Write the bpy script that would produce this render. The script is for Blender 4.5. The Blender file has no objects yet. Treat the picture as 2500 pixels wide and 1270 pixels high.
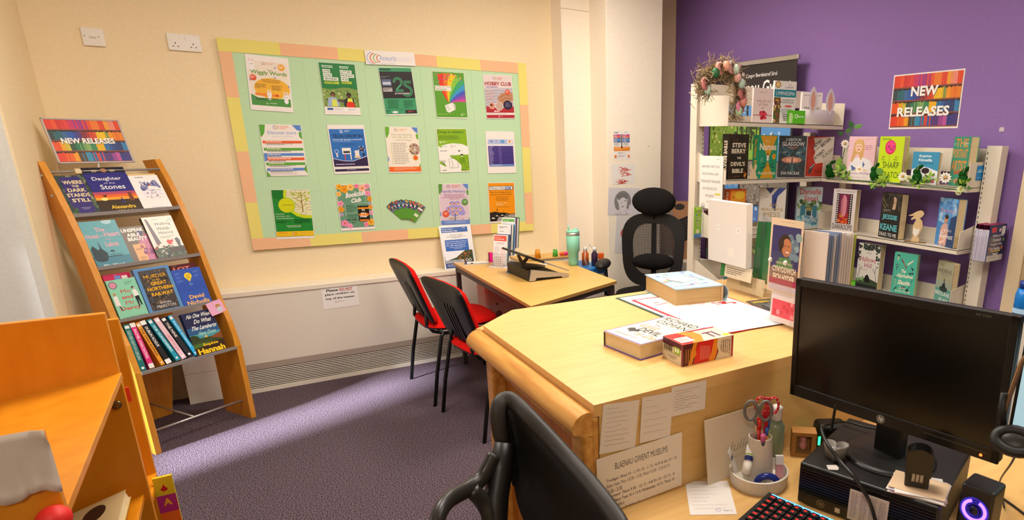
import bpy, math, random
from mathutils import Vector as V, Matrix
random.seed(7)
C=bpy.context.scene.collection
PI=math.pi; sin=math.sin; cos=math.cos
# ---------- measured camera ----------
FX=1510.485; CX,CY=1623.22,789.22; EYE=V((0,0,1.537))
CR=V((.82300636,-.56786028,.01397278)); CD=V((-.14976229,-.24064908,-.95898867)); CF=V((.54793411,.78716118,-.28309978))
def ray(px,py): return CR*((px-CX)/FX)+CD*((py-CY)/FX)+CF
def on(P,n,px,py):
    d=ray(px,py); t=((V(P)-EYE).dot(V(n)))/d.dot(V(n)); return EYE+d*t
def PX(x,a,b): return on((x,0,0),(1,0,0),a,b)
def PY(y,a,b): return on((0,y,0),(0,1,0),a,b)
def PZ(z,a,b): return on((0,0,z),(0,0,1),a,b)
def hup(P,px,py):   # height above P of the nearest point to the sight line
    d=ray(px,py).normalized(); w=V(P)-EYE; z=V((0,0,1)); b=z.dot(d); return (b*w.dot(d)-w.dot(z))/(1-b*b)
# ---------- materials ----------
MC={}
def lin(h):
    h=h.lstrip('#'); h=h if len(h)==6 else ''.join(c*2 for c in h); r=[int(h[i:i+2],16)/255 for i in (0,2,4)]
    return tuple([c/12.92 if c<=.04045 else ((c+.055)/1.055)**2.4 for c in r])+(1,)
def nm(m): m.use_nodes=True; return m.node_tree
def m(col,r=.6,me=0,em=0,sp=.5,tr=0,al=1,ior=1.45):
    k=(col,r,me,em,sp,tr,al)
    if k in MC: return MC[k]
    a=bpy.data.materials.new('mat_'+col.strip('#')); t=nm(a); b=t.nodes['Principled BSDF']
    b.inputs['Base Color'].default_value=lin(col); b.inputs['Roughness'].default_value=r
    b.inputs['Metallic'].default_value=me; b.inputs['Specular IOR Level'].default_value=sp; b.inputs['IOR'].default_value=ior
    if tr: b.inputs['Transmission Weight'].default_value=tr
    if al<1: b.inputs['Alpha'].default_value=al
    if em: b.inputs['Emission Color'].default_value=lin(col); b.inputs['Emission Strength'].default_value=em
    MC[k]=a; return a
def noisy(name,c1,c2,scale=(1,1,1),sc=8,r=.5,bump=0,det=4,lo=.35,hi=.65,sp=.5,tex='noise',coord='Object',wv=None):
    a=bpy.data.materials.new(name); t=nm(a); N=t.nodes; L=t.links; b=N['Principled BSDF']
    tc=N.new('ShaderNodeTexCoord'); mp=N.new('ShaderNodeMapping'); mp.inputs['Scale'].default_value=scale
    L.new(tc.outputs[coord],mp.inputs[0]); n=N.new('ShaderNodeTexNoise'); n.inputs['Scale'].default_value=sc; n.inputs['Detail'].default_value=det
    L.new(mp.outputs[0],n.inputs[0]); cr=N.new('ShaderNodeValToRGB'); e=cr.color_ramp.elements
    e[0].position=lo; e[1].position=hi; e[0].color=lin(c1); e[1].color=lin(c2)
    L.new(n.outputs[0],cr.inputs[0]); L.new(cr.outputs[0],b.inputs['Base Color']); b.inputs['Roughness'].default_value=r; b.inputs['Specular IOR Level'].default_value=sp
    if bump:
        bp=N.new('ShaderNodeBump'); bp.inputs['Strength'].default_value=bump; bp.inputs['Distance'].default_value=.003
        L.new(n.outputs[0],bp.inputs['Height']); L.new(bp.outputs[0],b.inputs['Normal'])
    return a
# ---------- mesh builder ----------
class MB:
    def __init__(s): s.v=[];s.f=[];s.mi=[];s.ms=[];s.sm=[]
    def add(s,vs,fs,mat,smooth=False):
        if mat not in s.ms: s.ms.append(mat)
        i=s.ms.index(mat); o=len(s.v); s.v+= [tuple(x) for x in vs]
        for f in fs: s.f.append([o+k for k in f]); s.mi.append(i); s.sm.append(smooth)
        return s
    def box(s,a,b,mat,M=None):
        x0,y0,z0=a;x1,y1,z1=b
        vs=[V(p) for p in [(x0,y0,z0),(x1,y0,z0),(x1,y1,z0),(x0,y1,z0),(x0,y0,z1),(x1,y0,z1),(x1,y1,z1),(x0,y1,z1)]]
        if M: vs=[M@p for p in vs]
        return s.add(vs,[(0,3,2,1),(4,5,6,7),(0,1,5,4),(1,2,6,5),(2,3,7,6),(3,0,4,7)],mat)
    def prism(s,pts,d,mat,smooth=False,mat2=None):  # planar polygon extruded by vector d
        n=len(pts); pts=[V(p) for p in pts]; d=V(d); s.add(pts+[p+d for p in pts],[tuple(range(n-1,-1,-1)),tuple(range(n,2*n))],mat)
        return s.add(pts+[p+d for p in pts],[(i,(i+1)%n,n+(i+1)%n,n+i) for i in range(n)],mat2 or mat,smooth)
    def tube(s,pts,r,mat,n=10,caps=True,sx=1,up=None):
        pts=[V(p) for p in pts]; R=r if isinstance(r,(list,tuple)) else [r]*len(pts); vs=[];pv=None
        for i,p in enumerate(pts):
            t=(pts[min(i+1,len(pts)-1)]-pts[max(i-1,0)]).normalized()
            if pv is None:
                a=V(up) if up else (V((0,0,1)) if abs(t.z)<.9 else V((1,0,0)))
            else: a=pv
            x=t.cross(a).normalized(); y=x.cross(t).normalized(); pv=y
            for k in range(n):
                q=2*PI*k/n; vs.append(p+x*(cos(q)*R[i]*sx)+y*(sin(q)*R[i]))
        fs=[(i*n+k,i*n+(k+1)%n,(i+1)*n+(k+1)%n,(i+1)*n+k) for i in range(len(pts)-1) for k in range(n)]
        if caps: fs+=[tuple(range(n-1,-1,-1)),tuple(range((len(pts)-1)*n,len(pts)*n))]
        return s.add(vs,fs,mat,True)
    def lathe(s,prof,c,mat,n=24,ax=(0,0,1),caps=True,rib=0,sy=1):  # prof [(r,z)]
        c=V(c); z=V(ax).normalized(); x=(V((1,0,0)) if abs(z.x)<.9 else V((0,1,0))); x=(x-z*x.dot(z)).normalized(); y=z.cross(x); vs=[]
        for r,h in prof:
            for k in range(n):
                q=2*PI*k/n; rr=r*(1-rib*(k%2)); vs.append(c+z*h+x*(cos(q)*rr)+y*(sin(q)*rr*sy))
        fs=[(i*n+k,i*n+(k+1)%n,(i+1)*n+(k+1)%n,(i+1)*n+k) for i in range(len(prof)-1) for k in range(n)]
        if caps: fs+=[tuple(range(n-1,-1,-1)),tuple(range((len(prof)-1)*n,len(prof)*n))]
        return s.add(vs,fs,mat,not rib)
    def ell(s,c,rx,ry,rz,mat,n=14,k=9,M=None):
        vs=[];fs=[]
        for i in range(k+1):
            a=PI*i/k
            for j in range(n):
                q=2*PI*j/n; p=V((rx*sin(a)*cos(q),ry*sin(a)*sin(q),rz*cos(a)))
                if M: p=M@p
                vs.append(V(c)+p)
        fs=[(i*n+j,(i+1)*n+j,(i+1)*n+(j+1)%n,i*n+(j+1)%n) for i in range(k) for j in range(n)]
        return s.add(vs,fs,mat,True)
    def grid(s,P,mat,smooth=True):  # P rows of points
        r=len(P);c=len(P[0]); return s.add([p for row in P for p in row],[(i*c+j,i*c+j+1,(i+1)*c+j+1,(i+1)*c+j) for i in range(r-1) for j in range(c-1)],mat,smooth)
    def build(s,name,parent=None,bev=0,sub=0,solid=0,seg=2):
        me=bpy.data.meshes.new(name); me.from_pydata(s.v,[],s.f)
        for x in s.ms: me.materials.append(x)
        me.polygons.foreach_set('material_index',s.mi); me.polygons.foreach_set('use_smooth',s.sm); me.update()
        o=bpy.data.objects.new(name,me); C.objects.link(o)
        if parent: o.parent=parent
        if solid: q=o.modifiers.new('s','SOLIDIFY'); q.thickness=solid; q.offset=0
        if bev:
            q=o.modifiers.new('b','BEVEL'); q.width=bev; q.segments=seg; q.limit_method='ANGLE'; q.angle_limit=.7
        if sub: q=o.modifiers.new('u','SUBSURF'); q.levels=sub; q.render_levels=sub
        return o
def tag(o,label=None,cat=None,group=None,kind=None):
    if label:o['label']=label
    if cat:o['category']=cat
    if group:o['group']=group
    if kind:o['kind']=kind
    return o
def thing(name,label,cat,loc=(0,0,0),x=None,group=None,lean=0):
    o=bpy.data.objects.new(name,None); C.objects.link(o); o.empty_display_size=.05
    o.matrix_world=frame(loc,x or (1,0,0),lean); return tag(o,label,cat,group)
def frame(loc,x,lean=0,z=None):
    x=V(x).normalized(); z=V(z) if z else V((0,0,1)); z=(z-x*z.dot(x)).normalized(); y=z.cross(x)
    if lean: z,y=z*cos(lean)+y*sin(lean),y*cos(lean)-z*sin(lean)
    M=Matrix((x,y,z)).transposed().to_4x4(); M.translation=V(loc); return M
def struct(mb,name,**k): return tag(mb.build(name,**k),kind='structure')
# ---------- flat printed art ----------
TX={}
def textmesh(s,bold=.0):
    if 'M' in s: bold=0
    k=(s,bold)
    if k not in TX:
        c=bpy.data.curves.new('t','FONT'); c.body=s; c.resolution_u=2; c.offset=bold; c.size=1
        o=bpy.data.objects.new('t',c); me=bpy.data.meshes.new_from_object(o)
        vs=[(v.co.x,v.co.y) for v in me.vertices]; fs=[tuple(p.vertices) for p in me.polygons]
        if vs:
            x0=min(v[0] for v in vs);x1=max(v[0] for v in vs);y0=min(v[1] for v in vs);y1=max(v[1] for v in vs)
            vs=[((a-x0)/(x1-x0+1e-9),(b-y0)/(y1-y0+1e-9)) for a,b in vs]
        TX[k]=(vs,fs); bpy.data.objects.remove(o); bpy.data.curves.remove(c); bpy.data.meshes.remove(me)
    return TX[k]
class Art:
    def __init__(s,mb,o,u,v,w,W=100,r=.5,step=4e-5,ky=1,clip=None):
        s.ky=ky;s.clip=clip;s.mb=mb;s.o=V(o);s.u=V(u).normalized();s.v=V(v).normalized();s.n=s.u.cross(s.v);s.k=w/W;s.L=1;s.r=r;s.st=step;s.rot=None;s.em=0
    def P(s,x,y):
        if s.rot:
            a,cx,cy=s.rot; dx,dy=x-cx,y-cy; x=cx+dx*cos(a)-dy*sin(a); y=cy+dx*sin(a)+dy*cos(a)
        if s.clip: x=min(max(x,0),100); y=min(max(y,0),s.clip)
        return s.o+s.u*(x*s.k)-s.v*(y*s.k*s.ky)+s.n*(s.L*s.st)
    def mt(s,c): return m(c,s.r,em=s.em) if isinstance(c,str) else c
    def poly(s,pts,c): s.L+=1; s.mb.add([s.P(*p) for p in pts],[tuple(range(len(pts)))],s.mt(c))
    def R(s,x,y,w,h,c): s.poly([(x,y+h),(x+w,y+h),(x+w,y),(x,y)],c)
    def D(s,x,y,r,c,ry=None,n=22): s.poly([(x+r*cos(2*PI*i/n),y-(ry or r)*sin(2*PI*i/n)) for i in range(n)],c)
    def ring(s,x,y,r,w,c,a0=0,a1=360,ry=None,n=24):
        s.L+=1; k=(ry or r)/r; P=[];
        for i in range(n+1):
            q=math.radians(a0+(a1-a0)*i/n); P+= [s.P(x+(r-w/2)*cos(q),y-(r-w/2)*k*sin(q)),s.P(x+(r+w/2)*cos(q),y-(r+w/2)*k*sin(q))]
        s.mb.add(P,[(2*i,2*i+1,2*i+3,2*i+2) for i in range(n)],s.mt(c))
    def line(s,pts,w,c):
        s.L+=1
        for (a,b),(d,e) in zip(pts,pts[1:]):
            l=math.hypot(d-a,e-b) or 1; nx,ny=-(e-b)/l*w/2,(d-a)/l*w/2
            s.mb.add([s.P(a+nx,b+ny),s.P(a-nx,b-ny),s.P(d-nx,e-ny),s.P(d+nx,e+ny)],[(3,2,1,0)],s.mt(c))
    def T(s,t,x0,y0,x1,y1,c,bold=.02,sh=0):
        s.L+=1; vs,fs=textmesh(t,bold); s.mb.add([s.P(x0+(a+sh*b)*(x1-x0),y1-b*(y1-y0)) for a,b in vs],fs,s.mt(c))
    def G(s,x0,y0,x1,y1,n,c,fill=.45,al='l'):
        s.L+=1; h=(y1-y0)/n; rnd=random.Random(int(x0*7+y0*13+n)); Wd=x1-x0
        for i in range(n):
            L=Wd*(rnd.uniform(.75,1) if i<n-1 else rnd.uniform(.4,.8)); x=x0 if al=='l' else x0+(Wd-L)/2; e=x+L; y=y0+i*h
            while x<e:
                w=min(rnd.uniform(.5,1.6)*h*1.3,e-x); s.mb.add([s.P(*q) for q in [(x,y+h*fill),(x+w,y+h*fill),(x+w,y),(x,y)]],[(0,1,2,3)],s.mt(c)); x+=w+h*.28
    def wave(s,x0,x1,yf,yb,c,n=16): # fill between curve yf(x) and yb
        pts=[(x0+(x1-x0)*i/n,yf(x0+(x1-x0)*i/n)) for i in range(n+1)]; s.poly([(x0,yb),(x1,yb)]+pts[::-1] if yb>yf(x0) else [(x1,yb),(x0,yb)]+pts,c)
    def blobs(s,x,y,w,h,n,cols,r0,r1,seed=1):
        q=random.Random(seed)
        for i in range(n):
            s.D(q.uniform(x,x+w),q.uniform(y,y+h),q.uniform(r0,r1),q.choice(cols),n=9); s.L-=.9
        s.L+=2
    def sp(s,h,rows=4):
        pal=[['#e8432c','#ef5a2c','#d83a35','#e9483f','#d23b6a','#8f3f9a','#c4366f','#ee5a2a','#f2802d','#e84a2c','#f6a227','#f08f7a','#ea4a22'],
             ['#3c4a4c','#2f6a72','#3f6d9c','#2f5fae','#334fa8','#5b3a78','#8a3440','#d8482c','#e2552d','#f5c41c','#8c9a4a','#f59a1e','#ef7a22','#f08a1e'],
             ['#ef5a24','#f2a81f','#d9c43a','#3b5a44','#2f7a55','#6fa05a','#8ab36a','#3f8b5a','#f4b81c','#2f76a8','#335f9e','#2f4a86','#2c3f74','#3a86b8'],
             ['#e8432c','#f04a22','#f06a22','#f2a322','#5b4a34','#3a94b8','#2f78b0','#d8482c','#3f5aa8','#5a3a7c','#a04a98','#c85aa0','#333f86','#4a3a80']]
        q=random.Random(3); rh=h/rows
        for i in range(rows):
            s.R(0,i*rh,100,rh,'#3a2018'); x=.3; P=pal[i]
            s.L+=1
            while x<99:
                w=min(q.uniform(1.1,2.3),99.8-x); c=P[min(len(P)-1,int(x/100*len(P)+q.uniform(-.5,.5)) if x>2 else 0)]
                tp=i*rh+q.uniform(.04,.16)*rh*(0 if i==0 else 1); s.mb.add([s.P(*p) for p in [(x,i*rh+rh*.9),(x+w-.22,i*rh+rh*.9),(x+w-.22,tp),(x,tp)]],[(0,1,2,3)],s.mt(c)); x+=w
            s.R(0,i*rh+rh*.9,100,rh*.1,'#8a4a38')
    def logo(s,x,y,r,cols=('#8fa0d8','#e2632e','#7ab648','#d85a4a'),t=None):
        for i,c in enumerate(cols): s.ring(x+i*r*.55,y,r*(1-.12*i),r*.22,c,100,260,n=10)
        if t: s.T(t,x+r*2,y-r*.8,x+r*2+t.__len__()*r*.55,y,'#d9704a'); s.G(x+r*2,y+r*.15,x+r*6,y+r*.9,2,'#c9b0a8')
def sheet(name,label,cat,TL,TR,BL,pf,w=None,h=None,art=None,base='#f2ebe4',group=None,th=.0004,off=0,r=.5,curl=0):
    curl=0
    a,b,c=pf(*TL),pf(*TR),pf(*BL); u=(b-a).normalized(); v=(a-c); v=(v-u*v.dot(u)).normalized(); n=u.cross(v)
    if not w: w=(b-a).length
    if not h: h=(a-c).length
    mb=MB(); o=V((0,0,0)); N=8
    rows=[]
    for s_ in (0,1):
        rows.append(None)
    def pt(i,j,k): return V((w*i/N, -th*k-.0002-curl*(abs(2*i/N-1)**2)*(1 if j==0 else .2), -h*(1-j)))
    vs=[pt(i,j,k) for k in (0,1) for j in (0,1) for i in range(N+1)]; M1=N+1
    fs=[(i,i+1,M1+i+1,M1+i) for i in range(N)]; fs=[f[::-1] for f in fs]+[tuple(2*M1+q for q in f) for f in fs]
    mt=m(base,r) if isinstance(base,str) else base
    mb.add(vs,fs,mt); mb.add([vs[0],vs[2*M1],vs[3*M1],vs[M1],vs[N],vs[2*M1+N],vs[3*M1+N],vs[M1+N]],[(0,1,2,3),(7,6,5,4),(0,4,5,1),(3,2,6,7)],mt)
    A=Art(mb,(0,-th-.0002,0),(1,0,0),(0,0,1),w,r=r,clip=100*h/w)
    A.L=1
    if art: art(A,100*h/w)
    o=mb.build(name); o.matrix_world=frame(a+n*off,u,z=v); return tag(o,label,cat,group)
def book(label,P,u,w,h,t,cover,art=None,spine=None,lean=0,group=None,pg='#dcc79a',name='book',r=.35,sp_t=None,zax=None,cat='book',soft=False,backc=None,H0=152):
    o=thing(name,label,cat,P,u,group,lean)
    if zax: o.matrix_world=frame(P,u,0,zax)
    ct=.0022 if not soft else .0008; ins=.003 if not soft else .0006; cm=m(cover,r) if isinstance(cover,str) else cover
    sm=m(spine,r) if spine else cm; b=MB()
    b.box((0,0,0),(w,ct,h),cm); b.box((0,t-ct,0),(w,t,h),m(backc,r) if backc else cm); b.box((0,ct,0),(ct,t-ct,h),sm)
    A=Art(b,(0,0,h),(1,0,0),(0,0,1),w,r=r,ky=h/w*100/H0,clip=H0)
    if art: art(A,H0)
    if sp_t:
        S=Art(b,(0,t,h),(0,-1,0),(0,0,1),t,r=r); H=100*h/t; sp_t(S,H)
    b.build('cover',o)
    p=MB(); p.box((ct,ct,ins),(w-ins,t-ct,h-ins),PAGE); p.build('pages',o); return o
# ---------- shared materials ----------
PAGE=noisy('mat_page_edges','#c9ae7c','#e3cfa4',(1,1,160),6,.8)
CREAM=noisy('mat_cream_plaster','#f3dcb2','#f5e1ba',sc=60,r=.75,bump=.08,sp=.2)
WHITEP=noisy('mat_ivory_plaster','#faecd6','#fcf0dd',sc=60,r=.75,bump=.05,sp=.2)
PURPLE=noisy('mat_purple_paint','#8b6ba8','#9070ad',sc=90,r=.7,bump=.06,sp=.25)
CARPET=noisy('mat_carpet','#20151b','#85727c',sc=210,r=.95,bump=.5,det=3,lo=.40,hi=.64,sp=.05)
BEECH=noisy('mat_beech_laminate','#d9a964','#e3b672',(1,9,1),7,r=.38,lo=.3,hi=.7)
DESKW=noisy('mat_desk_laminate','#dca858','#e6b768',(1,14,1),6,r=.35,lo=.3,hi=.7)
ORANGEW=noisy('mat_orange_beech','#cd8420','#da9430',(12,12,1.2),5,r=.4,lo=.3,hi=.7)
OAK=noisy('mat_oak','#985416','#bd7629',(9,9,.9),6,r=.4,det=8,lo=.3,hi=.72)
OAKX=noisy('mat_oak_rail','#b8772c','#dda350',(9,.8,9),6,r=.35,det=8,lo=.3,hi=.72)
HEAT=noisy('mat_heater_enamel','#e4dac9','#e7ddcd',sc=200,r=.5)
SHELFM=m('#e2d6c2',.45); WHT=m('#f1eae0',.5); BLK=m('#0d0c0b',.45); DARK=m('#1a1917',.5); CHR=m('#c9c6c2',.35,.8); GREYM=m('#a39c98',.35,.3)
RED=noisy('mat_red_fabric','#d2120e','#e41d15',sc=300,r=.9,bump=.2,sp=.1); BFAB=noisy('mat_black_fabric','#181614','#242120',sc=300,r=.9,bump=.2,sp=.1)
ACR=m('#f3f4f6',.06,tr=1,ior=1.2,sp=.5)
def acrylic():
    a=bpy.data.materials.new('mat_clear_acrylic'); t=nm(a); N=t.nodes; L=t.links; o=[n for n in N if n.type=='OUTPUT_MATERIAL'][0]
    tr=N.new('ShaderNodeBsdfTransparent'); tr.inputs[0].default_value=(.97,.97,.98,1); g=N.new('ShaderNodeBsdfGlossy'); g.inputs['Roughness'].default_value=.08
    f=N.new('ShaderNodeLayerWeight'); f.inputs[0].default_value=.5; pw=N.new('ShaderNodeMath'); pw.operation='POWER'; pw.inputs[1].default_value=3; L.new(f.outputs['Facing'],pw.inputs[0]); ma=N.new('ShaderNodeMath'); ma.operation='MULTIPLY_ADD'; ma.inputs[1].default_value=.4; ma.inputs[2].default_value=.03; L.new(pw.outputs[0],ma.inputs[0]); mx=N.new('ShaderNodeMixShader'); L.new(ma.outputs[0],mx.inputs[0]); L.new(tr.outputs[0],mx.inputs[1]); L.new(g.outputs[0],mx.inputs[2]); L.new(mx.outputs[0],o.inputs[0]); return a
ACR=acrylic()
# ---------- room ----------
CE=2.75
b=MB(); b.box((-3.2,-2.6,-.1),(6.2,4.8,0),CARPET); struct(b,'floor')
b=MB(); b.box((-3.2,-2.6,CE),(6.2,4.8,CE+.1),m('#efe9df',.9)); struct(b,'ceiling')
b=MB(); b.box((-.72,4.5,0),(3.3,4.65,CE),CREAM); struct(b,'wall_back')
b=MB(); b.box((2.094,4.334,0),(2.316,4.5,CE),WHITEP); b.box((2.094,4.333,2.412),(2.316,4.3335,2.415),m('#b39a70')); struct(b,'wall_column')
b=MB(); b.box((2.316,4.091,0),(2.788,4.5,CE),WHITEP); struct(b,'wall_pillar',bev=.004)
b=MB(); b.box((2.318,4.0895,1.42),(2.45,4.0912,2.4),WHITEP); 
b=MB(); b.prism([(3.2,4.5,0),(3.2,1.54,0),(3.35,1.54,0),(3.35,4.5,0)],(0,0,CE),PURPLE); struct(b,'wall_right')
b=MB(); b.box((3.2,-.2,2.1),(3.35,1.54,CE),PURPLE); b.box((3.2,-2.6,0),(3.35,-.2,CE),PURPLE); struct(b,'wall_right_lintel')
TRIM=m('#dcc6a2',.5)
b=MB(); b.box((3.16,1.47,0),(3.2,1.54,2.1),TRIM); b.box((3.168,1.445,0),(3.35,1.47,2.1),m('#b99f7a',.5)); b.box((3.175,1.38,0),(3.35,1.445,2.1),TRIM); b.box((3.16,-.2,2.1),(3.2,1.54,2.17),TRIM); struct(b,'trim_1',bev=.003)
b=MB(); b.box((6.0,-2.6,0),(6.2,4.8,CE),m('#dccdb6',.8)); b.box((3.35,4.7,0),(6.0,4.8,CE),m('#dccdb6',.8)); struct(b,'wall_far_right')
b=MB(); b.box((-3.2,-2.6,0),(6.2,-2.5,CE),CREAM); struct(b,'wall_front')
# left: return wall, alcove and window
b=MB(); b.prism([(-.716,3.68,0),(-.716,4.65,0),(-3.2,4.65,0),(-3.2,3.72,0),(-.76,3.68,0)],(0,0,CE),noisy('mat_alcove_daylit_plaster','#d6d2c8','#dad7ce',sc=60,r=.8,bump=.05,sp=.2)); struct(b,'wall_alcove',bev=.03)  # alcove plaster greyed: the cool daylight on it is put into the colour
b=MB(); b.box((-.72,3.71,0),(-.708,4.5,CE),CREAM); struct(b,'wall_left_return')
WY0,WY1,WZ0,WZ1=2.55,3.0,1.15,2.25
b=MB(); X0,X1=-2.5,-2.38
for q in [((X0,-2.6,0),(X1,WY0,CE)),((X0,WY1,0),(X1,3.72,CE)),((X0,WY0,0),(X1,WY1,WZ0)),((X0,WY0,WZ1),(X1,WY1,CE))]: b.box(*q,CREAM)
struct(b,'wall_left')
b=MB()
for q in [((X0+.02,WY0,WZ0),(X1+.01,WY0+.03,WZ1)),((X0+.02,WY1-.03,WZ0),(X1+.01,WY1,WZ1)),((X0+.02,WY0,WZ0),(X1+.03,WY1,WZ0+.03)),((X0+.02,WY0,WZ1-.03),(X1+.01,WY1,WZ1))]: b.box(*q,WHT)
struct(b,'window_1')
b=MB(); b.box((-.705,4.485,0),(-.38,4.5,.2),m('#dccba6',.5)); b.box((-.705,4.48,.19),(-.38,4.5,.21),m('#cbb98f',.5)); struct(b,'baseboard_back')
# ---------- wall-mounted sockets ----------
def socket(label,PT,w,gang):
    P=PY(4.497,*PT); o=thing('socket_plate' if not gang else 'double_socket',label,'socket',(P.x,4.5,P.z),(1,0,0))
    b=MB(); b.box((0,-.012,-.086),(w,0,0),WHT); b.build('plate',o,bev=.004)
    if gang:
        for x in (.034,.112):
            s=MB(); 
            for a,c,d,e in ((-.002,-.044,.004,.008),(-.014,-.062,.007,.004),(.007,-.062,.007,.004)): s.box((x+a,-.0126,c-e),(x+a+d,-.0118,c),DARK)
            s.build('socket_holes',o)
        for x in (.052,.078):
            s=MB(); s.box((x,-.0155,-.03),(x+.012,-.01,-.008),WHT); s.build('rocker_switch',o,bev=.002)
    else:
        for x in (.012,.066): s=MB(); s.lathe([(.003,0),(.003,.0015)],(x,-.012,-.04),GREYM,8,(0,-1,0)); s.build('screw',o)
        s=MB(); s.box((.028,-.0127,-.05),(.056,-.0118,-.041),m('#cfc8bd')); s.build('module',o)
    return o
socket('white double power socket with two switches high on the cream wall',(404,80),.146,1)
socket('small white blank outlet plate high on the wall, left of the double socket',(194,66),.088,0)
# ---------- heater ----------
o=thing('heater_cabinet','long cream wall heater cabinet with floor grille under the noticeboard','heater',(-.377,4.35,0),(1,0,0))
b=MB(); b.box((0,0,.185),(2.4,.148,.612),HEAT); b.box((0,0.001,.0),(.28,.148,.185),HEAT); b.box((.28,.03,.0),(2.4,.148,.2),m('#2c241c',.8)); b.build('casing',o,bev=.003)
b=MB(); b.box((-.004,-.008,.612),(2.4,.149,.645),m('#efe3cd',.4)); b.build('top_ledge',o,bev=.005)
b=MB(); b.box((.28,.001,.148),(2.4,.012,.187),m('#a8998a',.5)); b.box((.28,.0,0),(2.4,.014,.028),HEAT); b.build('grille_frame',o)
b=MB()
for i in range(10):
    z=.034+i*.0115; b.box((.285,.002,z),(2.4,.008,z+.005),HEAT)
b.build('grille',o)
# ---------- display rack ----------
RA=math.radians(30); RU=V((cos(RA),sin(RA),0)); RP=V((-.4725,3.7182,0)); RW=.4466
FR=[(0,0),(.006,.2),(.016,.426),(.052,.56),(.105,.678),(.145,.80),(.185,.925),(.23,1.05),(.285,1.167),(.345,1.28),(.425,1.405)]
BK=[(.545,1.395),(.49,1.30),(.43,1.19),(.37,1.07),(.325,.95),(.285,.80),(.262,.62),(.25,.42),(.242,.2),(.24,0)]
o=thing('display_rack','curved orange wooden book display rack with four grey metal shelves','display rack',RP,RU)
for x in (-.026,RW):
    b=MB(); b.prism([(x,y,z) for y,z in FR+BK],(.026,0,0),ORANGEW); b.build('side_panel',o,bev=.002)
SH=[(.016,.426),(.105,.678),(.185,.925),(.285,1.167)]; LN=[.34,.31,.40,.50]
for (y,z),l in zip(SH,LN):
    b=MB(); q=[(0,y-.004,z-.013),(0,y-.004,z+.003),(0,y-.001,z+.003),(0,y,z-.008),(0,y+.075,z-.009-.075*sin(l)*.7),(0,y+.075,z-.013-.075*sin(l)*.7)]
    b.prism(q,(RW,0,0),GREYM); b.build('shelf_ledge',o)
b=MB(); b.tube([(0,.40,1.355),(RW,.40,1.355)],.006,GREYM); b.build('top_rail',o)
b=MB(); b.tube([(0,.06,.10),(RW,.06,.10)],.006,CHR); b.build('bottom_rail',o)
b=MB(); b.tube([(RW*.45,.06,.10),(.19,.46,.10)],.005,CHR); b.build('brace_rod',o)
b=MB(); b.prism([(.10,.46,0),(.285,.46,0),(.40,.46,.62),(.10,.46,.62)],(0,.022,0),ORANGEW); b.build('rear_leg',o)
for z,y in ((1.34,.42),(1.25,.37)): b=MB(); b.lathe([(.009,0),(.007,.004)],(-.026,y,z),CHR,10,(-1,0,0)); b.build('bolt',o)
# sign on top of the rack
sg=frame((-.5263,4.2045,1.4948),(.8778,.4788,0),z=(-.1519,.3073,.9394)); o=bpy.data.objects.new('sign_holder',None); C.objects.link(o); o.matrix_world=sg
tag(o,'grey framed NEW RELEASES sign standing on the curved wooden rack','sign')
b=MB()
for q in [((-.152,-.004,-.11),(.152,.004,-.103)),((-.152,-.004,.103),(.152,.004,.11)),((-.152,-.004,-.11),(-.144,.004,.11)),((.144,-.004,-.11),(.152,.004,.11))]: b.box(*q,m('#b5aaa2',.4))
b.build('frame',o,bev=.001)
def newrel(A,H,two=False):
    A.R(0,0,100,H,'#f0e8e0') if two else None
    if two:
        q=A.o; A.o=A.P(1.6,1.6); k=A.k; A.k=k*.968; A.sp(H-1.6)
        for t,x0,x1,y in (('NEW',28,68,15),('RELEASES',9.5,87,41)): A.T(t,x0+.6,y+.6,x1+.6,y+13.1,'#1b1512',.04); A.T(t,x0,y,x1,y+12.5,'#f5f1ea',.035,)
    else: A.sp(H); A.T('NEW RELEASES',13.5,31.6,85.6,41.2,'#2a1b18',.04); A.T('NEW RELEASES',13,31,85,40.5,'#f5f1ea',.035)
b=MB(); b.box((-.145,-.001,-.104),(.145,.003,.104),WHT); A=Art(b,(-.1455,-.0012,.1045),(1,0,0),(0,0,1),.291); newrel(A,72); b.build('printed_sheet',o)
b=MB(); b.tube([(0,0,-.11),(0,.05,-.17),(0,.06,-.26)],.003,m('#d8d0c6',.3)); b.build('stem',o)
b=MB(); b.box((-.11,-.02,-.165),(-.085,.0,-.14),m('#d8c49a',.3)); b.build('clip',o,bev=.003)
# ---------- noticeboard ----------
NX0,NX1,NZ0,NZ1=.068,1.879,.863,2.05
o=thing('noticeboard','large green paper-covered noticeboard with yellow and peach border','noticeboard',(NX0,4.4995,NZ0),(1,0,0)); NW=NX1-NX0; NH=NZ1-NZ0
b=MB(); b.box((.005,-.018,.005),(NW-.005,0,NH-.005),m('#bfe0b4',.8)); 
for i in range(5):
    for k in range(4):
        x=.07+i*.335+(k%2)*.0; z=.06+k*.28; b.box((x+.334,-.0187,z),(x+.335,-.018,z+.27),m('#9cc39a',.9)); b.box((x,-.0186,z+.278),(x+.33,-.018,z+.279),m('#a9cfa4',.9))
b.build('panel',o)
YE=m('#eddf7a',.8); PE=m('#f3be92',.8)
def strips(cuts,vert,fix):
    for (p0,p1,c) in cuts:
        b=MB(); t=-.0195-random.uniform(0,.001)
        if vert: b.box((fix,t-.001,p0),(fix+.062,t,p1),c)
        else: b.box((p0,t-.001,fix),(p1,t,fix+.07),c)
        b.build('border_strip',o)
def xs(px,y): return PY(4.48,px,y).x-NX0
def zs(px,y): return PY(4.48,px,y).z-NZ0
def seq(vals,cols): return [(vals[i],vals[i+1],cols[i]) for i in range(len(cols))]
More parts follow.
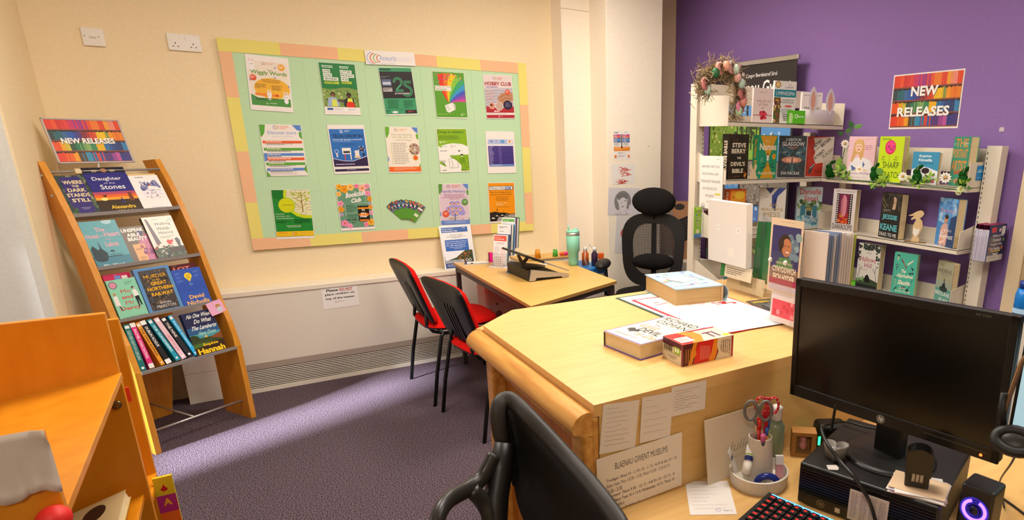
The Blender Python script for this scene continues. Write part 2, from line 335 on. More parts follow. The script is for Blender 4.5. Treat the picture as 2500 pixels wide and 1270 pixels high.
strips(seq([0,xs(682,110),xs(823,118),xs(1011,135),xs(1065,140),xs(1172,148),NW],[YE,PE,YE,PE,YE,PE]),0,NH-.07)
strips(seq([0,xs(760,604),xs(885,592),xs(997,580),xs(1140,570),xs(1200,566),NW],[PE,YE,PE,YE,PE,YE]),0,0)
strips(seq([.07,zs(600,495),zs(575,370),zs(550,237),NH-.07],[YE,PE,YE,PE]),1,0)
strips(seq([.05,zs(1303,470),zs(1297,360),zs(1290,257),NH],[PE,YE,PE,YE]),1,NW-.062)
# ---------- red chairs ----------
def red_chair(A,B,label):
    A,B=V(A),V(B); u=(A-B).normalized(); mid=(A+B)/2; f=V((u.y,-u.x,0)); W=(A-B).length/2   # local x = facing direction
    o=thing('stacking_chair',label,'chair',(mid.x,mid.y,0),f,'red stacking chairs at the small table')
    T=BLK
    for s in (-1,1):
        y=W*s; b=MB(); b.tube([(0,y,.002),(.03,y*.995,.2),(.075,y*.97,.42),(.09,y*.96,.44)],.011,T,sx=.8); b.build('leg',o)
        b=MB(); b.tube([(.50,y*.98,.002),(.44,y*.96,.22),(.395,y*.92,.415),(.36,y*.9,.44)],.011,T,sx=.8); b.build('leg',o)
        b=MB(); b.tube([(.035,y*.45,.54),(.03,y*.5,.47),(.06,y*.55,.425),(.12,y*.62,.41),(.2,y*.72,.41),(.42,y*.78,.425)],.010,T); b.build('back_support',o)
    b=MB(); b.tube([(.09,-W*.96,.44),(.09,W*.96,.44)],.01,T); b.tube([(.36,-W*.9,.44),(.36,W*.9,.44)],.01,T); b.build('cross_bar',o)
    # seat cushion
    b=MB(); P=[];n=18
    def ring(k,z): return [(.245+k*.225*abs(cos(q))**.6*(1 if cos(q)>0 else -1),k*.225*abs(sin(q))**.55*(1 if sin(q)>0 else -1),z+.012*(cos(q)<-.2)*0) for q in [2*PI*i/28 for i in range(28)]]
    R=[ring(.0,.487),ring(.55,.487),ring(.88,.481),ring(.99,.468),ring(1.0,.455)]; R=[r+[r[0]] for r in R]; b.grid(R,RED); b.build('seat',o)
    b=MB(); R=[ring(1.0,.457),ring(.985,.444),ring(.8,.432),ring(0,.43)]; R=[r+[r[0]] for r in R]; b.grid(R,BLK); b.build('seat_pan',o)
    # back: rounded-rectangle shell, black plastic behind, red pad in front
    def bp(k,x0,e=9): 
        r=[]
        for i in range(64):
            q=2*PI*i/64; y=k*.232*abs(cos(q))**(2/e)*(1 if cos(q)>0 else -1); z=.65+k*.177*abs(sin(q))**(2/e)*(1 if sin(q)>0 else -1)
            y*=1+.12*(z-.655)/.185*1; x=x0-(z-.655)*.34-.35*y*y-.0; r.append((x+.0,y,z))
        return r+[r[0]]
    b=MB(); b.grid([bp(0,-.008),bp(.6,-.006),bp(.9,-.001),bp(.985,.010),bp(1,.022)],BLK)
    for y in (-.05,-.017,.017,.05): b.prism([(-.008-(z-.655)*.34-.35*y*y-(.006 if .5<z<.70 else 0),y-.008,z) for z in (.48,.51,.69,.71)]+[(.01-(z-.655)*.34,y-.008,z) for z in (.71,.48)],(0,.016,0),m('#141312',.4))
    b.build('back_shell',o)
    b=MB(); b.grid([bp(1,.02),bp(.985,.035),bp(.9,.045),bp(.5,.05),bp(0,.05)],RED); b.build('backrest',o)
    return o
red_chair((.8075,4.0828,0),(.8195,3.5588,0),'red padded stacking chair nearer the heater, half hidden by its twin')
red_chair((.8357,3.4484,0),(.9059,2.9414,0),'red padded stacking chair nearer the counter corner')
# ---------- small trapezoid table ----------
TQ=[(1.186,4.24),(1.176,2.88),(1.848,3.17),(1.859,3.912)]
o=thing('trapezoid_table','small trapezoid beech table with dark metal legs behind the red chairs','table',(1.5,3.55,0)); ax=V((1.5,3.55,0))
b=MB(); b.prism([(x-1.5,y-3.55,.702) for x,y in TQ],(0,0,.018),DESKW,mat2=m('#b98948',.5)); b.build('tabletop',o,bev=.002)
ins=[(1.20,4.19),(1.20,2.935),(1.828,3.20),(1.838,3.885)]; FRM=m('#3b322e',.5)
b=MB()
for i in range(4):
    p,q=V((*ins[i],0)),V((*ins[(i+1)%4],0)); d=(q-p).normalized(); n=V((-d.y,d.x,0))*.012
    b.prism([p-n-ax+V((0,0,.667)),q-n-ax+V((0,0,.667)),q+n-ax+V((0,0,.667)),p+n-ax+V((0,0,.667))],(0,0,.035),FRM)
b.build('frame',o)
for x,y in ins:
    b=MB(); b.box((x-1.5-.014,y-3.55-.014,0),(x-1.5+.014,y-3.55+.014,.69),FRM); b.build('leg',o,bev=.002)
# ---------- counter ----------
cz=1.0; CP=[(.5655,1.0690),(1.78,1.0690),(1.78,1.880),(.7018,1.882),(.5647,1.7591)]
o=thing('service_counter','tall pale beech-topped counter with oak rail and panelled end','counter',(.5655,1.069,0)); c0=V((.5655,1.069,0))
b=MB(); b.prism([(x-c0.x,y-c0.y,.972) for x,y in CP],(0,0,.028),BEECH); b.build('worktop',o,bev=.0015)
b=MB(); b.box((.012,.0,0),(1.2,.022,.972),noisy('mat_beech_panel','#cfa55f','#d9b06a',(1,1,9),5,r=.42)); b.build('front_panel',o)
b=MB(); b.box((.10,.64,0),(1.2,.66,.972),OAK); b.box((1.18,.02,0),(1.2,.74,.972),OAK); b.build('back_panel',o)
b=MB(); prof=[(0,.972),(-.004,.984),(-.014,.987),(-.028,.984),(-.040,.976),(-.048,.964),(-.050,.951),(-.046,.942),(-.034,.938),(-.02,.930),(.0,.928)]
b.prism([(x-.003,0,z) for x,z in prof],(0,.70,0),OAKX,True); b.build('bullnose_rail',o)
dx,dy=.1371,.1229; n=V((-dy,dx,0)).normalized()
b=MB(); p0=V((-.0,.69,0)); b.prism([p0+n*(-x+.003)+V((0,0,z)) for x,z in prof],(dx,dy,0),OAKX,True); b.build('corner_rail',o)
b=MB(); b.box((.006,.03,0),(.03,.60,.93),OAK); b.build('end_panel',o)
for y0,y1 in ((.0,.055),(.55,.605)):
    b=MB(); b.box((-.030,y0,0),(.012,y1,.938),OAKX); b.box((-.010,y0-.001,0),(.012,y1+.003,.972 if y0<.1 else .93),OAKX); b.build('pilaster',o,bev=.008,seg=3)
b=MB(); b.box((-.004,.055,.88),(.02,.55,.932),OAKX); b.build('top_moulding',o,bev=.006)
# lower desk
o=thing('staff_desk','low pale beech staff desk under the monitor behind the counter','desk',(.60,.35,0))
b=MB(); b.prism([(-.02,-.12,.70),(1.25,-.12,.70),(1.25,.43,.70),(1.07,.7185,.70),(-.02,.7185,.70)],(0,0,.028),BEECH); b.build('worktop',o,bev=.002)
for x in (.62,1.2):
    b=MB(); b.box((x,-.05,0),(x+.025,.4,.70),OAK); b.build('side_panel',o)
# ---------- lights ----------
def fixture(x,y,w,h,pw,label):
    o=thing('ceiling_light',label,'light',(x,y,CE),(1,0,0)); b=MB(); b.box((-w/2-.03,-h/2-.03,-.03),(w/2+.03,h/2+.03,0),WHT); b.build('housing',o)
    b=MB(); b.box((-w/2,-h/2,-.034),(w/2,h/2,-.0305),m('#fff1dc',.5,em=2)); b.build('diffuser',o)
    L=bpy.data.lights.new('ceiling_lamp','AREA'); L.shape='RECTANGLE'; L.size=w; L.size_y=h; L.energy=pw; L.color=(1,.94,.85)
    q=bpy.data.objects.new('lamp',L); C.objects.link(q); q.location=(x,y,CE-.04)
fixture(1.75,3.1,.6,.6,30,'square ceiling light panel over the small table')
fixture(1.2,1.3,.6,.6,30,'square ceiling light panel over the counter')
fixture(.1,2.5,.6,.6,34,'square ceiling light panel in the middle of the room')
fixture(2.3,.2,.6,.6,20,'square ceiling light panel near the doorway')
fixture(-.9,-.8,.6,.6,24,'square ceiling light panel behind the camera')
S=bpy.data.lights.new('sun','SUN'); S.energy=30; S.angle=math.radians(4.5); S.color=(.78,.86,1)
q=bpy.data.objects.new('sun',S); C.objects.link(q); dv=V((1,.40,-.66)); q.rotation_euler=dv.to_track_quat('-Z','Y').to_euler()
w=bpy.data.worlds.new('World'); bpy.context.scene.world=w; w.use_nodes=True; bg=w.node_tree.nodes['Background']; bg.inputs[0].default_value=(.75,.87,1,1); bg.inputs[1].default_value=4
# daylight: window behind left-hand alcove
L=bpy.data.lights.new('daylight','AREA'); L.shape='RECTANGLE'; L.size=1.0; L.size_y=.6; L.energy=8; L.color=(.75,.87,1)
q=bpy.data.objects.new('window_daylight',L); C.objects.link(q); q.location=(-2.35,3.03,1.65); q.rotation_euler=V((1,-.0,0)).to_track_quat('-Z','Y').to_euler()
# ---------- camera ----------
cd=bpy.data.cameras.new('camera'); co=bpy.data.objects.new('camera',cd); C.objects.link(co)
M=Matrix((CR,-CD,-CF)).transposed().to_4x4(); M.translation=EYE; co.matrix_world=M
cd.sensor_width=36; cd.sensor_fit='HORIZONTAL'; cd.lens=36*FX/2500; cd.shift_x=(1250-CX)/2500; cd.shift_y=(CY-635)/2500; cd.clip_start=.02
cd.dof.use_dof=True; cd.dof.focus_distance=3.4; cd.dof.aperture_fstop=10
sc=bpy.context.scene; sc.camera=co; sc.cycles.transparent_max_bounces=40; sc.view_settings.view_transform='Standard'; sc.view_settings.look='None'; sc.view_settings.gamma=1; sc.view_settings.exposure=.0
# ---------- posters on the noticeboard ----------
NB=lambda a,b: PY(4.478,a,b)
def bunny(A,x,y,s,c='#f3f0ee',e='#e9b7b0'):
    A.D(x,y,s,c,s*.85); A.D(x-s*.45,y-s*1.3,s*.28,c,s*.9); A.D(x+s*.45,y-s*1.3,s*.28,c,s*.9); A.D(x-s*.45,y-s*1.3,s*.12,e,s*.6); A.D(x+s*.45,y-s*1.3,s*.12,e,s*.6)
    A.D(x-s*.3,y-.1*s,s*.12,'#40302c'); A.D(x+s*.3,y-.1*s,s*.12,'#40302c'); A.D(x,y+s*.2,s*.12,'#d98a8a'); A.D(x,y+s*1.4,s*.75,c,s)
def star(A,x,y,r,c): A.poly([(x+r*(1 if i%2 else .42)*cos(PI*i/5+.3),y-r*(1 if i%2 else .42)*sin(PI*i/5+.3)) for i in range(10)],c)
def a_wiggly(A,H):
    A.R(4,14,92,114,'#efe2d0'); A.R(4,118,92,11,'#4d9440'); A.poly([(4,118),(4,100),(22,110),(96,108),(96,118)],'#4d9440'); A.D(55,83,42,'#f2b62c',27)
    bunny(A,12,24,8); A.logo(40,20,4); A.G(48,17,66,23,3,'#e0a890'); A.D(81,26,8.5,'#f0a51e'); A.G(75,22,87,30,3,'#fbe9c8'); A.T('Easter',48,34,60,37.5,'#4a5a40',.0)
    A.T('Wiggly Words',8,38,93,51,'#6a9a3c',.02); A.D(13,58,8,'#e2582c'); A.G(7,54,19,61,3,'#f8d8c8'); A.G(28,60,80,70,3,'#a8791e',al='c'); A.G(16,73,42,86,4,'#8c661e'); A.G(54,75,80,88,4,'#8c661e')
    A.poly([(14,96),(70,98),(70,104),(14,103)],'#f08a2c'); bunny(A,47,99,6); bunny(A,86,104,7); A.R(62,98,5,5,'#c8321e'); A.G(14,109,76,117,2,'#3c4a34'); A.logo(40,123,2,('#fff',)*3); A.G(46,121,70,125,1,'#cfe0c8')
    for x,y in ((66,29),(64,54),(6,64),(95,74),(10,112)): star(A,x,y,3.2,'#8088c8')
def a_litter(A,H):
    A.R(1,1,98,139,'#1f7d3a'); A.G(8,8,46,16,2,'#d8ecd8',.6); A.G(56,8,86,16,2,'#d8ecd8',.6)
    for i,(t,w) in enumerate((('HYB',16),('CODI',20),('SBWRIEL',36))): A.R(9,19+i*11,w+4,9.6,'#f0f2e8'); A.T(t,11,21+i*11,11+w,26.6+i*11,'#2a6a3c')
    for i,(t,w) in enumerate((('LITTER',28),('PICKING',34),('HUB',17))): A.R(56,19+i*11,w+4,9.6,'#f0f2e8'); A.T(t,58,21+i*11,58+w,26.6+i*11,'#2a6a3c')
    A.R(10,53,40,7,'#b4c832'); A.R(57,51,28,7,'#b4c832'); A.G(12,54.5,48,59,1,'#4a7a2c'); A.G(59,52.5,83,57,1,'#4a7a2c')
    A.wave(1,99,lambda x:72+3*sin(x/14),126,'#7f9a4a'); A.blobs(3,78,94,44,70,['#a8b86a','#56783a','#8aa64e','#c3c88a','#3f6232'],1.5,4,4)
    A.poly([(10,124),(14,102),(26,96),(38,102),(44,112),(42,124)],'#9fb4d6'); A.poly([(22,124),(24,104),(36,104),(38,124)],'#d9e25a'); A.D(28,90,7,'#2c1c14'); A.D(28,92,5,'#8a5a3c'); A.poly([(38,104),(56,104),(64,110),(62,114),(40,110)],'#5a4a48')
    A.poly([(56,124),(58,104),(70,96),(84,102),(88,124)],'#23242c'); A.poly([(66,110),(68,100),(80,100),(82,112)],'#e2e84a'); A.D(72,90,7,'#191414'); A.D(72,93,4.6,'#5a3826'); A.D(74,119,12,'#e2331f',10)
    A.R(1,126,98,14,'#f2efec'); A.R(8,129,16,6,'#2f5a9c'); A.G(28,130,56,136,2,'#c0b8b4'); A.G(66,130,90,136,2,'#b8b0b0')
def a_25(A,H):
    A.R(1,1,98,139,'#3f9a68'); A.R(1,12,98,80,'#2a2426'); A.R(3,3,34,6,'#1d5a3c'); A.D(37,6,3,'#2c8a5a')
    for q in (0,3,6):
        c='#4aa874'; A.ring(52,43,14-q,1.5,c,-30,190); A.line([(64-q*.8,50-q*.2),(42+q*.3,70-q)],1.5,c) if q else A.line([(64,50),(40,72)],1.5,c); A.line([(40+q,72-q),(66,72-q)],1.5,c)
        A.line([(70+q,56-q*.2),(70+q,40+q),(92,40+q)],1.5,c); A.ring(76,70,17-q,1.5,c,-150,100)
    A.R(4,35,28,20,'#5a6a8c'); A.R(6,43,24,8,'#c8ccd8'); A.G(4,26,30,32,2,'#8a8688'); A.R(4,60,28,12,'#b8b0b0'); A.G(6,62,30,70,2,'#4a4244'); A.T('pressreader',38,74,84,81,'#e8d0dc',.02)
    A.G(12,96,50,122,5,'#2c7a50',.8); A.G(60,98,92,124,5,'#2c7a50',.8); A.line([(4,122),(30,120),(70,130),(98,138)],.6,'#1d5a3c'); A.D(30,134,9,'#f0eef0',3.4); A.R(62,128,34,10,'#3a2028'); A.G(70,131,92,136,2,'#d05a5a'); A.G(4,128,18,136,2,'#1d4a34')
def a_wonder(A,H):
    A.R(1,1,98,136,'#5ea02c'); q=random.Random(5)
    cols=['#e2321e','#ee6a1e','#f4c81e','#8cc83a','#3aa86a','#3a9ac8','#4a5ac0','#8a4ab0','#d0489a']
    x0,y0=44,94
    for i,c in enumerate(cols):
        a0=math.radians(118-i*12.5);a1=math.radians(118-(i+1)*12.5)
        def pt(a,r): k=1-r/92; bend=(r/92)**2*-.0; return (x0+cos(a+.35*(k-.5))*r*1.0,y0-sin(a+.35*(k-.5))*r)
        rs=[4,20,36,52,68,80,90]; A.poly([(min(97,max(3,pt(a0,r)[0])),max(3,pt(a0,r)[1])) for r in rs]+[(min(97,max(3,pt(a1,r)[0])),max(3,pt(a1,r)[1])) for r in rs[::-1]],c)
    A.blobs(6,4,90,30,60,cols+['#5ea02c']*4,1,2.2,8)
    A.R(4,42,50,15,'#eee9e0'); A.T('BORROW FOR',6,43,52,48.5,'#7a9a5a',.0); A.T('WONDER',6,50,40,56,'#5a8a3c',.01)
    A.poly([(34,120),(29,101),(54,92),(62,97),(63,112),(42,123)],'#efece4'); A.poly([(54,92),(62,97),(63,112),(58,116)],'#cfcac0'); A.ring(37,105,3,1,'#7a9a5a'); A.G(38,110,52,117,2,'#b8c8a0'); A.G(4,126,60,131,2,'#9ccc6a'); A.G(78,126,94,134,2,'#e0e8c8')
def a_hobby(A,H):
    A.R(1,1,98,139,'#e6d4d0'); A.poly([(1,44),(99,40),(99,110),(1,110)],'#bfb8c0')
    for i in range(14): A.line([(1,48+i*4.6),(45,44+i*4.6),(99,50+i*4.4)],1.1,'#8a8ea4' if i%2 else '#dcd8da')
    A.logo(38,11,5); A.G(48,8,70,18,3,'#e08a7a'); A.T('HOBBY CLUB',4,22,96,34,'#a82c34',.03); A.G(6,37,94,42,1,'#9a86b0',.8); A.G(5,50,36,84,9,'#d8a8a0')
    A.poly([(46,88),(44,72),(58,58),(84,52),(99,58),(99,82),(78,86),(60,92)],'#c08a68'); A.line([(50,74),(70,62),(90,66)],1.6,'#8a5a40'); A.line([(56,82),(72,72),(92,76)],1.6,'#8a5a40'); A.D(81,54,9,'#e0583a'); A.G(75,50,87,57,2,'#f8d8cc')
    A.wave(1,99,lambda x:100+8*abs(x-50)/50*(-1)+8,138,'#b02c34'); A.ring(22,98,10,1.6,'#e8d8d0'); A.D(22,98,9,'#d88a6a'); A.D(20,96,4,'#5a2c24'); A.D(47,100,14,'#e8d8d0'); A.D(47,100,12.5,'#c8a898'); A.D(78,96,16,'#2c2440',15); A.G(68,88,88,104,5,'#8a84a0',al='c')
    A.G(28,114,70,119,1,'#f4d8d4',.9); A.R(1,121,98,7,'#efe6e2'); A.G(6,123,92,126,1,'#b09a9a'); A.D(44,133,2.5,'#f0c8c8'); A.G(50,131,64,135,1,'#e8b8b8')
def corners(A,H,g='#6ab02e',b='#5f8ad0'):
    A.poly([(1,1),(14,1),(12,20),(4,36),(1,30)],g); A.poly([(80,1),(99,1),(99,20),(90,14)],b); A.poly([(99,20),(99,40),(93,34),(92,22)],g); A.poly([(99,112),(99,134),(93,124)],g); A.poly([(1,90),(4,96),(4,104),(1,108)],b)
def a_discover(A,H):
    A.poly([(1,1),(15,1),(11,22),(3,34),(1,30)],'#5aa838'); A.poly([(78,1),(99,1),(99,18),(88,14)],'#5f8ad0'); A.poly([(99,18),(99,40),(92,32),(92,20)],'#5aa838'); A.logo(38,8,5.5); A.G(48,4,72,14,3,'#e8906a')
    A.T('Discover more',18,17,86,26,'#8fa4d8',.01); A.T('at your local library',28,29,78,34.5,'#c8c4d8',.0)
    for y,c in ((43,'#e8622e'),(62,'#5aa838'),(76,'#5f8ad0'),(88,'#e8622e'),(101,'#5aa838'),(116,'#5f8ad0')): A.R(3,y,94,7,c); A.G(10,y+1.5,80,y+5.5,1,'#f4ddd0',.6); A.G(10,y+8,84,y+12 if y!=62 else y+11.5,2 if y in(43,101,116) else 1,'#5a5458',.5)
    A.poly([(1,76),(9,76),(7,96),(1,98)],'#5f8ad0'); A.poly([(99,106),(99,132),(92,120)],'#5aa838'); A.poly([(1,122),(10,138),(1,138)],'#5aa838'); A.R(1,137.5,98,1.5,'#e8622e'); A.G(6,130,92,134,2,'#c8c0c0',.4)
def a_tech(A,H):
    A.R(3,12,94,108,'#2f72c0'); A.logo(36,19,4.5,('#e8eef8',)*3); A.G(44,16,60,22,2,'#c8d8f0'); A.T('TECH DROP IN',9,27,91,37,'#1c2c50',.02); A.T('Need help getting connected?',10,40,90,45,'#dce6f4',.02); A.G(8,47,92,50,1,'#9ab8e0'); A.G(28,54,78,60,2,'#234a86',al='c')
    A.poly([(3,96),(50,106),(97,92),(97,120),(3,120)],'#33264c'); A.line([(3,96),(30,103),(55,105),(97,91)],1.4,'#e8eaf4')
    A.R(30,66,24,18,'#f2ede6'); A.R(33,75,18,6,'#3a3a44'); A.line([(36,84),(36,100)],3,'#d8504a'); A.line([(52,84),(52,100)],3,'#f0e4dc'); A.R(64,74,12,16,'#ece6dc'); A.R(62,90,16,6,'#e2c89a'); star(A,84,70,11,'#f0ede8'); A.D(84,70,7,'#2a2140'); A.G(79,67,89,73,2,'#c8b8c8'); A.ring(15,76,5,1.5,'#bcd0ec'); A.R(13,80,4,12,'#eee6de'); A.R(85,82,5,9,'#22222c')
    A.G(8,112,92,115,1,'#d8c8e0',.8); A.R(3,122,94,2,'#f0ece8'); A.R(3,127,94,7,'#33264c'); A.G(36,129,70,132,1,'#c8c0d8')
def a_how(A,H):
    A.R(1,1,98,139,'#f4ead8'); corners(A,H); A.logo(32,10,4.5); A.G(44,6,70,14,3,'#eab07a')
    for i,(t,a,c) in enumerate((('How our libraries',18,80),('can help with the',20,82),('cost of living:',30,76))): A.T(t,a,21+i*8.5,c,26.6+i*8.5,'#9ab060',.0)
    for i in range(12): A.D(14.5,52+i*5.6,1.2,'#7ab04a',n=8)
    A.G(19,50,66,118,13,'#a89c90',.3); A.D(84,69,17,'#b89a88',19); A.blobs(70,55,24,26,26,['#e8d8c8','#8a5a44','#d0b060','#5a4438','#c8b8b0'],2,4,3); A.D(85,96,8,'#e89a1e'); A.D(85,96,6,'#e8622e'); A.R(1,124,98,15,'#ee6a22'); A.G(16,126,90,136,4,'#f8c8a0',.4)
def a_dropin(A,H):
    A.R(2,2,96,137,'#f3f2ea'); A.poly([(2,2),(98,2),(98,58),(80,50),(50,47),(30,50),(2,57)],'#8ab823'); A.T('Drop-in session',5,6,88,19,'#1c2a1c',.0); A.G(5,23,90,37,4,'#56781c',.5); A.D(10,44,3,'#dcecc0'); A.G(15,41,36,47,2,'#dcecc0')
    A.D(10,58,4,'#8ac83a',2.5); A.ring(45,57,3,1,'#8a8a8a'); A.G(17,56,34,59,1,'#8a8a8a'); A.G(52,56,64,59,1,'#8a8a8a'); A.G(6,70,62,73,1,'#5a5a5a',.6); A.D(68,72,2.6,'#2a2a2a'); A.G(74,70,88,73,1,'#aabbdd')
    A.poly([(34,86),(98,84),(98,137),(68,137),(72,120),(58,104),(40,92)],'#8ab823'); A.poly([(2,112),(2,102),(22,118),(20,122)],'#8ab823')
    k='#3a4a2c'
    A.line([(36,96),(32,98),(32,126),(60,126),(60,100),(54,94),(36,94)],.8,k); A.line([(44,92),(40,104),(44,116),(40,128)],.8,k); A.D(46,88,3.4,'#b8c87a'); A.ring(46,88,3.6,.7,k); A.D(76,86,4.5,'#243018'); A.D(76,89,3,'#d8e0a8'); A.poly([(70,94),(82,94),(84,110),(70,110)],'#6f9a1c'); A.line([(70,94),(66,106),(72,110),(72,126)],.9,k); A.line([(82,94),(86,108),(80,112),(80,126)],.9,k); A.line([(88,96),(96,98),(96,126),(86,126),(86,112),(96,112)],.8,k)
    for a in (-5,-2,1,4): A.line([(14,116),(14+a*1.6,100)],.9,k)
    A.T('cwdh',6,131,20,135,k); A.G(72,132,94,135,1,'#4a4a4a',.7)
def a_sched(A,H):
    A.R(6,26,88,16,'#b8c4e4'); A.R(6,42,88,5,'#eee8ec'); A.T('age',14,30,24,36,'#5a3a8c'); A.G(32,29,44,38,3,'#8aa0c8'); A.R(50,28,14,10,'#6aa0d8'); A.R(74,28,18,11,'#f2e6d8'); A.D(82,33,3.5,'#c87a3a'); A.R(6,47,88,60,'#6e5ea0')
    for i in range(13): A.R(7,48+i*4.55,86,3.4,'#3c2c7c'); A.G(9,48.8+i*4.55,30,51+i*4.55,1,'#b8aed8',.7); A.G(42,48.8+i*4.55,58,51+i*4.55,1,'#8a7ec0',.6)
    A.R(6,107,88,7,'#6a8ac8'); A.G(10,109,90,112.5,1,'#d0d8f0',.5)
def a_ancestry(A,H):
    A.R(1,1,98,139,'#1f8a32'); A.poly([(1,1),(34,1),(28,30),(1,24)],'#17762a')
    A.poly([(99,1),(32,1),(30,16),(31,34),(36,52),(46,68),(60,79),(78,85),(99,86)],'#ccdc1a'); A.poly([(99,1),(40,1),(37,18),(38,34),(43,49),(52,62),(64,71),(80,76),(99,77)],'#e4e4b0')
    k='#9a6a2c'; A.line([(76,74),(77,56),(76,40),(77,22),(76,6)],2.6,k)
    for p in ([(77,56),(66,48),(58,40)],[(77,50),(88,42),(96,38)],[(76,38),(66,28),(56,24)],[(77,34),(88,26),(97,24)],[(76,20),(66,10)],[(77,18),(88,8)]): A.line(p,1.3,k)
    A.blobs(52,8,46,26,22,['#b8cc3a','#c8d84a','#a8bc32'],2,3.6,6)
    for x,y in ((58,4),(82,4),(44,11),(60,20),(94,19),(70,27),(66,38),(92,38),(60,55),(94,56),(78,70),(70,5)): A.R(x-7,y-3,14,7,k); A.R(x-6.3,y-2.3,12.6,5.6,'#efe8c4')
    A.D(36,46,22,'#8ec02a',22.6); A.D(36,46,20.5,'#d8d818',21); A.T('ancestry',26,43,54,49,'#6a6418',.0)
    for i,(t,w) in enumerate((('ANCESTRY',24),('INCLUDED WITH',38),('YOUR MEMBERSHIP',46))): A.T(t,4,70+i*6.6,4+w,73.6+i*6.6,'#d4ecc8',.0)
    A.G(6,92,40,100,2,'#0f5a20',.5); A.G(52,88,98,102,4,'#0f5a20',.5); A.G(24,106,74,114,2,'#c0e0b0',.45,'c'); A.R(1,124,98,15,'#f2c41c'); A.G(6,127,40,130,1,'#e8821e',.8); A.logo(48,131,5,('#9aa8c8','#e87a1e','#c89a1e','#b08a1e')); A.G(64,128,94,133,2,'#c8a86a',.4)
def flower(A,x,y,r,c,k='#c8801e'):
    for i in range(5): A.D(x+r*.6*cos(2*PI*i/5),y+r*.6*sin(2*PI*i/5),r*.48,c,n=10); A.L-=.8
    A.L+=.5; A.D(x,y,r*.28,k,n=8)
def a_bookclub(A,H):
    A.R(2,3,96,134,'#6a9c7c'); q=random.Random(2)
    for x,y,r,c in ((10,8,9,'#f2b42e'),(24,16,12,'#f0a01e'),(42,10,11,'#f5c86a'),(60,7,7,'#f080a8'),(76,14,12,'#f4bb94'),(90,8,8,'#e89ab8'),(6,30,8,'#f5c86a'),(90,30,9,'#f29ac0'),(94,48,8,'#e8a02a'),(8,60,9,'#f29ac0'),(8,78,9,'#e8a02a'),(94,74,7,'#f0a03a'),(94,92,7,'#f2a8c4'),(8,94,6,'#b0a8c8'),(14,122,11,'#f08ab8'),(28,131,8,'#f29ac0'),(76,128,8,'#f08ab8'),(90,122,11,'#f2b43a'),(92,62,5,'#a8b0c8')): flower(A,x,y,r,c,'#d8702c')
    A.rot=(-.16,50,40); A.T('Bookclub',24,24,82,40,'#f6f2ee',.04,.1); A.T('Club',36,44,66,58,'#f6f2ee',.04,.1); A.rot=None
    A.line([(82,34),(82,62)],.7,'#e8efe8'); A.line([(54,60),(90,60)],.7,'#e8efe8'); A.line([(20,62),(20,98)],.7,'#e8efe8'); A.line([(20,90),(52,90)],.7,'#e8efe8')
    for i,t in enumerate(('BRYNMAWR','LIBRARY ARE','CURRENTLY','READING')): A.T(t,23,66+i*6.6,23+len(t)*2.7,69.6+i*6.6,'#2a4a38',.0)
    for i,t in enumerate(('WE WILL MEET','TO DISCUSS')): A.T(t,23,96+i*6,23+len(t)*2.6,99.6+i*6,'#2a4a38',.0)
    A.T('TUES APRIL 14',18,109,58,114,'#14241c',.01); A.T('2.15',34,118,44,123,'#14241c',.01)
    A.R(56,69,32,49,'#1c1614'); A.wave(56,88,lambda x:74+1.5*sin(x),79,'#ee9a22'); A.D(72,97,15,'#ee8a1c',6); A.R(58,112,28,6,'#d87a2a'); A.T('go',66,80,76,88,'#f4efe8',.03); A.T('as a',64,90,78,96,'#f4efe8',.02); A.T('river',60,98,82,106,'#f4efe8',.03)
def a_family(A,H):
    A.R(2,2,96,134,'#dcc8d4'); corners(A,H,'#5a9a3c'); A.logo(34,9,5,('#4a4a5a','#e2632e','#4a4a5a')); A.G(44,4,74,15,3,'#e07a6a'); A.T('Family History',10,21,88,32,'#5a6ab8',.01)
    A.G(8,35,92,54,4,'#b0708c',.45,'c')
    for x,y,r in ((50,74,16),(34,86,14),(66,86,14),(50,92,18),(28,96,10),(74,96,11),(42,66,10),(60,66,10)): A.D(x,y,r,'#a49ad8',r*.9)
    A.poly([(51,122),(48,122),(49.5,98),(51,98)],'#3a3a6c')
    for i,(x,y) in enumerate(((36,68),(49,66),(62,67),(30,85),(42,82),(54,82),(68,85),(44,96),(56,96))): A.D(x,y,5,'#f2e6de'); A.D(x,y,4,'#d0504a' if i%2 else '#e8a060'); A.D(x,y+.8,2.2,'#f0d0b0'); A.D(x,y-1.6,2.2,'#3a2a2a',1.3)
    A.D(85,61,11,'#5a943c'); A.G(78,56,92,66,4,'#d8e8c8',.4,'c'); A.D(19,99,11,'#e2562c'); A.G(12,94,26,104,4,'#f8d0c0',.4,'c'); A.D(40,116,3,'#f0a890'); A.D(76,116,3,'#f0a890'); A.G(28,112,72,119,2,'#9ab87a',.4); A.R(2,121,96,14,'#6a8ad0'); A.G(10,124,90,132,3,'#c8d4f0',.35,'c')
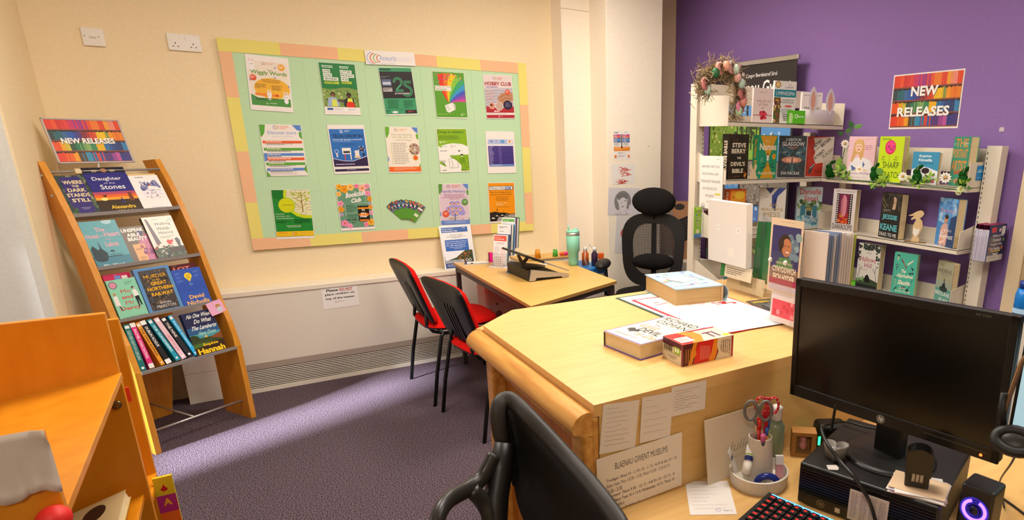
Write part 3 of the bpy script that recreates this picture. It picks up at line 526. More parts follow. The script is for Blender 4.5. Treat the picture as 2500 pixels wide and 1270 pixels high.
def a_theory(A,H):
    A.R(2,2,96,136,'#ef960f'); A.poly([(4,13),(90,12),(97,19.5),(90,27),(4,27)],'#22304c'); A.poly([(5.5,14.5),(88,13.6),(94,19.5),(88,25.5),(5.5,25.5)],'#f2efe8'); A.T('Theory Test',8,16.5,60,24,'#23202a',.02); A.R(63,15.5,22,9.6,'#2f5fae'); A.T('PRO',65.5,17,82,23.6,'#f2efe8',.02)
    A.T('Pass the driving theory',9,32,86,38,'#3a2a10',.01); A.T('test on your first attempt',9,40,90,46,'#3a2a10',.01); A.G(28,50,88,66,5,'#8a5a10',.35); A.T('Sign up for FREE',28,71,68,75.5,'#f8e8c0',.0); A.G(28,78,74,82,1,'#f8e8c0'); A.T('theorytestpro.co.uk',28,85,76,89,'#5a3a10',.0)
    A.poly([(2,106),(22,103),(40,107),(60,108),(78,113),(98,112),(98,138),(2,138)],'#2c2018'); A.poly([(26,138),(34,122),(70,116),(98,114),(98,128),(70,138)],'#a8a098')
    for x,y,s in ((28,121,9),(48,120,9),(14,130,12),(66,117,6)): A.D(x,y,s,'#1c1410',s*.55); A.poly([(x-s*.55,y-s*.15),(x-s*.3,y-s*.5),(x+s*.3,y-s*.5),(x+s*.6,y-s*.1)],'#e0dcd4')
    A.line([(30,106),(30,92)],1,'#2c2018'); A.R(28.5,94,3,6,'#2c2018'); A.line([(54,108),(54,98)],.8,'#2c2018')
PG='posters pinned on the noticeboard'
for nme,lab,TL,TR,BL,fn in (
 ('poster','Wiggly Words Easter poster with white bunnies, top left of the noticeboard',(597,131),(703,143),(615,268),a_wiggly),
 ('poster','green LITTER PICKING HUB poster with two people photographed',(776,151),(866,157),(791,279),a_litter),
 ('poster','black and green poster with large number 25 under the header strip',(922.8,164.2),(1003.9,165.5),(933.5,282),a_25),
 ('poster','green BORROW FOR WONDER poster with rainbow bursting from a cube',(1054.5,173.5),(1132.4,177.6),(1066,288.6),a_wonder),
 ('poster','red and white HOBBY CLUB poster at top right of the noticeboard',(1178.4,181.6),(1248.5,184.2),(1182.4,290),a_hobby),
 ('poster','Discover more poster with orange, green and blue timetable bars',(630.3,302.9),(734,304.8),(651.8,430.7),a_discover),
 ('poster','blue TECH DROP IN poster in the middle row',(797.5,304.8),(888,304.8),(813,425.3),a_tech),
 ('poster','cream How our libraries can help with the cost of living poster',(938.3,308.7),(1019,310.6),(948.2,422.5),a_how),
 ('poster','white and lime Drop-in session poster with line-drawn people',(1063.8,313.3),(1138.8,313.3),(1071.3,422),a_dropin),
 ('poster','white sheet with small purple timetable, right end of the middle row',(1184.3,320.2),(1254.7,321.3),(1189,423.8),a_sched),
 ('poster','green and yellow poster with a branching family tree chart',(660.6,463.3),(755,463.3),(675.6,584.6),a_ancestry),
 ('poster','Bookclub Club poster with a floral border',(818,450),(903,448.3),(832.3,564),a_bookclub),
 ('poster','lilac Family History poster with a tree of faces',(1069,448.7),(1143,448.3),(1078.6,553),a_family),
 ('poster','orange driving theory poster with car silhouettes at bottom right of the noticeboard',(1190,446),(1255.7,445),(1198.4,545.3),a_theory)):
    sheet(nme,lab,'poster',TL,TR,BL,NB,art=fn,curl=.002,r=.35)
def a_aneurin(A,H):
    for i,c in enumerate(('#b0b8e0','#e2632e','#8ab86a','#d86a5a')): A.ring(14+i*5,15,11-i*1.4,1.8,c,95,265,n=14)
    A.T('Aneurin',27,8,62,19,'#b4bce0',.015); A.T('leisure',66,8,94,19,'#e2dce4',.0); A.T('Improving',28,22,58,27,'#d0d4e8',.01)
sheet('banner_strip','white header strip with curved logo stapled over the noticeboard border','banner',(889,122.6),(1010.7,128.5),(893.8,156.8),lambda a,b:PY(4.472,a,b),art=a_aneurin,curl=.002)
# fan of leaflets
for i in range(8):
    a=math.radians(-43+i*11.5) if i<8 else 0; pv=NB(984+i*3.2,527+i*1.0); pv.y=4.4765-i*.0012
    up=V((sin(a),0,cos(a))); u=V((cos(a),0,-sin(a)))
    mb=MB(); w,h=.055,.115; mb.box((-w/2,-.0004,-.01),(w/2,0,h),m('#5a9c34',.4)); A=Art(mb,(-w/2,-.0006,h),(1,0,0),(0,0,1),w,r=.4); H=100*(h+.01)/w
    A.R(0,0,100,95,'#3a4a5a'); A.blobs(3,3,94,46,26,['#e23a2a','#f4c81e','#3a9ac8','#3aa86a','#8a4ab0','#e8622e'],5,9,i); A.R(30,46,64,24,'#eee6dc'); A.blobs(3,72,94,26,14,['#d0489a','#5aa838','#3a9ac8','#7a3a90'],5,9,i+20); A.R(36,130,52,34,'#dfe8d0'); A.D(50,212,8,'#d8351e')
    o=mb.build('leaflet'); o.matrix_world=frame(pv,u,z=up); tag(o,'leaflet in the fan of seven rainbow leaflets pinned low on the noticeboard'.replace('seven','eight'),'leaflet','leaflets fanned out on the noticeboard')
# community hubs poster standing on the heater
def a_hubs(A,H):
    A.R(4,4,86,17,'#3f68ac'); A.T('Blaenau Gwent',7,7,42,11.5,'#d4dcee',.01); A.T('Community Hubs',7,14,56,19.5,'#f2f2f6',.03); A.ring(78,12,5,1.5,'#d8e0f0',20,160)
    A.T('We want to know!',30,27,70,31,'#3a3a44',.01); A.G(14,34,86,42,2,'#8a8a94',.4,'c'); A.R(10,45,76,38,'#3f6fc0')
    for i,t in enumerate(('Do you have a few minutes to','take a survey? Please scan','the QR code below.')): A.T(t,13,49+i*6.4,82-i*3,53.6+i*6.4,'#eef0f8',.015)
    A.G(20,69,80,78,2,'#b8c8e8',.45,'c'); A.R(2,82,94,42,'#4c5a3c'); A.blobs(50,84,44,34,60,['#6a4a2c','#8a6a3a','#3a5a34','#a87a48','#2c3a2c','#b85a3a'],1.5,3.5,9)
    A.poly([(1,82),(72,82),(40,104),(4,114)],'#f4f4f8'); A.R(4,112,60,9,'#c8c8d0'); A.T('BLAENAU GWENT',8,113,58,119,'#40404c',.01); A.R(2,122,94,16,'#4a5a8c'); A.G(8,125,50,134,3,'#b0b8d8'); A.ring(74,115,4,1.5,'#e8e8f0'); A.ring(84,115,4,1.5,'#e8e8f0')
P=PZ(.6455,1087,658.5); Q=PZ(.6455,1156.4,653.4); Q.y=P.y; u=V((1,0,0))
o=thing('leaning_poster','Community Hubs survey poster in a clear holder standing on the heater ledge','poster',P,u,lean=math.radians(14))
b=MB(); hh=hup(P,1067.4,556)*1.03; ww=.222; b.box((0,.001,0),(ww,.004,hh),m('#efeff2',.2)); b.build('holder_sheet',o)
b=MB(); b.box((.004,0,.004),(ww-.004,.0008,hh-.004),m('#f2f0ee',.2)); A=Art(b,(.004,-.0002,hh-.004),(1,0,0),(0,0,1),ww-.008,r=.15); a_hubs(A,140); b.build('printed_sheet',o)
# heater notice
def a_heat(A,H):
    for t,x0,x1,y,c in (('Please',14,46,10,'#1e1a1a'),('DO NOT',50,86,10,'#b8202a'),('place clothing on',9,90,23,'#1e1a1a'),('top of the heater.',9,90,36,'#1e1a1a')): A.T(t,x0,y,x1,y+8,c,.03)
    A.R(50,18.6,36,1,'#b8202a'); A.ring(36,51,2.6,1,'#c87a8a'); A.G(41,49,64,53,2,'#c8a0a8')
sheet('heater_notice','white notice on the heater: please do not place clothing on top','notice',(782,701),(871,691),(791,756),lambda a,b:PY(4.349,a,b),art=a_heat,curl=.006)
# sheets on the pillar
PL=lambda a,b: PY(4.0905,a,b)
def a_therm(A,H):
    A.T('age',12,8,30,14,'#6a6a90'); A.G(6,6,40,13,2,'#8a86a8'); A.G(66,6,94,13,2,'#7aa0c8')
    for i,c in enumerate(('#c8307a','#e0583a','#5a4a98','#2f8ac0','#3a5a9c')): A.R(3,18+i*8,94,7,c); A.G(6,19.5+i*8,40,23+i*8,1,'#f0e0e8',.7); A.G(60,19.5+i*8,94,23+i*8,1,'#f0e0e8',.7)
    A.G(6,60,40,74,4,'#8a8690'); A.G(60,60,94,74,4,'#8a8690'); A.R(3,78,94,20,'#ee8a2a'); A.G(8,82,90,92,2,'#f8d0a0'); A.R(45,14,9,68,'#e8e4e4'); A.R(47,18,5,60,'#1c1a1c'); A.D(49.5,80,5,'#1c1a1c'); A.G(26,106,78,112,2,'#8a8690'); A.R(6,118,12,14,'#ee7a2a'); A.R(84,118,10,14,'#ee7a2a'); A.G(26,118,76,132,3,'#b8b4bc',.4)
sheet('thermometer_card','small room temperature card with orange and purple bands, top sheet on the pillar','notice',(1496,319),(1538,319),(1497,391),PL,art=a_therm)
def a_scrib(A,H):
    q=random.Random(4)
    for cx_,cy_ in ((58,26),(42,70)):
        for i in range(12):
            x=cx_+q.uniform(-18,18);y=cy_+q.uniform(-14,14); A.line([(x-14,y-6),(x+4,y),(x-6,y+5),(x+16,y+3)],1.4,'#d0392c')
sheet('child_drawing','white paper with red crayon scribbles on the pillar','drawing',(1492,403),(1549,400),(1490,451),PL,art=a_scrib,curl=.004)
def a_girl(A,H):
    g='#6a6668'; A.R(0,20,100,.5,'#cfcbd0'); A.ring(45,36,22,8,'#8a8686',-20,215,ry=24); A.D(44,24,17,'#7c7878',11); A.poly([(26,30),(22,52),(30,60),(36,56),(32,40)],'#8a8686'); A.poly([(60,26),(66,48),(62,58),(56,50)],'#8a8686'); A.D(46,41,13,'#dcd6d8',16)
    A.line([(39,38),(44,38)],1.2,g); A.line([(50,34),(56,33)],1.6,'#3a3638'); A.D(45,49,4,'#9a9092',2); A.line([(40,60),(40,66),(24,70),(16,78),(14,92)],.9,g); A.line([(54,58),(58,66),(66,72),(68,92)],.9,g); A.poly([(26,70),(60,68),(62,92),(26,92)],'#c0bcbe')
    for i in range(8): A.line([(28+i*4,70),(27+i*4,90)],.6,'#8a8688')
sheet('pencil_drawing','pencil drawing of a bobbed-hair woman taped to the pillar','drawing',(1485.5,458),(1564,460),(1483,526),PL,art=a_girl,curl=.003,base='#dcd6da')
def a_straw(A,H):
    A.poly([(44,86),(60,78),(82,82),(86,106),(74,132),(58,140),(42,128),(36,104)],'#d8605a'); A.line([(44,86),(60,78),(82,82),(86,106),(74,132),(58,140),(42,128),(36,104),(44,86)],1.6,'#8a2c2a'); A.poly([(52,84),(60,74),(70,78),(82,72),(80,84),(68,90),(60,86)],'#5a9a4a')
    q=random.Random(3)
    for i in range(16): A.D(q.uniform(44,80),q.uniform(94,126),1.3,'#9a2c2a',n=6)
    A.line([(6,176),(94,172)],.8,'#a8a2a4')
sheet('strawberry_drawing','narrow paper with a red strawberry drawing behind the mesh chair','drawing',(1505.5,527),(1539,528),(1507,618),PL,art=a_straw,base='#dfd9d8')
b=MB(); P=PY(4.09,1584,358); b.lathe([(.004,0),(.003,.003)],P,GREYM,8,(0,-1,0)); tag(b.build('wall_screw'),'single dark screw in the bare ivory pillar','screw')
# wall poster on purple wall
def RW_(a,b): return PX(3.199,a,b)
sheet('wall_poster','large NEW RELEASES poster of rainbow bookshelves on the purple wall','poster',(2183.3,184),(2357.6,167),(2169.8,315.8),RW_,art=lambda A,H:newrel(A,H,True))
P=RW_(2446,316); b=MB(); b.box((-.002,-.012,-.01),(0,.012,.01),m('#c9bcc4')); o=b.build('wall_sensor'); o.location=P; tag(o,'tiny pale square stuck on the purple wall beside the shelf','sticker')
# ---------- books on the curved rack ----------
RB=V((0,0,1)).cross(RU)
def rk(k,back=0):
    y,z=SH[k]; l=LN[k]; v=RB*sin(l)+V((0,0,1))*cos(l); P0=RP+RB*(y+.003+back)+V((0,0,z-.006)); return P0,v,RU.cross(v)
def rbook(k,BL,BR,TOP,label,cover,art,t=.022,group=None,back=0,spine=None,**kw):
    P0,v,n=rk(k,back); a=on(P0,n,*BL); b=on(P0,n,*BR); c=on(P0,n,*TOP); w=(b-a).dot(RU); x=(a-RP).dot(RU); h=(c-P0).dot(v)
    x=max(x,.002); w=min(w,RW-.002-x)
    return book(label,P0+RU*x,RU,w,h,t,cover,art,spine=spine,zax=v,group=group,soft=True,r=.3,**kw)
def c_dark(A,H):
    A.blobs(2,2,96,H-4,90,['#3a4a48','#5a6a5c','#2a2c4a','#8a8a6a','#2f3f3c'],3,8,2); A.poly([(14,8),(80,6),(88,30),(86,H-30),(76,H-6),(20,H-4),(12,H-40)],'#3a2f74')
    for t,a,y,c in (('WHERE',18,20,84),('THE',42,38,66),('DARK',22,50,84),('STANDS',12,69,90),('STILL',20,89,86)): A.T(t,a,y,c,y+(14 if t!='THE' else 8),'#e6d3a0',.03)
    A.G(34,H-28,76,H-18,2,'#b0a8c0',.4,'c'); A.blobs(4,H-26,20,22,10,['#5a7a3c','#3a5a34'],3,6); A.blobs(84,10,14,H-30,24,['#6a6a44','#4a5a3c','#8a8a5a'],2,4)
def c_stones(A,H):
    A.R(0,0,100,H,'#2c2a7c'); A.R(0,0,100,18,'#1c1624'); A.R(0,H*.54,100,H*.1,'#b04a68'); A.R(0,H*.60,100,H*.1,'#e8642c'); A.R(0,H*.66,100,H*.08,'#f8a02a'); A.R(0,H*.72,100,H*.28,'#3a2a18'); A.D(20,H*.7,8,'#ffe08a',5)
    A.D(50,10,7,'#a8704a'); A.G(22,8,38,17,3,'#d8c8a0'); A.G(64,8,80,17,3,'#d8c8a0'); A.T('Daughter',14,32,82,47,'#f2ede8',.01); A.T('of the',36,50,62,56,'#d8d0e0',.0); A.T('Stones',24,58,82,74,'#f2ede8',.01)
    A.poly([(78,H*.76),(80,H*.58),(88,H*.56),(90,H*.76)],'#7a3a24'); A.poly([(56,H*.8),(60,H*.66),(66,H*.8)],'#3a2a6a'); A.poly([(18,H*.6),(24,H*.62),(30,H*.59),(26,H*.65),(22,H*.65)],'#1c1420')
    A.T('Alexandra',26,H*.84,84,H*.92,'#f4c83a',.02); A.T('Walsh',38,H*.95,76,H*.995,'#f4c83a',.02)
def c_xmas(A,H):
    A.R(0,0,100,H,'#f2ecea'); A.G(20,7,76,11,1,'#6a6470',.8); A.poly([(22,60),(30,36),(40,50),(48,40),(56,28),(66,44),(72,24),(84,22),(94,56),(60,70),(24,68)],'#7a7ca8'); A.blobs(24,30,66,34,30,['#4a4c80','#6a6c98','#a8a8c8'],2,5,4)
    A.poly([(44,66),(52,46),(82,52),(90,66)],'#f0ece8'); A.poly([(50,48),(58,38),(62,46)],'#a85a4a'); A.poly([(22,84),(40,62),(60,70),(92,66),(96,90),(60,86),(24,96)],'#ece8ee'); A.blobs(26,72,62,30,26,['#b08aa0','#c8b0c0','#9a7a98'],1.2,3,5); A.line([(44,66),(90,66)],1,'#6a4a4a')
    A.T('Christmas at',30,H-14,84,H-4,'#a8b0b8',.0)
def c_hotel(A,H):
    A.R(0,0,100,H,'#5fa3ac'); A.R(0,H*.78,100,H*.22,'#3f7f92'); A.D(74,5,14,'#a8ccd2',8); A.line([(40,20),(60,26),(80,22)],.6,'#3f7f8a'); A.T('The',34,22,60,36,'#e2a0ac',.02)
    A.T('Hotel',4,42,36,56,'#e2a0ac',.02); A.T('in the',38,46,52,52,'#e2a0ac',.0); A.T('Heart',54,38,96,54,'#e2a0ac',.02); A.T('of the',50,60,66,65,'#e2a0ac',.0); A.T('Lakes',46,70,82,86,'#e2a0ac',.02)
    k='#122c36'; A.poly([(2,H*.78),(2,H*.6),(10,H*.52),(20,H*.62),(26,H*.60),(28,H*.42),(31,H*.6),(42,H*.7),(40,H*.78)],k); A.R(0,H*.77,80,2.5,k); A.poly([(2,H*.79),(40,H*.79),(34,H*.86),(20,H*.88),(6,H*.85)],k); A.poly([(48,H*.68),(56,H*.64),(66,H*.68)],k); A.line([(57,H*.66),(57,H*.76)],.9,k); A.line([(44,H*.74),(80,H*.74)],1,k); A.T('Ellie Wood',18,H-10,74,H-2,'#d8ecf0',.01)
def c_unspk(A,H):
    A.R(0,0,100,H,'#7c6a5c'); A.poly([(56,70),(100,34),(100,H),(50,H)],'#c87a98'); A.poly([(30,H),(30,76),(76,76),(66,H)],'#eab07a'); A.D(74,30,12,'#4a3a68'); A.blobs(60,40,36,80,14,['#d890a8','#8a4a7a','#b8607a'],4,9,4)
    for t,a,y,c in (('UNSPEAK',10,8,96),('ABLE',24,28,74),('BEAUTY',22,46,98)): A.T(t,a,y,c,y+15,'#f2ebe2',.04)
    A.G(36,H*.62,70,H*.68,2,'#8a5a3a',.4); A.T('GEORGIA',38,H*.86,62,H*.89,'#5a3a2a',.01); A.T('CARTS',38,H*.92,56,H*.95,'#5a3a2a',.01)
def c_welsh(A,H):
    A.R(0,0,100,H,'#e9e3d6'); A.G(30,10,60,13,1,'#8a7a70'); A.T('Walking',32,22,86,34,'#3a3432',.0); A.T('Welsh',34,38,76,49,'#3a3432',.0); A.T('History',36,54,84,66,'#3a3432',.0); A.G(34,72,84,80,2,'#9a928a',.45)
    A.poly([(8,8),(12,6),(16,10),(30,96),(14,100)],'#7a6a74'); A.blobs(76,8,18,12,10,['#b8ccc4','#c8d4cc'],2,4)
    A.poly([(48,92),(54,84),(64,88),(72,84),(70,94),(62,98),(66,104),(54,102)],'#d23a3a'); A.poly([(78,84),(88,80),(94,90),(90,112),(82,112)],'#5a5a60'); A.R(0,112,100,H-112,'#4a5a48'); A.blobs(2,106,96,H-112,60,['#2c3c2c','#5a6a4a','#8a7a5a','#3a3a40','#b8b0a0'],2,5,6); A.R(50,114,50,16,'#4a3a30'); A.blobs(2,100,20,14,6,['#c83a34'],2,3)
def c_darcy(A,H):
    A.R(0,0,100,H,'#8fd0ae'); A.D(18,20,14,'#4a6a64'); A.D(18,20,11.5,'#d890a8'); A.G(58,12,88,26,4,'#4a8a70',.4); 
    for t,a,y,c in (('Me',36,40,68),('and',32,62,70),('Mr',38,84,68),('Darcy',14,104,84)): A.T(t,a,y,c,y+(14 if t!='Darcy' else 18),'#d0443c',.02)
    A.D(80,38,5,'#3a2a24'); A.D(82,41,3.5,'#e8c0a0'); A.poly([(74,48),(88,46),(92,70),(76,74)],'#f0ece8'); A.poly([(76,72),(90,70),(92,108),(88,108),(83,82),(82,112),(78,112)],'#1e1a20'); A.D(12,54,5,'#c88a5a'); A.poly([(6,62),(18,60),(20,100),(4,96)],'#f0e4e0'); A.line([(14,98),(20,118)],3,'#2a2a30')
    A.T('ALEXANDRA POTTER',10,H-9,92,H-5,'#2a5a4a',.0)
def c_murder(A,H):
    A.R(0,0,100,H,'#5f92c8'); A.R(10,8,80,H-16,'#4a423c'); A.blobs(12,10,76,H-22,120,['#3a3430','#6a5a4c','#2c2826','#8a6a48','#4a5060'],2,5,3)
    for i in range(14): A.line([(10+i*6,8),(16+i*6,20)],.5,'#7a7a80'); A.line([(16+i*6,8),(10+i*6,20)],.5,'#7a7a80')
    for t,a,y,c in (('MURDER',20,24,84),('on the',40,40,62),('GREAT',32,48,78),('NORTHERN',18,66,92),('RAILWAY',24,84,86)): A.T(t,a,y,c,y+(12 if t!='on the' else 5),'#f4b82e',.03)
    A.G(30,H*.78,74,H*.80,1,'#e8b040'); A.T('EDWARD',38,H-34,70,H-28,'#e0dcd8',.01); A.T('MARSTON',26,H-25,80,H-15,'#e8e4e0',.02)
def c_nich(A,H):
    A.R(0,0,100,H,'#3558b4'); A.D(50,30,13,'#f4d028'); A.poly([(38,35),(62,35),(50,54)],'#f4d028')
    for i,t in enumerate(('You','Are','Here')): A.T(t,44,22+i*7,56,26.5+i*7,'#3a3a2a',.01)
    for a,b in ((8,14),(8,30),(8,44),(72,14),(72,30)): A.G(a,b,a+20,b+8,3,'#7a94d8',.4)
    for i in range(5): A.line([(0,58+i*7),(24,55+i*7),(46,61+i*7),(70,57+i*7),(100,60+i*7)],.6,'#1e3a86')
    A.G(44,60,58,72,4,'#8aa4e0',.4); A.T('David',28,H-44,80,H-28,'#f0b868',.03); A.T('Nicholls',14,H-22,92,H-4,'#f0b868',.03)
def c_hannah(A,H):
    A.R(0,0,100,H,'#26284e'); A.R(0,H*.34,100,H*.2,'#2f5a86'); A.R(0,H*.5,100,H*.12,'#4a9aa8'); A.R(0,H*.6,100,H*.4,'#3c4a22'); A.D(8,H*.6,20,'#33401c',14); A.poly([(60,H*.62),(100,H*.54),(100,H*.7)],'#8a4a24'); A.D(50,H*.58,4,'#f0b84a'); A.R(0,H*.72,100,H*.28,'#3a2410'); A.poly([(0,H*.72),(60,H*.70),(40,H*.78),(0,H*.8)],'#4a6a24')
    for t,a,y,c in (('No One Would',10,6,90),('Do What',28,26,84),('The Lamberts',10,48,92),('Have Done',28,68,84)): A.T(t,a,y,c,y+14,'#f0f0e4' if y<60 else '#a8d8cc',.02,.1)
    A.T('Sophie',30,H-42,80,H-30,'#f4c61e',.03); A.T('Hannah',8,H-27,96,H-7,'#f4c61e',.04)
rbook(3,(176,519),(248,515.7),(178.5,428),'WHERE THE DARK STANDS STILL, purple paperback at left of the top rack shelf','#3a4644',c_dark,.03)
rbook(3,(248,514.5),(350.6,508.4),(262,408.5),'Daughter of the Stones, blue sunset paperback on the top rack shelf','#1c1624',c_stones,.03)
rbook(3,(351.8,509.6),(421.4,504.7),(358,428),'white Christmas paperback with snowy cottage on the top rack shelf','#f2ecea',c_xmas,.03)
rbook(3,(352,507),(418,505),(358,424),'cream paperback hidden behind the white Christmas book','#e8c890',None,.02,back=.034)
rbook(2,(237,648.7),(327.4,641.4),(240,539),'The Hotel in the Heart of the Lakes, teal paperback','#5fa3ac',c_hotel,.025)
rbook(2,(322,640),(383.6,630.4),(330,552),'UNSPEAKABLE BEAUTY, grey and peach paperback between two books','#7c6a5c',c_unspk,.022,back=.012)
rbook(2,(387,630.4),(458,619.4),(391,528),'Walking Welsh History, white paperback with red dragon','#e9e3d6',c_welsh,.022,spine='#3a3a34')
rbook(1,(292.5,776),(362,761.6),(296,681),'mint green paperback with red title and a couple in white tops','#8fd0ae',c_darcy,.024)
rbook(1,(364.5,761.6),(447.5,744.5),(369,652.5),'MURDER on the GREAT NORTHERN RAILWAY, blue-edged paperback','#5f92c8',c_murder,.026)
rbook(1,(448.7,744.5),(517,732),(455,655.5),'blue paperback with yellow map pin and orange author name','#3558b4',c_nich,.024)
def c_pinkb(A,H): A.G(40,3,60,6,1,'#f0c8d8'); A.R(40,8,22,14,'#6a8ac8'); A.R(66,10,22,14,'#e8d8d0')
def c_dred(A,H): A.G(10,4,40,6,1,'#e8c0b8'); A.T('LOT',8,10,74,22,'#f08a7a',.03)
rbook(1,(288,770),(352,757),(285,667.5),'crimson paperback peeping out behind the mint green paperback','#c81e50',c_pinkb,.02,back=.036)
rbook(1,(450,740),(508,728),(452,643.5),'dark red paperback peeping out behind the blue map-pin paperback','#5a1418',c_dred,.02,back=.036)
rbook(0,(478,860.4),(553.6,847),(482,760),'dark blue face-out paperback with large yellow author name on the bottom rack shelf','#26284e',c_hannah,.024)
# spine-out books leaning
def sbook(BL,BR,TL,TR,label,c,title,tc,tl=None,mark='#f0ece6',c2=None):
    P0,v,n=rk(0); a,b,t1,t2=[on(P0,n,*p) for p in (BL,BR,TL,TR)]
    z=((t1-a)+(t2-b)).normalized(); u=(b-a); u=(u-z*u.dot(z)).normalized(); w=(b-a).dot(u)*.9; h=((t1-a).length+(t2-b).length)/2
    o=thing('book',label,'book',a,u,'spine-out paperbacks on the bottom rack shelf'); o.matrix_world=frame(a+z*.004,u,z=z)
    mb=MB(); cm=m(c,.35); mb.box((0,0,0),(w,.002,h),cm); mb.box((0,.002,0),(.001,.125,h),cm); mb.box((w-.001,.002,0),(w,.125,h),cm); A=Art(mb,(0,0,h),(1,0,0),(0,0,1),w,r=.35); H=100*h/w
    if c2: A.R(0,0,100,H*.09,c2); A.R(0,H*.9,100,H*.1,c2)
    A.R(14,H*.03,72,H*.06,mark) if mark!='none' else None
    # rotated title runs top to bottom
    A.L+=1; vs,fs=textmesh(title,.02); L0,L1=(tl or (.14,.78)); A.mb.add([A.P(25+50*(b_),H*(L0+(L1-L0)*a_)) for a_,b_ in [(p,q) for p,q in vs]],fs,A.mt(tc))
    A.D(50,H*.94,26,'#f0ece6'); mb.build('cover',o); p=MB(); p.box((.001,.002,.001),(w-.001,.123,h-.001),PAGE); p.build('pages',o)
for q in (((345,909),(359.6,902),(304,794.5),(313,791),'teal spine-out paperback, first from the left on the bottom rack shelf','#12706c','ELIZA REID DEATH OF A DIPLOMAT','#dcecdc'),
 ((366.5,902),(379,895.8),(317,791),(328.5,788),'pink spine-out paperback with DATING on the spine','#e0307c','RACHEL LYNN DATING','#f8e0e8',None,'#f0ece6','#f0ece6'),
 ((395,894.5),(404.5,889.5),(332,789.5),(340,788.5),'orange spine-out paperback THE PARIS EXPRESS','#e8981e','THE PARIS EXPRESS','#3a2410'),
 ((408.5,891),(421.8,885),(342,787),(354.7,783),'black spine-out paperback DUBLIN ROGUE with white ends','#1c1a1c','DUBLIN ROGUE','#f0ece6',(.14,.6),'#f0ece6','#f0ece6'),
 ((432.8,883),(443.8,878.8),(358.5,784),(372,780),'turquoise spine-out paperback THE WANDERERS','#1f94a8','THE WANDERERS','#dceef0'),
 ((446.3,879),(458.5,874),(376.7,780),(387.6,777),'pale pink spine-out paperback CROW MOON','#e8c0c8','CROW MOON','#c8344a',(.4,.8)),
 ((462,874),(474.4,869),(391.4,778.7),(404.8,774.5),'black spine-out paperback THE NINE','#26242a','THE NINE','#e8e0d0',(.14,.5)),
 ((478,870.3),(486.6,865.4),(410.9,773.8),(419.5,770),'bright blue spine-out paperback nearest the face-out yellow-lettered book','#2ba8dc','Facial Suspect','#e0f0f8')): sbook(*q)
P0,v,n=rk(1); a,b,c=[on(P0-RB*.012,n,*p) for p in ((501,743),(536.6,730),(513.4,774))]
b1=MB(); u=(b-a).normalized(); w=(b-a).length; h=(a-c).length; b1.box((0,-.0006,-h),(w,0,0),m('#e8a8c8',.5)); A=Art(b1,(0,-.0008,0),(1,0,0),(0,0,1),w); A.D(64,40,16,'#b8864a'); A.D(66,62,18,'#c8ccd8'); A.poly([(52,52),(78,52),(74,46),(66,50),(58,46)],'#e8b8d0')
o=b1.build('shelf_card'); o.matrix_world=frame(a,u,z=(a-c)); tag(o,'pink card with an acorn picture clipped to the rack shelf edge','card')
# ---------- white bays ----------
LX0,LX1,LY0,LY1=2.236,3.15,2.65,2.90
def upright(o,x,y,zt,slots,w=.05,d=.06,axis='x'):
    b=MB(); 
    if axis=='x': b.box((x-w/2,y-d/2,0),(x+w/2,y+d/2,zt),SHELFM)
    else: b.box((x-d/2,y-w/2,0),(x+d/2,y+w/2,zt),SHELFM)
    k=m('#1c1814',.8); z=.1
    while z<zt-.04:
        if slots=='ye': b.box((x+w/2-.010,y-d/2-.0006,z),(x+w/2-.006,y-d/2+.001,z+.013),k)
        if slots=='xe': b.box((x-d/2-.0006,y+w/2-.010,z),(x-d/2+.001,y+w/2-.006,z+.013),k)
        z+=.024
    b.build('upright',o,bev=.002)
o=thing('shelving_bay','white metal library shelving bay facing the noticeboard table, left of the corner','shelving unit',(2.22,2.93,0)); o.matrix_world=Matrix.Identity(4)
upright(o,2.243,2.93,1.842,'ye',.056,.06); upright(o,3.165,2.93,1.60,'ye',.05,.06)
LT=[1.640,1.335,1.025,.715,.40]
for z in LT:
    b=MB(); b.box((LX0,LY0,z-.006),(LX1,LY1,z),SHELFM); b.box((LX0,LY0,z-.024),(LX1,LY0+.004,z),SHELFM); b.build('shelf',o,bev=.0015)
    for x in (LX0-.003,LX1):
        b=MB(); b.prism([(x,LY0,z-.024),(x,LY1,z-.024),(x,LY1,z+.14),(x,LY0,z+(.128 if z>1.6 or x>3 else .05))],(.003,0,0),SHELFM); b.build('end_bracket',o)
b=MB(); b.box((2.30,2.935,1.745),(3.12,2.94,1.848),SHELFM); b.build('back_plate',o)
b=MB(); b.box((2.30,2.935,1.64),(3.12,2.94,1.685),SHELFM); b.build('back_plate',o)
b=MB(); b.box((2.27,2.935,.05),(3.14,2.94,.84),SHELFM); b.build('back_plate',o)
o=thing('shelving_bay','white metal library shelving bay along the purple wall with a flower garland on top','shelving unit',(3.1,1.7,0)); o.matrix_world=Matrix.Identity(4)
upright(o,3.13,1.665,1.535,'xe',.075,.06,'y'); upright(o,3.13,2.57,1.52,'xe',.05,.06,'y')
RX0,RX1,RY0,RY1=2.99,3.16,1.712,2.64
for i,z in enumerate([1.335,1.025,.715,.40]):
    b=MB(); b.box((RX0,RY0,z-.006),(RX1,RY1,z),SHELFM); b.box((RX0,RY0,z-.024),(RX0+.004,RY1,z),SHELFM); b.build('shelf',o,bev=.0015)
    for y,hh,h2 in ((RY0,.12,.122),(RY1,.10,.105)):
        if z<1.1 and y==RY0: hh=.09 if z>1 else .10; h2=.13
        b=MB(); b.prism([(RX0,y,z-.024),(3.185,y,z-.024),(3.185,y,z+h2),(RX0,y,z+hh)],(0,.003,0),SHELFM); b.build('end_bracket',o)
b=MB(); b.box((3.162,RY0+.01,1.40),(3.166,RY1-.2,1.52),SHELFM); b.build('back_plate',o)
for z in (1.025,.715):
    b=MB(); b.box((3.155,RY0+.01,z),(3.159,RY1,z+.075),SHELFM); b.build('back_plate',o)
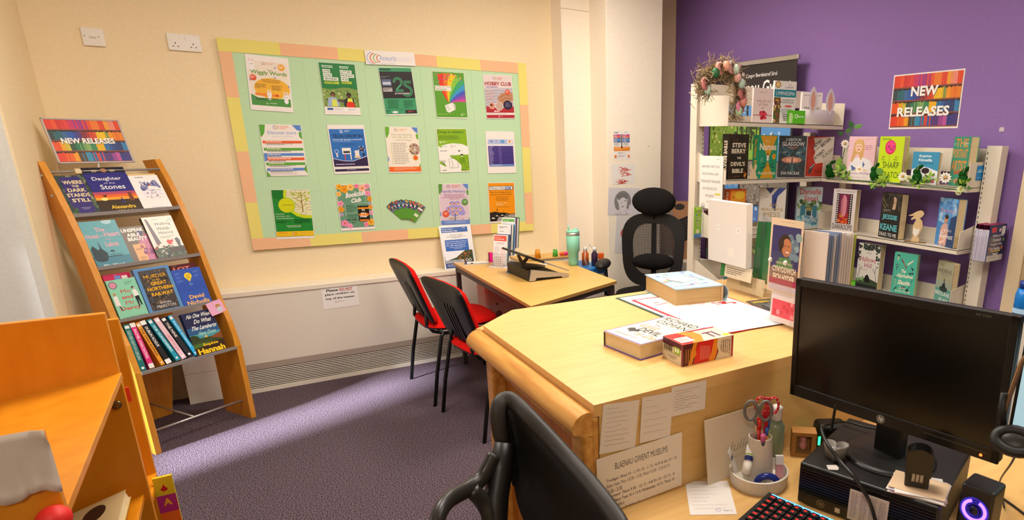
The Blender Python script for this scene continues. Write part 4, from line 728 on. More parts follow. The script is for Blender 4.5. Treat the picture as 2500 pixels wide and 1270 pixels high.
# books on left bay
def pxx(P): q=V(P)-EYE; return CX+FX*q.dot(CR)/q.dot(CF)
def lbook(zi,BL,BR,top,label,cover,art,t=.028,y=0,spine=None,sp_t=None,w=.155,**kw):
    best=None
    for i in range(-50,16):
        a=math.radians(i); u=V((cos(a),sin(a),0)); yy=2.662+y+max(0,-w*sin(a)); P=PY(yy,*BL); e=abs(pxx(P+u*w)-BR[0])
        if i>-38 and (best is None or e<best[0]): best=(e,P,u)
    P,u=best[1],best[2]; P.z=LT[zi]+.0005; h=hup(P,BL[0]+2,top)
    return book(label,P,u,w,h,t,cover,art,spine=spine,sp_t=sp_t,**kw)
def vt(t,c,a=.06,b=.9,w=.5): return lambda S,H:(setattr(S,'L',S.L+1),S.mb.add([S.P(50-w*50+100*w*q,H*(a+(b-a)*p)) for p,q in textmesh(t,.03)[0]],textmesh(t,.03)[1],S.mt(c)))
def c_letgo(A,H):
    A.R(0,0,100,H,'#ecdad4'); A.G(22,14,78,24,3,'#c8a8a8',.4,'c')
    for t,a,y,c in (('THE ART OF',16,52,88),('LETTING',26,67,74),('GO',42,82,58)): A.T(t,a,y,c,y+10,'#b07a70',.01)
    A.R(0,H-34,100,2.6,'#a8202c'); A.blobs(34,H-50,32,30,16,['#c8283a','#a81c2c','#e04a58'],6,9,2)
def c_lymph(A,H):
    A.R(0,0,100,H,'#ece8e2'); A.R(0,32,100,28,'#1d8a98'); A.T('LYMPHEDEMA',8,39,94,53,'#f0f2f0',.02); A.D(16,14,13,'#b88a4a'); A.D(16,14,9,'#e8c88a'); A.T('THE',64,12,76,16,'#5a5a60',.0); A.T('COMPLETE',48,20,86,27,'#2a4a54',.01)
    A.R(0,62,30,H-62,'#6a5a34'); A.blobs(1,64,28,H-70,30,['#c8a83a','#a85a2a','#4a6a2a','#e8d8b0','#6a3a44'],4,8,5); A.T('MANAGEMENT AND',38,68,94,74,'#2a4a54',.01); A.T('NUTRITION GUIDE',38,77,90,83,'#2a4a54',.01); A.D(67,94,17,'#d2404a',4.5); A.T('SECOND EDITION',55,92,79,96,'#f4e0e0',.0); A.G(36,106,90,124,3,'#7a9aa0',.4); A.G(40,H-36,86,H-8,4,'#3a3a44',.45,'c')
def c_alex(A,H):
    A.R(0,0,100,H,'#ebe2dc'); A.T('DR ALEX GEORGE',10,12,90,18,'#3a3438',.01)
    for t,y,b in (('THE',28,62),('MIND',48,66),('MANUAL',68,96)): A.T(t,14 if t=='MANUAL' else 34,y,b,y+15,'#4a3a3c',.03)
    A.G(60,92,90,100,2,'#4a4448')
def c_berry(A,H):
    A.R(0,0,100,H,'#1c1410'); A.blobs(2,2,96,H-4,50,['#241a14','#2c2018','#16100e','#341e14'],5,12,2); A.R(3,3,1,H-6,'#7a3a1e'); A.G(16,22,84,24,1,'#8a5a2a')
    for t,a,y,c,h in (('STEVE',16,32,86,17),('BERRY',14,54,86,17),('THE',42,84,62,8),('DEVIL\'S',12,102,84,16),('BIBLE',20,128,76,16)): A.T(t,a,y,c,y+h,'#ecdcc0',.03)
    A.G(34,156,74,159,1,'#c8722a'); A.blobs(80,H-30,14,24,10,['#c8722a','#a8521e','#e89a3a'],2,3.5,3)
def c_names(A,H):
    A.R(0,0,100,H,'#149068'); A.poly([(8,2),(96,2),(52,88)],'#d29a1e'); A.poly([(52,88),(86,H-2),(14,H-2)],'#d29a1e'); A.T('The',34,16,56,26,'#e8c8a0',.0); A.T('Names',6,28,94,52,'#f2dfc0',.03)
    A.D(50,66,3.4,'#3a2a24'); A.poly([(46,70),(55,70),(57,88),(45,88)],'#e8e0dc'); A.D(84,74,10,'#e09a1e'); A.G(78,70,90,78,3,'#8a5a14',.4,'c'); A.poly([(50,104),(20,112),(12,118),(40,112)],'#1c4a3c'); A.poly([(54,104),(84,110),(92,116),(66,110)],'#1c4a3c'); A.poly([(52,102),(22,94),(26,100)],'#1c4a3c'); A.poly([(54,102),(84,96),(80,101)],'#1c4a3c'); A.G(10,80,30,96,4,'#a8d8c0',.3); A.T('Florence Knapp',4,H-26,96,H-12,'#f2e2c0',.01)
def c_glas(A,H):
    A.R(0,0,100,H,'#343c42'); A.blobs(2,44,96,60,60,['#2f4a54','#3c5e68','#4a707a','#2a3a42'],5,10,4); A.D(48,88,38,'#c88a72',12); A.D(48,88,22,'#f0b498',7); A.poly([(46,H-20),(49,94),(51,94),(58,H-20)],'#4a7078')
    for i in range(4): A.line([(49,98),(14+i*24,H-24)],1,'#5f8a92')
    A.poly([(48,80),(52,80),(52,104),(48,104)],'#1c2024'); A.T('A DEATH IN',22,9,78,19,'#d8d8d8',.01); A.T('GLASGOW',10,22,92,37,'#e4e4e2',.01); A.G(26,41,76,48,2,'#d88a78',.45,'c'); A.T('EVA MACRAE',12,H-21,80,H-10,'#ecebe6',.02); A.G(14,58,32,64,2,'#c8d0d4',.4); A.G(66,58,88,66,2,'#c8d0d4',.4)
def c_hist(A,H):
    A.R(0,0,100,H,'#cc3a2c'); A.poly([(20,6),(100,0),(100,92),(34,104),(24,80),(30,60),(22,44),(26,24)],'#ebe2d2'); A.rot=(-.72,58,48)
    for t,x0,y,x1,h in (('A HISTORY',26,12,76,13),('OF MODERN',14,29,56,8),('BRITAIN',60,28,104,13),('IN TWENTY',12,50,62,12),('MURDERS',38,66,92,13)): A.T(t,x0,y,x1,y+h,'#2a2624',.03)
    A.rot=None; A.poly([(6,H-12),(12,H-34),(26,H-48),(32,H-44),(22,H-26),(18,H-8)],'#4a4448'); A.line([(14,H-30),(30,H-46)],3,'#cfc8c0'); A.T('COMPLETE',44,H-34,72,H-28,'#7a1c14'); A.T('DAVID WILSON',34,H-24,96,H-13,'#7a1c14',.02)
def c_kids(A,H):
    A.R(0,0,100,H,'#e8642a'); A.R(6,6,88,H-12,'#f0a02a'); A.D(60,20,30,'#f6c83a',14)
    for x,y in ((22,60),(50,50),(76,56),(34,80),(64,84),(84,78)): A.poly([(x-10,y+16),(x-14,y-2),(x-4,y+6),(x-2,y-14),(x+4,y+5),(x+14,y-6),(x+8,y+16)],'#2c5a2c')
    A.D(20,26,3,'#3a2c1c')
def c_mess(A,H):
    A.R(0,0,100,H,'#e6e0d6'); A.poly([(20,0),(56,0),(40,22)],'#3a4a86'); A.poly([(70,0),(100,0),(70,30),(60,60),(56,86),(48,70),(46,30)],'#3f5298'); A.poly([(56,40),(66,40),(62,88),(58,88)],'#24346c'); A.G(20,34,42,38,1,'#6a6a74')
    for t,a,y,c,h in (('OUR',38,60,68,11),('BEAUTIFUL',8,77,94,12),('MESS',18,94,82,18)): A.T(t,a,y,c,y+h,'#b8984a',.01)
    A.G(24,120,60,122,1,'#8a8a8a'); A.T('ADELE',28,128,72,140,'#3a3a40',.0); A.T('PARKS',14,144,90,160,'#2a2a30',.01)
def c_steel(A,H):
    A.R(0,0,100,H,'#b8c8cc'); A.blobs(2,52,96,30,50,['#4a6a3a','#6a8a4a','#38522c','#8aa060'],4,8,3); A.R(16,70,20,50,'#3a7a90'); A.R(64,70,18,50,'#3a7a90'); A.R(40,74,20,34,'#2c4a50')
    for i in range(4): A.R(42+i*4.6,76,2.6,14,'#c8b060')
    A.blobs(4,110,92,30,50,['#7ab0c0','#4a90a8','#a8c8d0','#d0d8d8'],4,8,8); A.T('Danielle',10,6,94,28,'#c84a4e',.01); A.T('Steel',28,32,82,52,'#c84a4e',.01); A.G(22,56,90,59,1,'#8a7a8a'); A.T('COLOUR',38,H-44,98,H-32,'#5a6a8c',.0); A.T('OF HOPE',30,H-26,86,H-14,'#5a6a8c',.0)
def c_green(A,H): A.R(0,0,100,H,'#efe9df'); A.D(30,20,12,'#5aa838'); A.T('N',40,40,60,60,'#d02c30',.05)
lbook(0,(1837,299),(1884,300),214.2,'THE ART OF LETTING GO, pale pink book with red bow on the top shelf','#ecdad4',c_letgo,.016,w=.13)
lbook(0,(1886,300),(1938.3,301),196.5,'tall LYMPHEDEMA guide with teal title band on the top shelf','#ece8e2',c_lymph,.014,w=.148,H0=160)
lbook(0,(1954,302),(2003,303),224.4,'pale mind manual book partly hidden behind the paper bunny ears','#ebe2dc',c_alex,.02,y=.05,w=.135)
lbook(1,(1776.5,437),(1824,437),327,'The Devil\'s Bible, black hardback with cream letters','#1c1410',c_berry,.05,sp_t=vt('STEVE BERRY','#ecdcc0',.14,.8),w=.156,y=.015,H0=168)
lbook(1,(1848,437),(1893.6,437),329.5,'The Names, green and mustard hardback','#149068',c_names,.045,sp_t=vt('The Names  Florence','#d29a1e',.08,.9),w=.148)
lbook(1,(1898,436),(1964,436),331,'A DEATH IN GLASGOW, dark grey book with glowing figure','#343c42',c_glas,.035,sp_t=vt('A DEATH IN GLASGOW','#a8a8a8',.1,.8),w=.16)
lbook(1,(1967,435),(2029,433),333,'A HISTORY OF MODERN BRITAIN IN TWENTY MURDERS, red and cream book','#cc3a2c',c_hist,.035,y=.03,w=.158)
lbook(2,(1779,556),(1818,556),463,'orange children\'s novel with green plants on the third shelf','#e8642a',c_kids,.045,y=.03,w=.128,sp_t=vt('ROUNDS','#f6d8b0'))
lbook(2,(1850.5,560),(1913.5,560),458.5,'OUR BEAUTIFUL MESS, white hardback with blue ribbon art','#e6e0d6',c_mess,.045,sp_t=vt('OUR BEAUTIFUL MESS','#b8984a',.1,.8),w=.155,H0=166)
lbook(2,(1941,556),(2005,556),456,'pale blue hardback with red title and blue shutters picture','#b8c8cc',c_steel,.045,spine='#5a88b0',sp_t=vt('Danielle Steel','#c84a4e',.06,.6),w=.155)
lbook(3,(1852,662),(1908,664),565,'white book with a red N behind the acrylic holders','#efe9df',c_green,.03)
def c_look(A,H): A.T('look see',30,H*.6,96,H*.82,'#e8f0f0',.01,.1)
lbook(3,(1769,690),(1795,692),640,'teal look see booklet low behind the acrylic holders','#2f8494',c_look,.01,y=.02,w=.09)
# books on the right bay
RT=[1.335,1.025,.715]
def qbook(zi,BL,BR,TL,label,cover,art,t,w=.155,x=3.006,**kw):
    best=None
    for i in range(-150,-56):
        a=math.radians(i); u=V((cos(a),sin(a),0)); P=PX(x+max(0,-w*cos(a)),*BL); e=abs(pxx(P+u*w)-BR[0])
        if best is None or e<best[0]: best=(e,P,u)
    P,u=best[1],best[2]; P.z=RT[zi]+.0005; h=hup(P,*TL); return book(label,P,u,w,h,t,cover,art,**kw)
def c_fiona(A,H):
    A.R(0,0,100,H,'#ecc0c8'); A.poly([(6,110),(16,84),(34,74),(60,74),(84,84),(98,112),(98,128),(4,128)],'#ece6ea'); A.poly([(14,100),(34,112),(58,112),(66,98),(58,88),(62,118),(20,122)],'#5a70a8'); A.poly([(22,20),(38,8),(54,12),(60,34),(58,70),(48,84),(40,62),(30,64),(20,90),(12,88),(18,52)],'#d8a868'); A.D(38,38,13,'#f0c8a8',17); A.D(38,18,13,'#e0b478',9); A.D(33,35,1.8,'#4a3a3a'); A.D(44,35,1.8,'#4a3a3a'); A.D(38,46,5,'#c8504a',1.8); A.poly([(26,118),(60,114),(80,118),(70,126),(30,126)],'#ecc0a0'); A.G(62,32,92,50,3,'#b8708a',.35); A.G(60,8,94,14,2,'#d8a0b0',.4)
    A.R(0,H-30,100,30,'#efe4e4'); A.T('Fiona Phillips',6,H-27,92,H-15,'#8a5a94',.0); A.T('Remember When',24,H-10,80,H-5,'#b090b0',.0)
def c_sharp(A,H):
    A.R(0,0,100,H,'#c2dc1e'); A.G(10,6,92,14,1,'#8aa41c',.8); A.D(46,36,22,'#d82c5a',24); A.D(46,34,18,'#e8468a',19); A.line([(34,38),(40,30),(44,40),(52,46),(58,34),(64,32)],2,'#3a1420'); A.line([(46,60),(44,H-40)],.8,'#5a6a1c')
    for a,y in ((16,66),(14,74),(20,82),(70,66),(66,74),(68,82)): A.T('But',a,y,a+14,y+5,'#3a4a14',.0)
    A.T('SHARP',22,H-66,88,H-46,'#3a5a1c',.0); A.T('SCRATCH',8,H-34,96,H-14,'#3a5a1c',.0)
def c_burn(A,H):
    A.R(0,0,100,H,'#3d92b8'); A.T('Sophie',24,14,70,27,'#eef2f2',.02); A.T('Kinsella',24,31,74,44,'#eef2f2',.02); A.T('The Burnout',24,48,80,57,'#1c4a68',.01); A.wave(0,100,lambda x:80-10*sin((x-10)/22),H,'#e8e8ec'); A.D(54,88,15,'#2a1c1c',14); A.poly([(40,H-28),(56,H-44),(68,H-28)],'#e8dcd8'); A.D(56,H-46,4,'#d8a888'); A.poly([(60,H-24),(90,H-26),(92,H-10),(62,H-8)],'#c84a6a')
    for i in range(3): A.line([(44,H-26+i*4),(92,H-28+i*4)],1.2,'#e89ab0')
def c_port(A,H):
    A.R(0,0,100,H,'#3f9a7c')
    for t,y,h in (('THE',6,26),('PORTRAIT',37,28),('ARTIST',72,34)): A.T(t,14 if t=='THE' else 4,y,88 if t=='THE' else 92,y+h,'#d8964a',.03)
    A.poly([(22,116),(66,112),(72,H-50),(26,H-46)],'#b86a4a'); A.D(46,138,14,'#d8a080',10); A.D(46,138,4,'#3a3440'); A.G(62,18,92,28,3,'#c8e0d4',.4); A.G(4,20,24,28,2,'#c8e0d4',.4); A.G(10,H-20,84,H-10,2,'#c89a5a',.4)
def c_darkr(A,H):
    A.R(0,0,100,H,'#e4d8d4'); A.T('REBECCA HANNIGAN',10,5,92,10,'#5a4a54',.0); A.R(17,16,68,108,'#181416'); A.R(28,18,44,104,'#8a2c50'); A.R(28,86,44,36,'#c8362c'); A.D(50,60,14,'#e08a9a',40); A.blobs(29,90,42,30,16,['#e8641e','#f09a2c','#b81e24'],3,6,3)
    for x in (30,36,42,62,68): A.R(x,22,1.8,92,'#3a1430')
    for i in range(13):
        for x in (20,76): A.R(x,20+i*8,5,4.6,'#ece4e0')
    A.T('DARKROOMS',6,H-26,94,H-6,'#1c181c',.02)
def c_keane(A,H):
    A.R(0,0,100,H,'#24221f'); A.blobs(2,4,96,60,60,['#2c2a24','#4a4438','#1c1a18','#3a362c'],6,12,2); A.D(64,32,15,'#b89a7c',22); A.poly([(50,8),(60,4),(62,30),(54,70),(46,80),(42,40)],'#3a2c22'); A.poly([(76,10),(86,40),(84,80),(74,66)],'#2c221c'); A.D(60,30,2,'#2a201c'); A.D(69,30,2,'#2a201c'); A.line([(8,16),(28,44)],1.5,'#a89a5a'); A.line([(6,34),(24,52)],1.2,'#a89a5a')
    A.T('JESSIE',12,H-80,88,H-60,'#5fb8c0',.03); A.T('KEANE',6,H-48,92,H-26,'#5fb8c0',.03); A.T('DEAD TO ME',6,H-18,92,H-6,'#ecebe6',.03); A.G(16,H-96,50,H-88,2,'#a8a49c',.4)
def c_ever(A,H):
    A.R(0,0,100,H,'#4a8ac8'); A.blobs(2,2,96,70,50,['#5a9ad4','#7ab0dc','#4a80bc','#a8c8e4'],6,12,2); A.poly([(60,H),(70,60),(100,48),(100,H)],'#2c4470'); A.poly([(20,H-4),(26,90),(40,78),(58,80),(66,110),(60,H-4)],'#d8a898'); A.D(48,66,10,'#c8906c',12); A.D(50,58,10,'#3a2a28',7); A.blobs(22,92,40,60,40,['#e8c0b0','#c88a7c','#f0d8cc'],2,4,5)
    A.T('From',26,16,80,26,'#7aa8d8'); A.T('Beauvais',14,32,86,44,'#d890a8',.0); A.T('Everest',26,H-42,94,H-26,'#f0ece6',.01); A.T('Hilary',46,H-58,84,H-46,'#e8dcd8',.0)
def c_jewel(A,H):
    A.R(0,0,100,H,'#2f86bc'); A.R(0,0,100,H*.35,'#2774b4'); A.R(0,H*.55,100,H*.22,'#4a9ab4'); A.T('TERRY SHAMES',8,8,90,16,'#a8d0e8',.0)
    for t,a,y,c in (('CURIOUS',18,34,86),('POISONING',10,50,90),('of JEWEL',26,66,82),('BARNES',24,82,78)): A.T(t,a,y,c,y+10,'#1a5a8c',.01)
    A.R(0,H-34,100,34,'#4a2c1c'); A.blobs(2,H-38,96,34,60,['#8a4a24','#2c1c16','#c87a3a','#5a3420'],3,6,4)
def c_hallow(A,H):
    A.R(0,0,100,H,'#ddd8cc'); A.blobs(2,2,96,18,60,['#2c3a34','#3a4a44','#1c2824'],3,5,3); A.blobs(84,10,14,70,30,['#2c3a34','#3a4a44'],2.5,4.5,4); A.blobs(2,30,8,40,12,['#2c3a34'],2.5,4,4); A.G(34,28,66,38,2,'#a8a49c',.4,'c'); A.T('Hallows',12,46,84,64,'#b84a6a',.0); A.T('Hill',34,68,66,84,'#b84a6a',.0); A.G(22,92,76,96,1,'#9a968c')
    A.wave(0,100,lambda x:H-30-8*sin(x/30),H,'#3a4c34'); A.wave(0,100,lambda x:H-14,H,'#1c2420'); A.poly([(38,H-24),(42,H-46),(52,H-52),(62,H-40),(64,H-22)],'#16181a'); A.blobs(4,H-40,30,16,10,['#6a9a5a','#8ab87a'],3,5); 
    for pts in ([(6,H-30),(14,H-64),(8,H-84)],[(14,H-64),(24,H-78)],[(94,H-26),(84,H-66),(90,H-86)],[(84,H-60),(74,H-74)]): A.line(pts,1.6,'#2c3230')
def c_alph(A,H):
    A.R(0,0,100,H,'#4fb89c'); k='#20303a'; A.line([(12,10),(24,12)],6,k); A.line([(18,12),(16,28)],3,'#e8d8a0'); A.D(16,46,6,k); A.D(16,46,3.5,'#7ad0b8'); A.line([(16,52),(14,62)],2.5,k); A.line([(30,22),(58,50)],2.4,k); A.line([(34,20),(56,52)],2.4,'#c8322c'); A.poly([(58,36),(70,28),(84,18),(80,26),(62,40)],'#e8e0c8'); A.poly([(74,44),(88,50),(84,58)],k); A.D(74,68,5,k,3); A.D(84,66,5,k,3)
    A.T('The',36,56,56,68,'#f0ead0',.03); A.T('Alphabet',14,72,86,88,'#f0ead0',.03,.1); A.T('Sleuths',24,94,80,110,'#f0ead0',.03,.1); A.line([(8,88),(20,88)],3,k); A.line([(14,88),(14,118)],1.6,'#e8d8a0'); A.line([(88,86),(74,122)],1.6,k); A.D(70,128,6,k,7); A.poly([(42,118),(58,114),(62,120),(50,128)],k); A.line([(12,132),(24,120)],3,k); A.T('LAURA',34,H-34,62,H-26,'#f0ead0',.01); A.T('JENSEN WALKER',18,H-22,84,H-14,'#f0ead0',.01)
def c_bird(A,H):
    A.R(0,0,100,H,'#a8a488'); A.R(0,H*.45,100,H*.2,'#9aa894'); A.R(0,H*.62,100,H*.38,'#5a9a8c'); A.T('V.C.',16,8,40,18,'#5a584a',.0); A.T('ANDREWS',6,26,92,40,'#3a3a34',.0); A.G(20,44,80,52,2,'#7a7868',.4,'c'); A.D(52,H*.62,26,'#2c3c3a',10); A.poly([(40,H*.6),(44,H*.5),(58,H*.48),(66,H*.6)],'#222c2c'); A.poly([(49,H*.5),(50,H*.38),(54,H*.38),(55,H*.5)],'#222c2c'); A.T('BIRDLANE',4,H-48,96,H-34,'#dce4dc',.02); A.T('ISLAND',34,H-26,92,H-12,'#dce4dc',.02)
qbook(0,(2064.9,434),(2130,437),(2071.5,333),'pink memoir with a blonde woman in white on the cover','#ecc0c8',c_fiona,.03)
qbook(0,(2138.7,440),(2197,446),(2148.7,333),'lime green SHARP SCRATCH book with pink balloon','#c2dc1e',c_sharp,.05,w=.15)
qbook(0,(2221.4,445),(2285.3,452),(2227,370),'The Burnout, blue audiobook case beside the lime book','#3d92b8',c_burn,.03,w=.15,backc='#e8e8e8')
qbook(0,(2315,450),(2354.8,457),(2330.5,334),'THE PORTRAIT ARTIST, green hardback with orange title','#3f9a7c',c_port,.045,w=.155)
qbook(1,(2027.9,557),(2083,565),(2038,460.5),'DARKROOMS, white book with film-strip cover','#e4d8d4',c_darkr,.045)
qbook(1,(2143.8,572.3),(2190.4,581),(2157.7,470),'DEAD TO ME, thick black book with teal letters','#24221f',c_keane,.05,w=.158)
qbook(1,(2281,594),(2325,606),(2295,481),'blue Everest novel with smiling woman in a pink dress','#4a8ac8',c_ever,.05)
qbook(2,(2024,674),(2072,684),(2030.4,587),'sky blue paperback with brown harbour strip on the lowest visible shelf','#2f86bc',c_jewel,.025,w=.13)
qbook(2,(2088.4,692),(2140,702),(2097,592),'Hallows Hill, pale book with spooky trees','#ddd8cc',c_hallow,.045,w=.15,H0=160)
qbook(2,(2174,712),(2229.5,724),(2185.4,615),'The Alphabet Sleuths, mint green paperback with tools','#4fb89c',c_alph,.028,w=.135)
qbook(2,(2278.6,734),(2315.2,744),(2292.5,634),'Birdlane Island, murky green paperback at the right end','#a8a488',c_bird,.035,w=.13)
# ---------- roller banner behind the left bay ----------
o=thing('roller_banner','tall black council roller banner with landscape photos behind the left shelving bay','banner',(3.1,3.90,0),(0,-1,0)); bw=.88; bt=2.075
b=MB(); b.box((0,0,.04),(bw,.002,bt-.02),m('#2e2a2b',.4)); A=Art(b,(0,0,bt-.02),(1,0,0),(0,0,1),bw,r=.4); bh=100*(bt-.06)/bw
A.T('Cyngor Bwrdeistref Sirol',45,7.5,80,11.2,'#e8e4e2',.01); A.T('Blaenau Gwent',27,13,96,23,'#f2f0ee',.02)
def tile(x,y,w,h,kind):
    y-=12
    if kind=='sky': A.R(x,y,w,h,'#5a9ad8'); A.blobs(x+1,y+h*.3,w-2,h*.3,14,['#a8c8e8','#c8dcf0','#7ab0e0'],1,2.4,int(x)); A.poly([(x+w*.25,y+h),(x+w*.28,y+h*.5),(x+w*.42,y+h*.3),(x+w*.56,y+h*.5),(x+w*.58,y+h)],'#6a5044')
    if kind=='grass': A.R(x,y,w,h,'#7a9a3a'); A.blobs(x+1,y+1,w-2,h-2,150,['#a8b85a','#5a7a2c','#c8c87a','#8aa84a','#45602a'],.6,1.6,int(y))
    if kind=='trees':
        A.R(x,y,w,h,'#8ab84a'); A.blobs(x+1,y+1,w-2,h*.5,60,['#3c5a24','#5a7a34','#2c4420'],1,2.2,3)
        for i in range(5): A.R(x+3+i*w/5.2,y+1,1.5,h*.7,'#3a2c22')
    if kind=='stone': A.R(x,y,w,h,'#8a8078'); A.blobs(x+.6,y+.6,w-1.2,h-1.2,140,['#a89c90','#6a625c','#c0b4a8','#544c48'],.5,1.3,int(x+y))
    if kind=='poppy': A.R(x,y,w,h,'#6a6a70'); A.R(x,y,w,h*.35,'#6a4038'); A.blobs(x+1,y+h*.3,w-2,h*.6,60,['#4a5a34','#5a6a44','#6a6a70'],.7,1.5,5); A.blobs(x+3,y+h*.35,w-6,h*.4,16,['#c8281c','#d83a24'],1,1.9,6)
    if kind=='rock': A.R(x,y,w,h,'#4a80d0'); A.blobs(x+1,y+1,w-2,h*.4,12,['#c8dcf0','#8ab8e8'],1,2,7); A.poly([(x,y+h),(x,y+h*.7),(x+w*.4,y+h*.55),(x+w,y+h*.3),(x+w,y+h)],'#7a6a4a'); A.blobs(x+w*.3,y+h*.62,w*.68,h*.36,40,['#9a8458','#5c5238','#6a7a44'],.6,1.6,2)
for q in ((2,40,46,14,'sky'),(50,40,48,14,'sky'),(2,55,62,30,'grass'),(66,55,32,30,'sky'),(34,58,30,26,'trees'),(2,86,40,34,'sky'),(44,86,54,34,'stone'),(2,121,30,34,'stone'),(33,121,40,34,'rock'),(74,121,24,34,'trees'),(2,156,60,22,'poppy'),(63,156,35,22,'grass')): tile(*q)
A.R(0,179,100,bh-179,'#221e20'); b.build('printed_sheet',o)
b=MB(); b.box((-.015,-.012,bt-.03),(bw+.015,.014,bt),m('#b8b2ae',.3,.7)); b.build('top_rail',o,bev=.004)
b=MB(); b.box((-.02,-.04,0),(bw+.02,.05,.06),m('#b8b2ae',.3,.7)); b.build('base',o,bev=.01)
b=MB(); b.tube([(bw/2,.012,.05),(bw/2,.012,bt-.02)],.008,GREYM); b.build('pole',o)
# ---------- wreath on the left bay ----------
q=random.Random(11)
def wp(t):  # hangs over end bracket: arc from left of the bracket, over, and down inside the shelf
    pts=[(1716,232),(1712,204),(1722,184),(1742,172),(1765,164),(1786,172),(1798,196),(1803,224),(1800,256),(1792,284)]
    i=min(int(t*9),8); f=t*9-i; a=pts[i];c=pts[i+1]; return PY(2.72-.05*sin(t*PI),a[0]+(c[0]-a[0])*f,a[1]+(c[1]-a[1])*f)
o=thing('easter_wreath','dried grass Easter wreath with pastel eggs and roses over the shelf end','wreath',wp(.5)); o.matrix_world=Matrix.Identity(4)
b=MB()
for i in range(1100):
    t=q.random(); p=wp(t)+V((q.gauss(0,.025),q.gauss(0,.02),q.gauss(0,.025))); d=V((q.gauss(0,1),q.gauss(0,.6),q.gauss(0,1))).normalized()*q.uniform(.012,.032); e=V((q.gauss(0,.008),q.gauss(0,.008),q.gauss(0,.008)))
    b.tube([p-d,p+e,p+d],q.uniform(.0007,.0018),m(q.choice(['#b89a6a','#8a7048','#d0b88a','#6a5638','#a8885a','#9a8a6a']),.8),4,False)
tag(b.build('dried_grass',o),kind='stuff')
b=MB()
for k in range(5): b.tube([wp(i/24)+V((.026*cos(i*1.1+k*1.3),-.02+.012*sin(i+k),.026*sin(i*1.1+k*1.3))) for i in range(25)],.0028,m('#6f6252',.8),6)
b.build('twig_ring',o)
for i,(t,c) in enumerate(((.04,'#b8d0b8'),(.3,'#2c6a3c'),(.42,'#e8a888'),(.55,'#c8d8c0'),(.62,'#e8b0a0'),(.72,'#b8d0c0'),(.97,'#b8d0a8'),(.86,'#d88a7a'))):
    b=MB(); b.ell(wp(t)+V((q.uniform(-.01,.01),-.036,q.uniform(-.01,.01))),.021,.02,.027,m(c,.5)); b.build('egg',o)
for i,(t,c) in enumerate(((.1,'#d88a84'),(.36,'#e0a090'),(.5,'#d8a098'),(.8,'#c87a74'),(.92,'#e08aa0'))):
    b=MB(); p=wp(t)+V((0,-.036,.004))
    for k in range(5): b.lathe([(.005+.005*k,.006),(.009+.006*k,.0),(.008+.0065*k,-.008+.001*k)],p,m(c,.7),9,(.1,-1,.15),False)
    b.build('rose',o)
for t,c in ((.45,'#f2ece4'),(.66,'#f2ece4'),(.57,'#e8a0b0'),(.9,'#f0a0a8')):
    b=MB(); p=wp(t)+V((.01,-.045,.022))
    for k in range(5): b.ell(p+V((.006*cos(k*1.256),0,.006*sin(k*1.256))),.005,.0015,.005,m(c,.6),8,4)
    b.ell(p+V((0,-.002,0)),.002,.002,.002,m('#e8c84a'),6,4); b.build('blossom',o)
# ---------- paper ears, green boxes, quote sign ----------
P=PY(2.68,1964,304); P.z=1.6405; Q=PY(2.68,2046,306); w=Q.x-P.x
o=thing('bunny_ears_headband','white paper headband with pink-centred bunny ears on the top shelf','headband',P)
b=MB(); n=18
def arc(z,r=1): return [(w/2-w/2*cos(PI*i/n)*r,.05-.055*sin(PI*i/n)*r,z) for i in range(n+1)]
b.grid([arc(0),arc(.085)],m('#ded6d6',.6)); b.build('band',o,solid=.001)
for fx in (.36,.80):
    q0=PY(2.65,1990 if fx<.5 else 2032,260 if fx<.5 else 262); x=q0.x-P.x; b=MB(); hh=.155
    el=[(x+.040*sin(PI*(i/14))**.8*(1 if i<=14 else 1),-.012,.055+hh*(i/14)) for i in range(15)]; el2=[(2*x-p[0],p[1],p[2]) for p in el[::-1]]
    b.prism((el+el2[1:-1])[::-1],(0,.001,0),m('#f0ebec',.6)); o2=b.build('ear',o)
    b=MB(); pts=[(x+(p[0]-x)*.5,-.0125,.055+.02+(p[2]-.055)*.72) for p in (el+el2[1:-1])][::-1]; b.prism(pts,(0,.0004,0),m('#efb49c',.6)); b.build('inner_ear',o2)
def gbox(label,P,x,s=(.095,.03,.062),tilt=None):
    o=thing('card_box',label,'box',P,x); b=MB(); b.box((0,0,0),s,m('#5fc81e',.5)); b.build('box',o,bev=.001)
    b=MB(); b.box((0,-.0004,0),(s[0],0,s[2]),m('#5fc81e',.5)); A=Art(b,(0,-.0005,s[2]),(1,0,0),(0,0,1),s[0]); A.poly([(4,62),(6,14),(22,12),(28,30),(26,60)],'#c8f0a0'); A.ring(48,28,8,4,'#eefae8'); A.T('Better Box',58,24,92,34,'#eefae8',.02); b.build('printed_face',o)
    return o
P=PY(2.66,1923,303.5); P.z=1.6405; gbox('small bright green card box on the top shelf beside the bunny ears',P,(1,-.25,0),(.112,.03,.072))
P=PZ(.716,2040,689); o=gbox('bright green card box lying flat on the low shelf',P,(.2,-1,0),(.15,.05,.022))
ax=LX0-.004
def onx(x): return lambda a,b_: PX(x,a,b_)
A_=PX(ax,1709,379.5);B_=PX(ax,1775,381);C_=PX(ax,1704.6,489)
def a_quote(A,H):
    A.G(72,8,92,10,1,'#6a6464')
    for i,(t,a,c) in enumerate((('LIBRARIES ARE FUN,',8,86),('EDUCATIONAL, AND',12,82),('THE BIGGEST BARGAIN',5,90),('ON THE FACE OF',14,76),('THE EARTH.',26,66))): A.T(t,a,25+i*19.5,c,32+i*19.5,'#5a5250',.0)
    A.R(68,98,24,5,'#d8cc5a'); A.G(34,122,62,125,1,'#3a3432')
    for x in (8,74):
        for k in range(4): A.line([(x,134+k*6),(x+10,128+k*6),(x+18,134+k*6),(x+8,140+k*6),(x,134+k*6)],.9,'#3a3432')
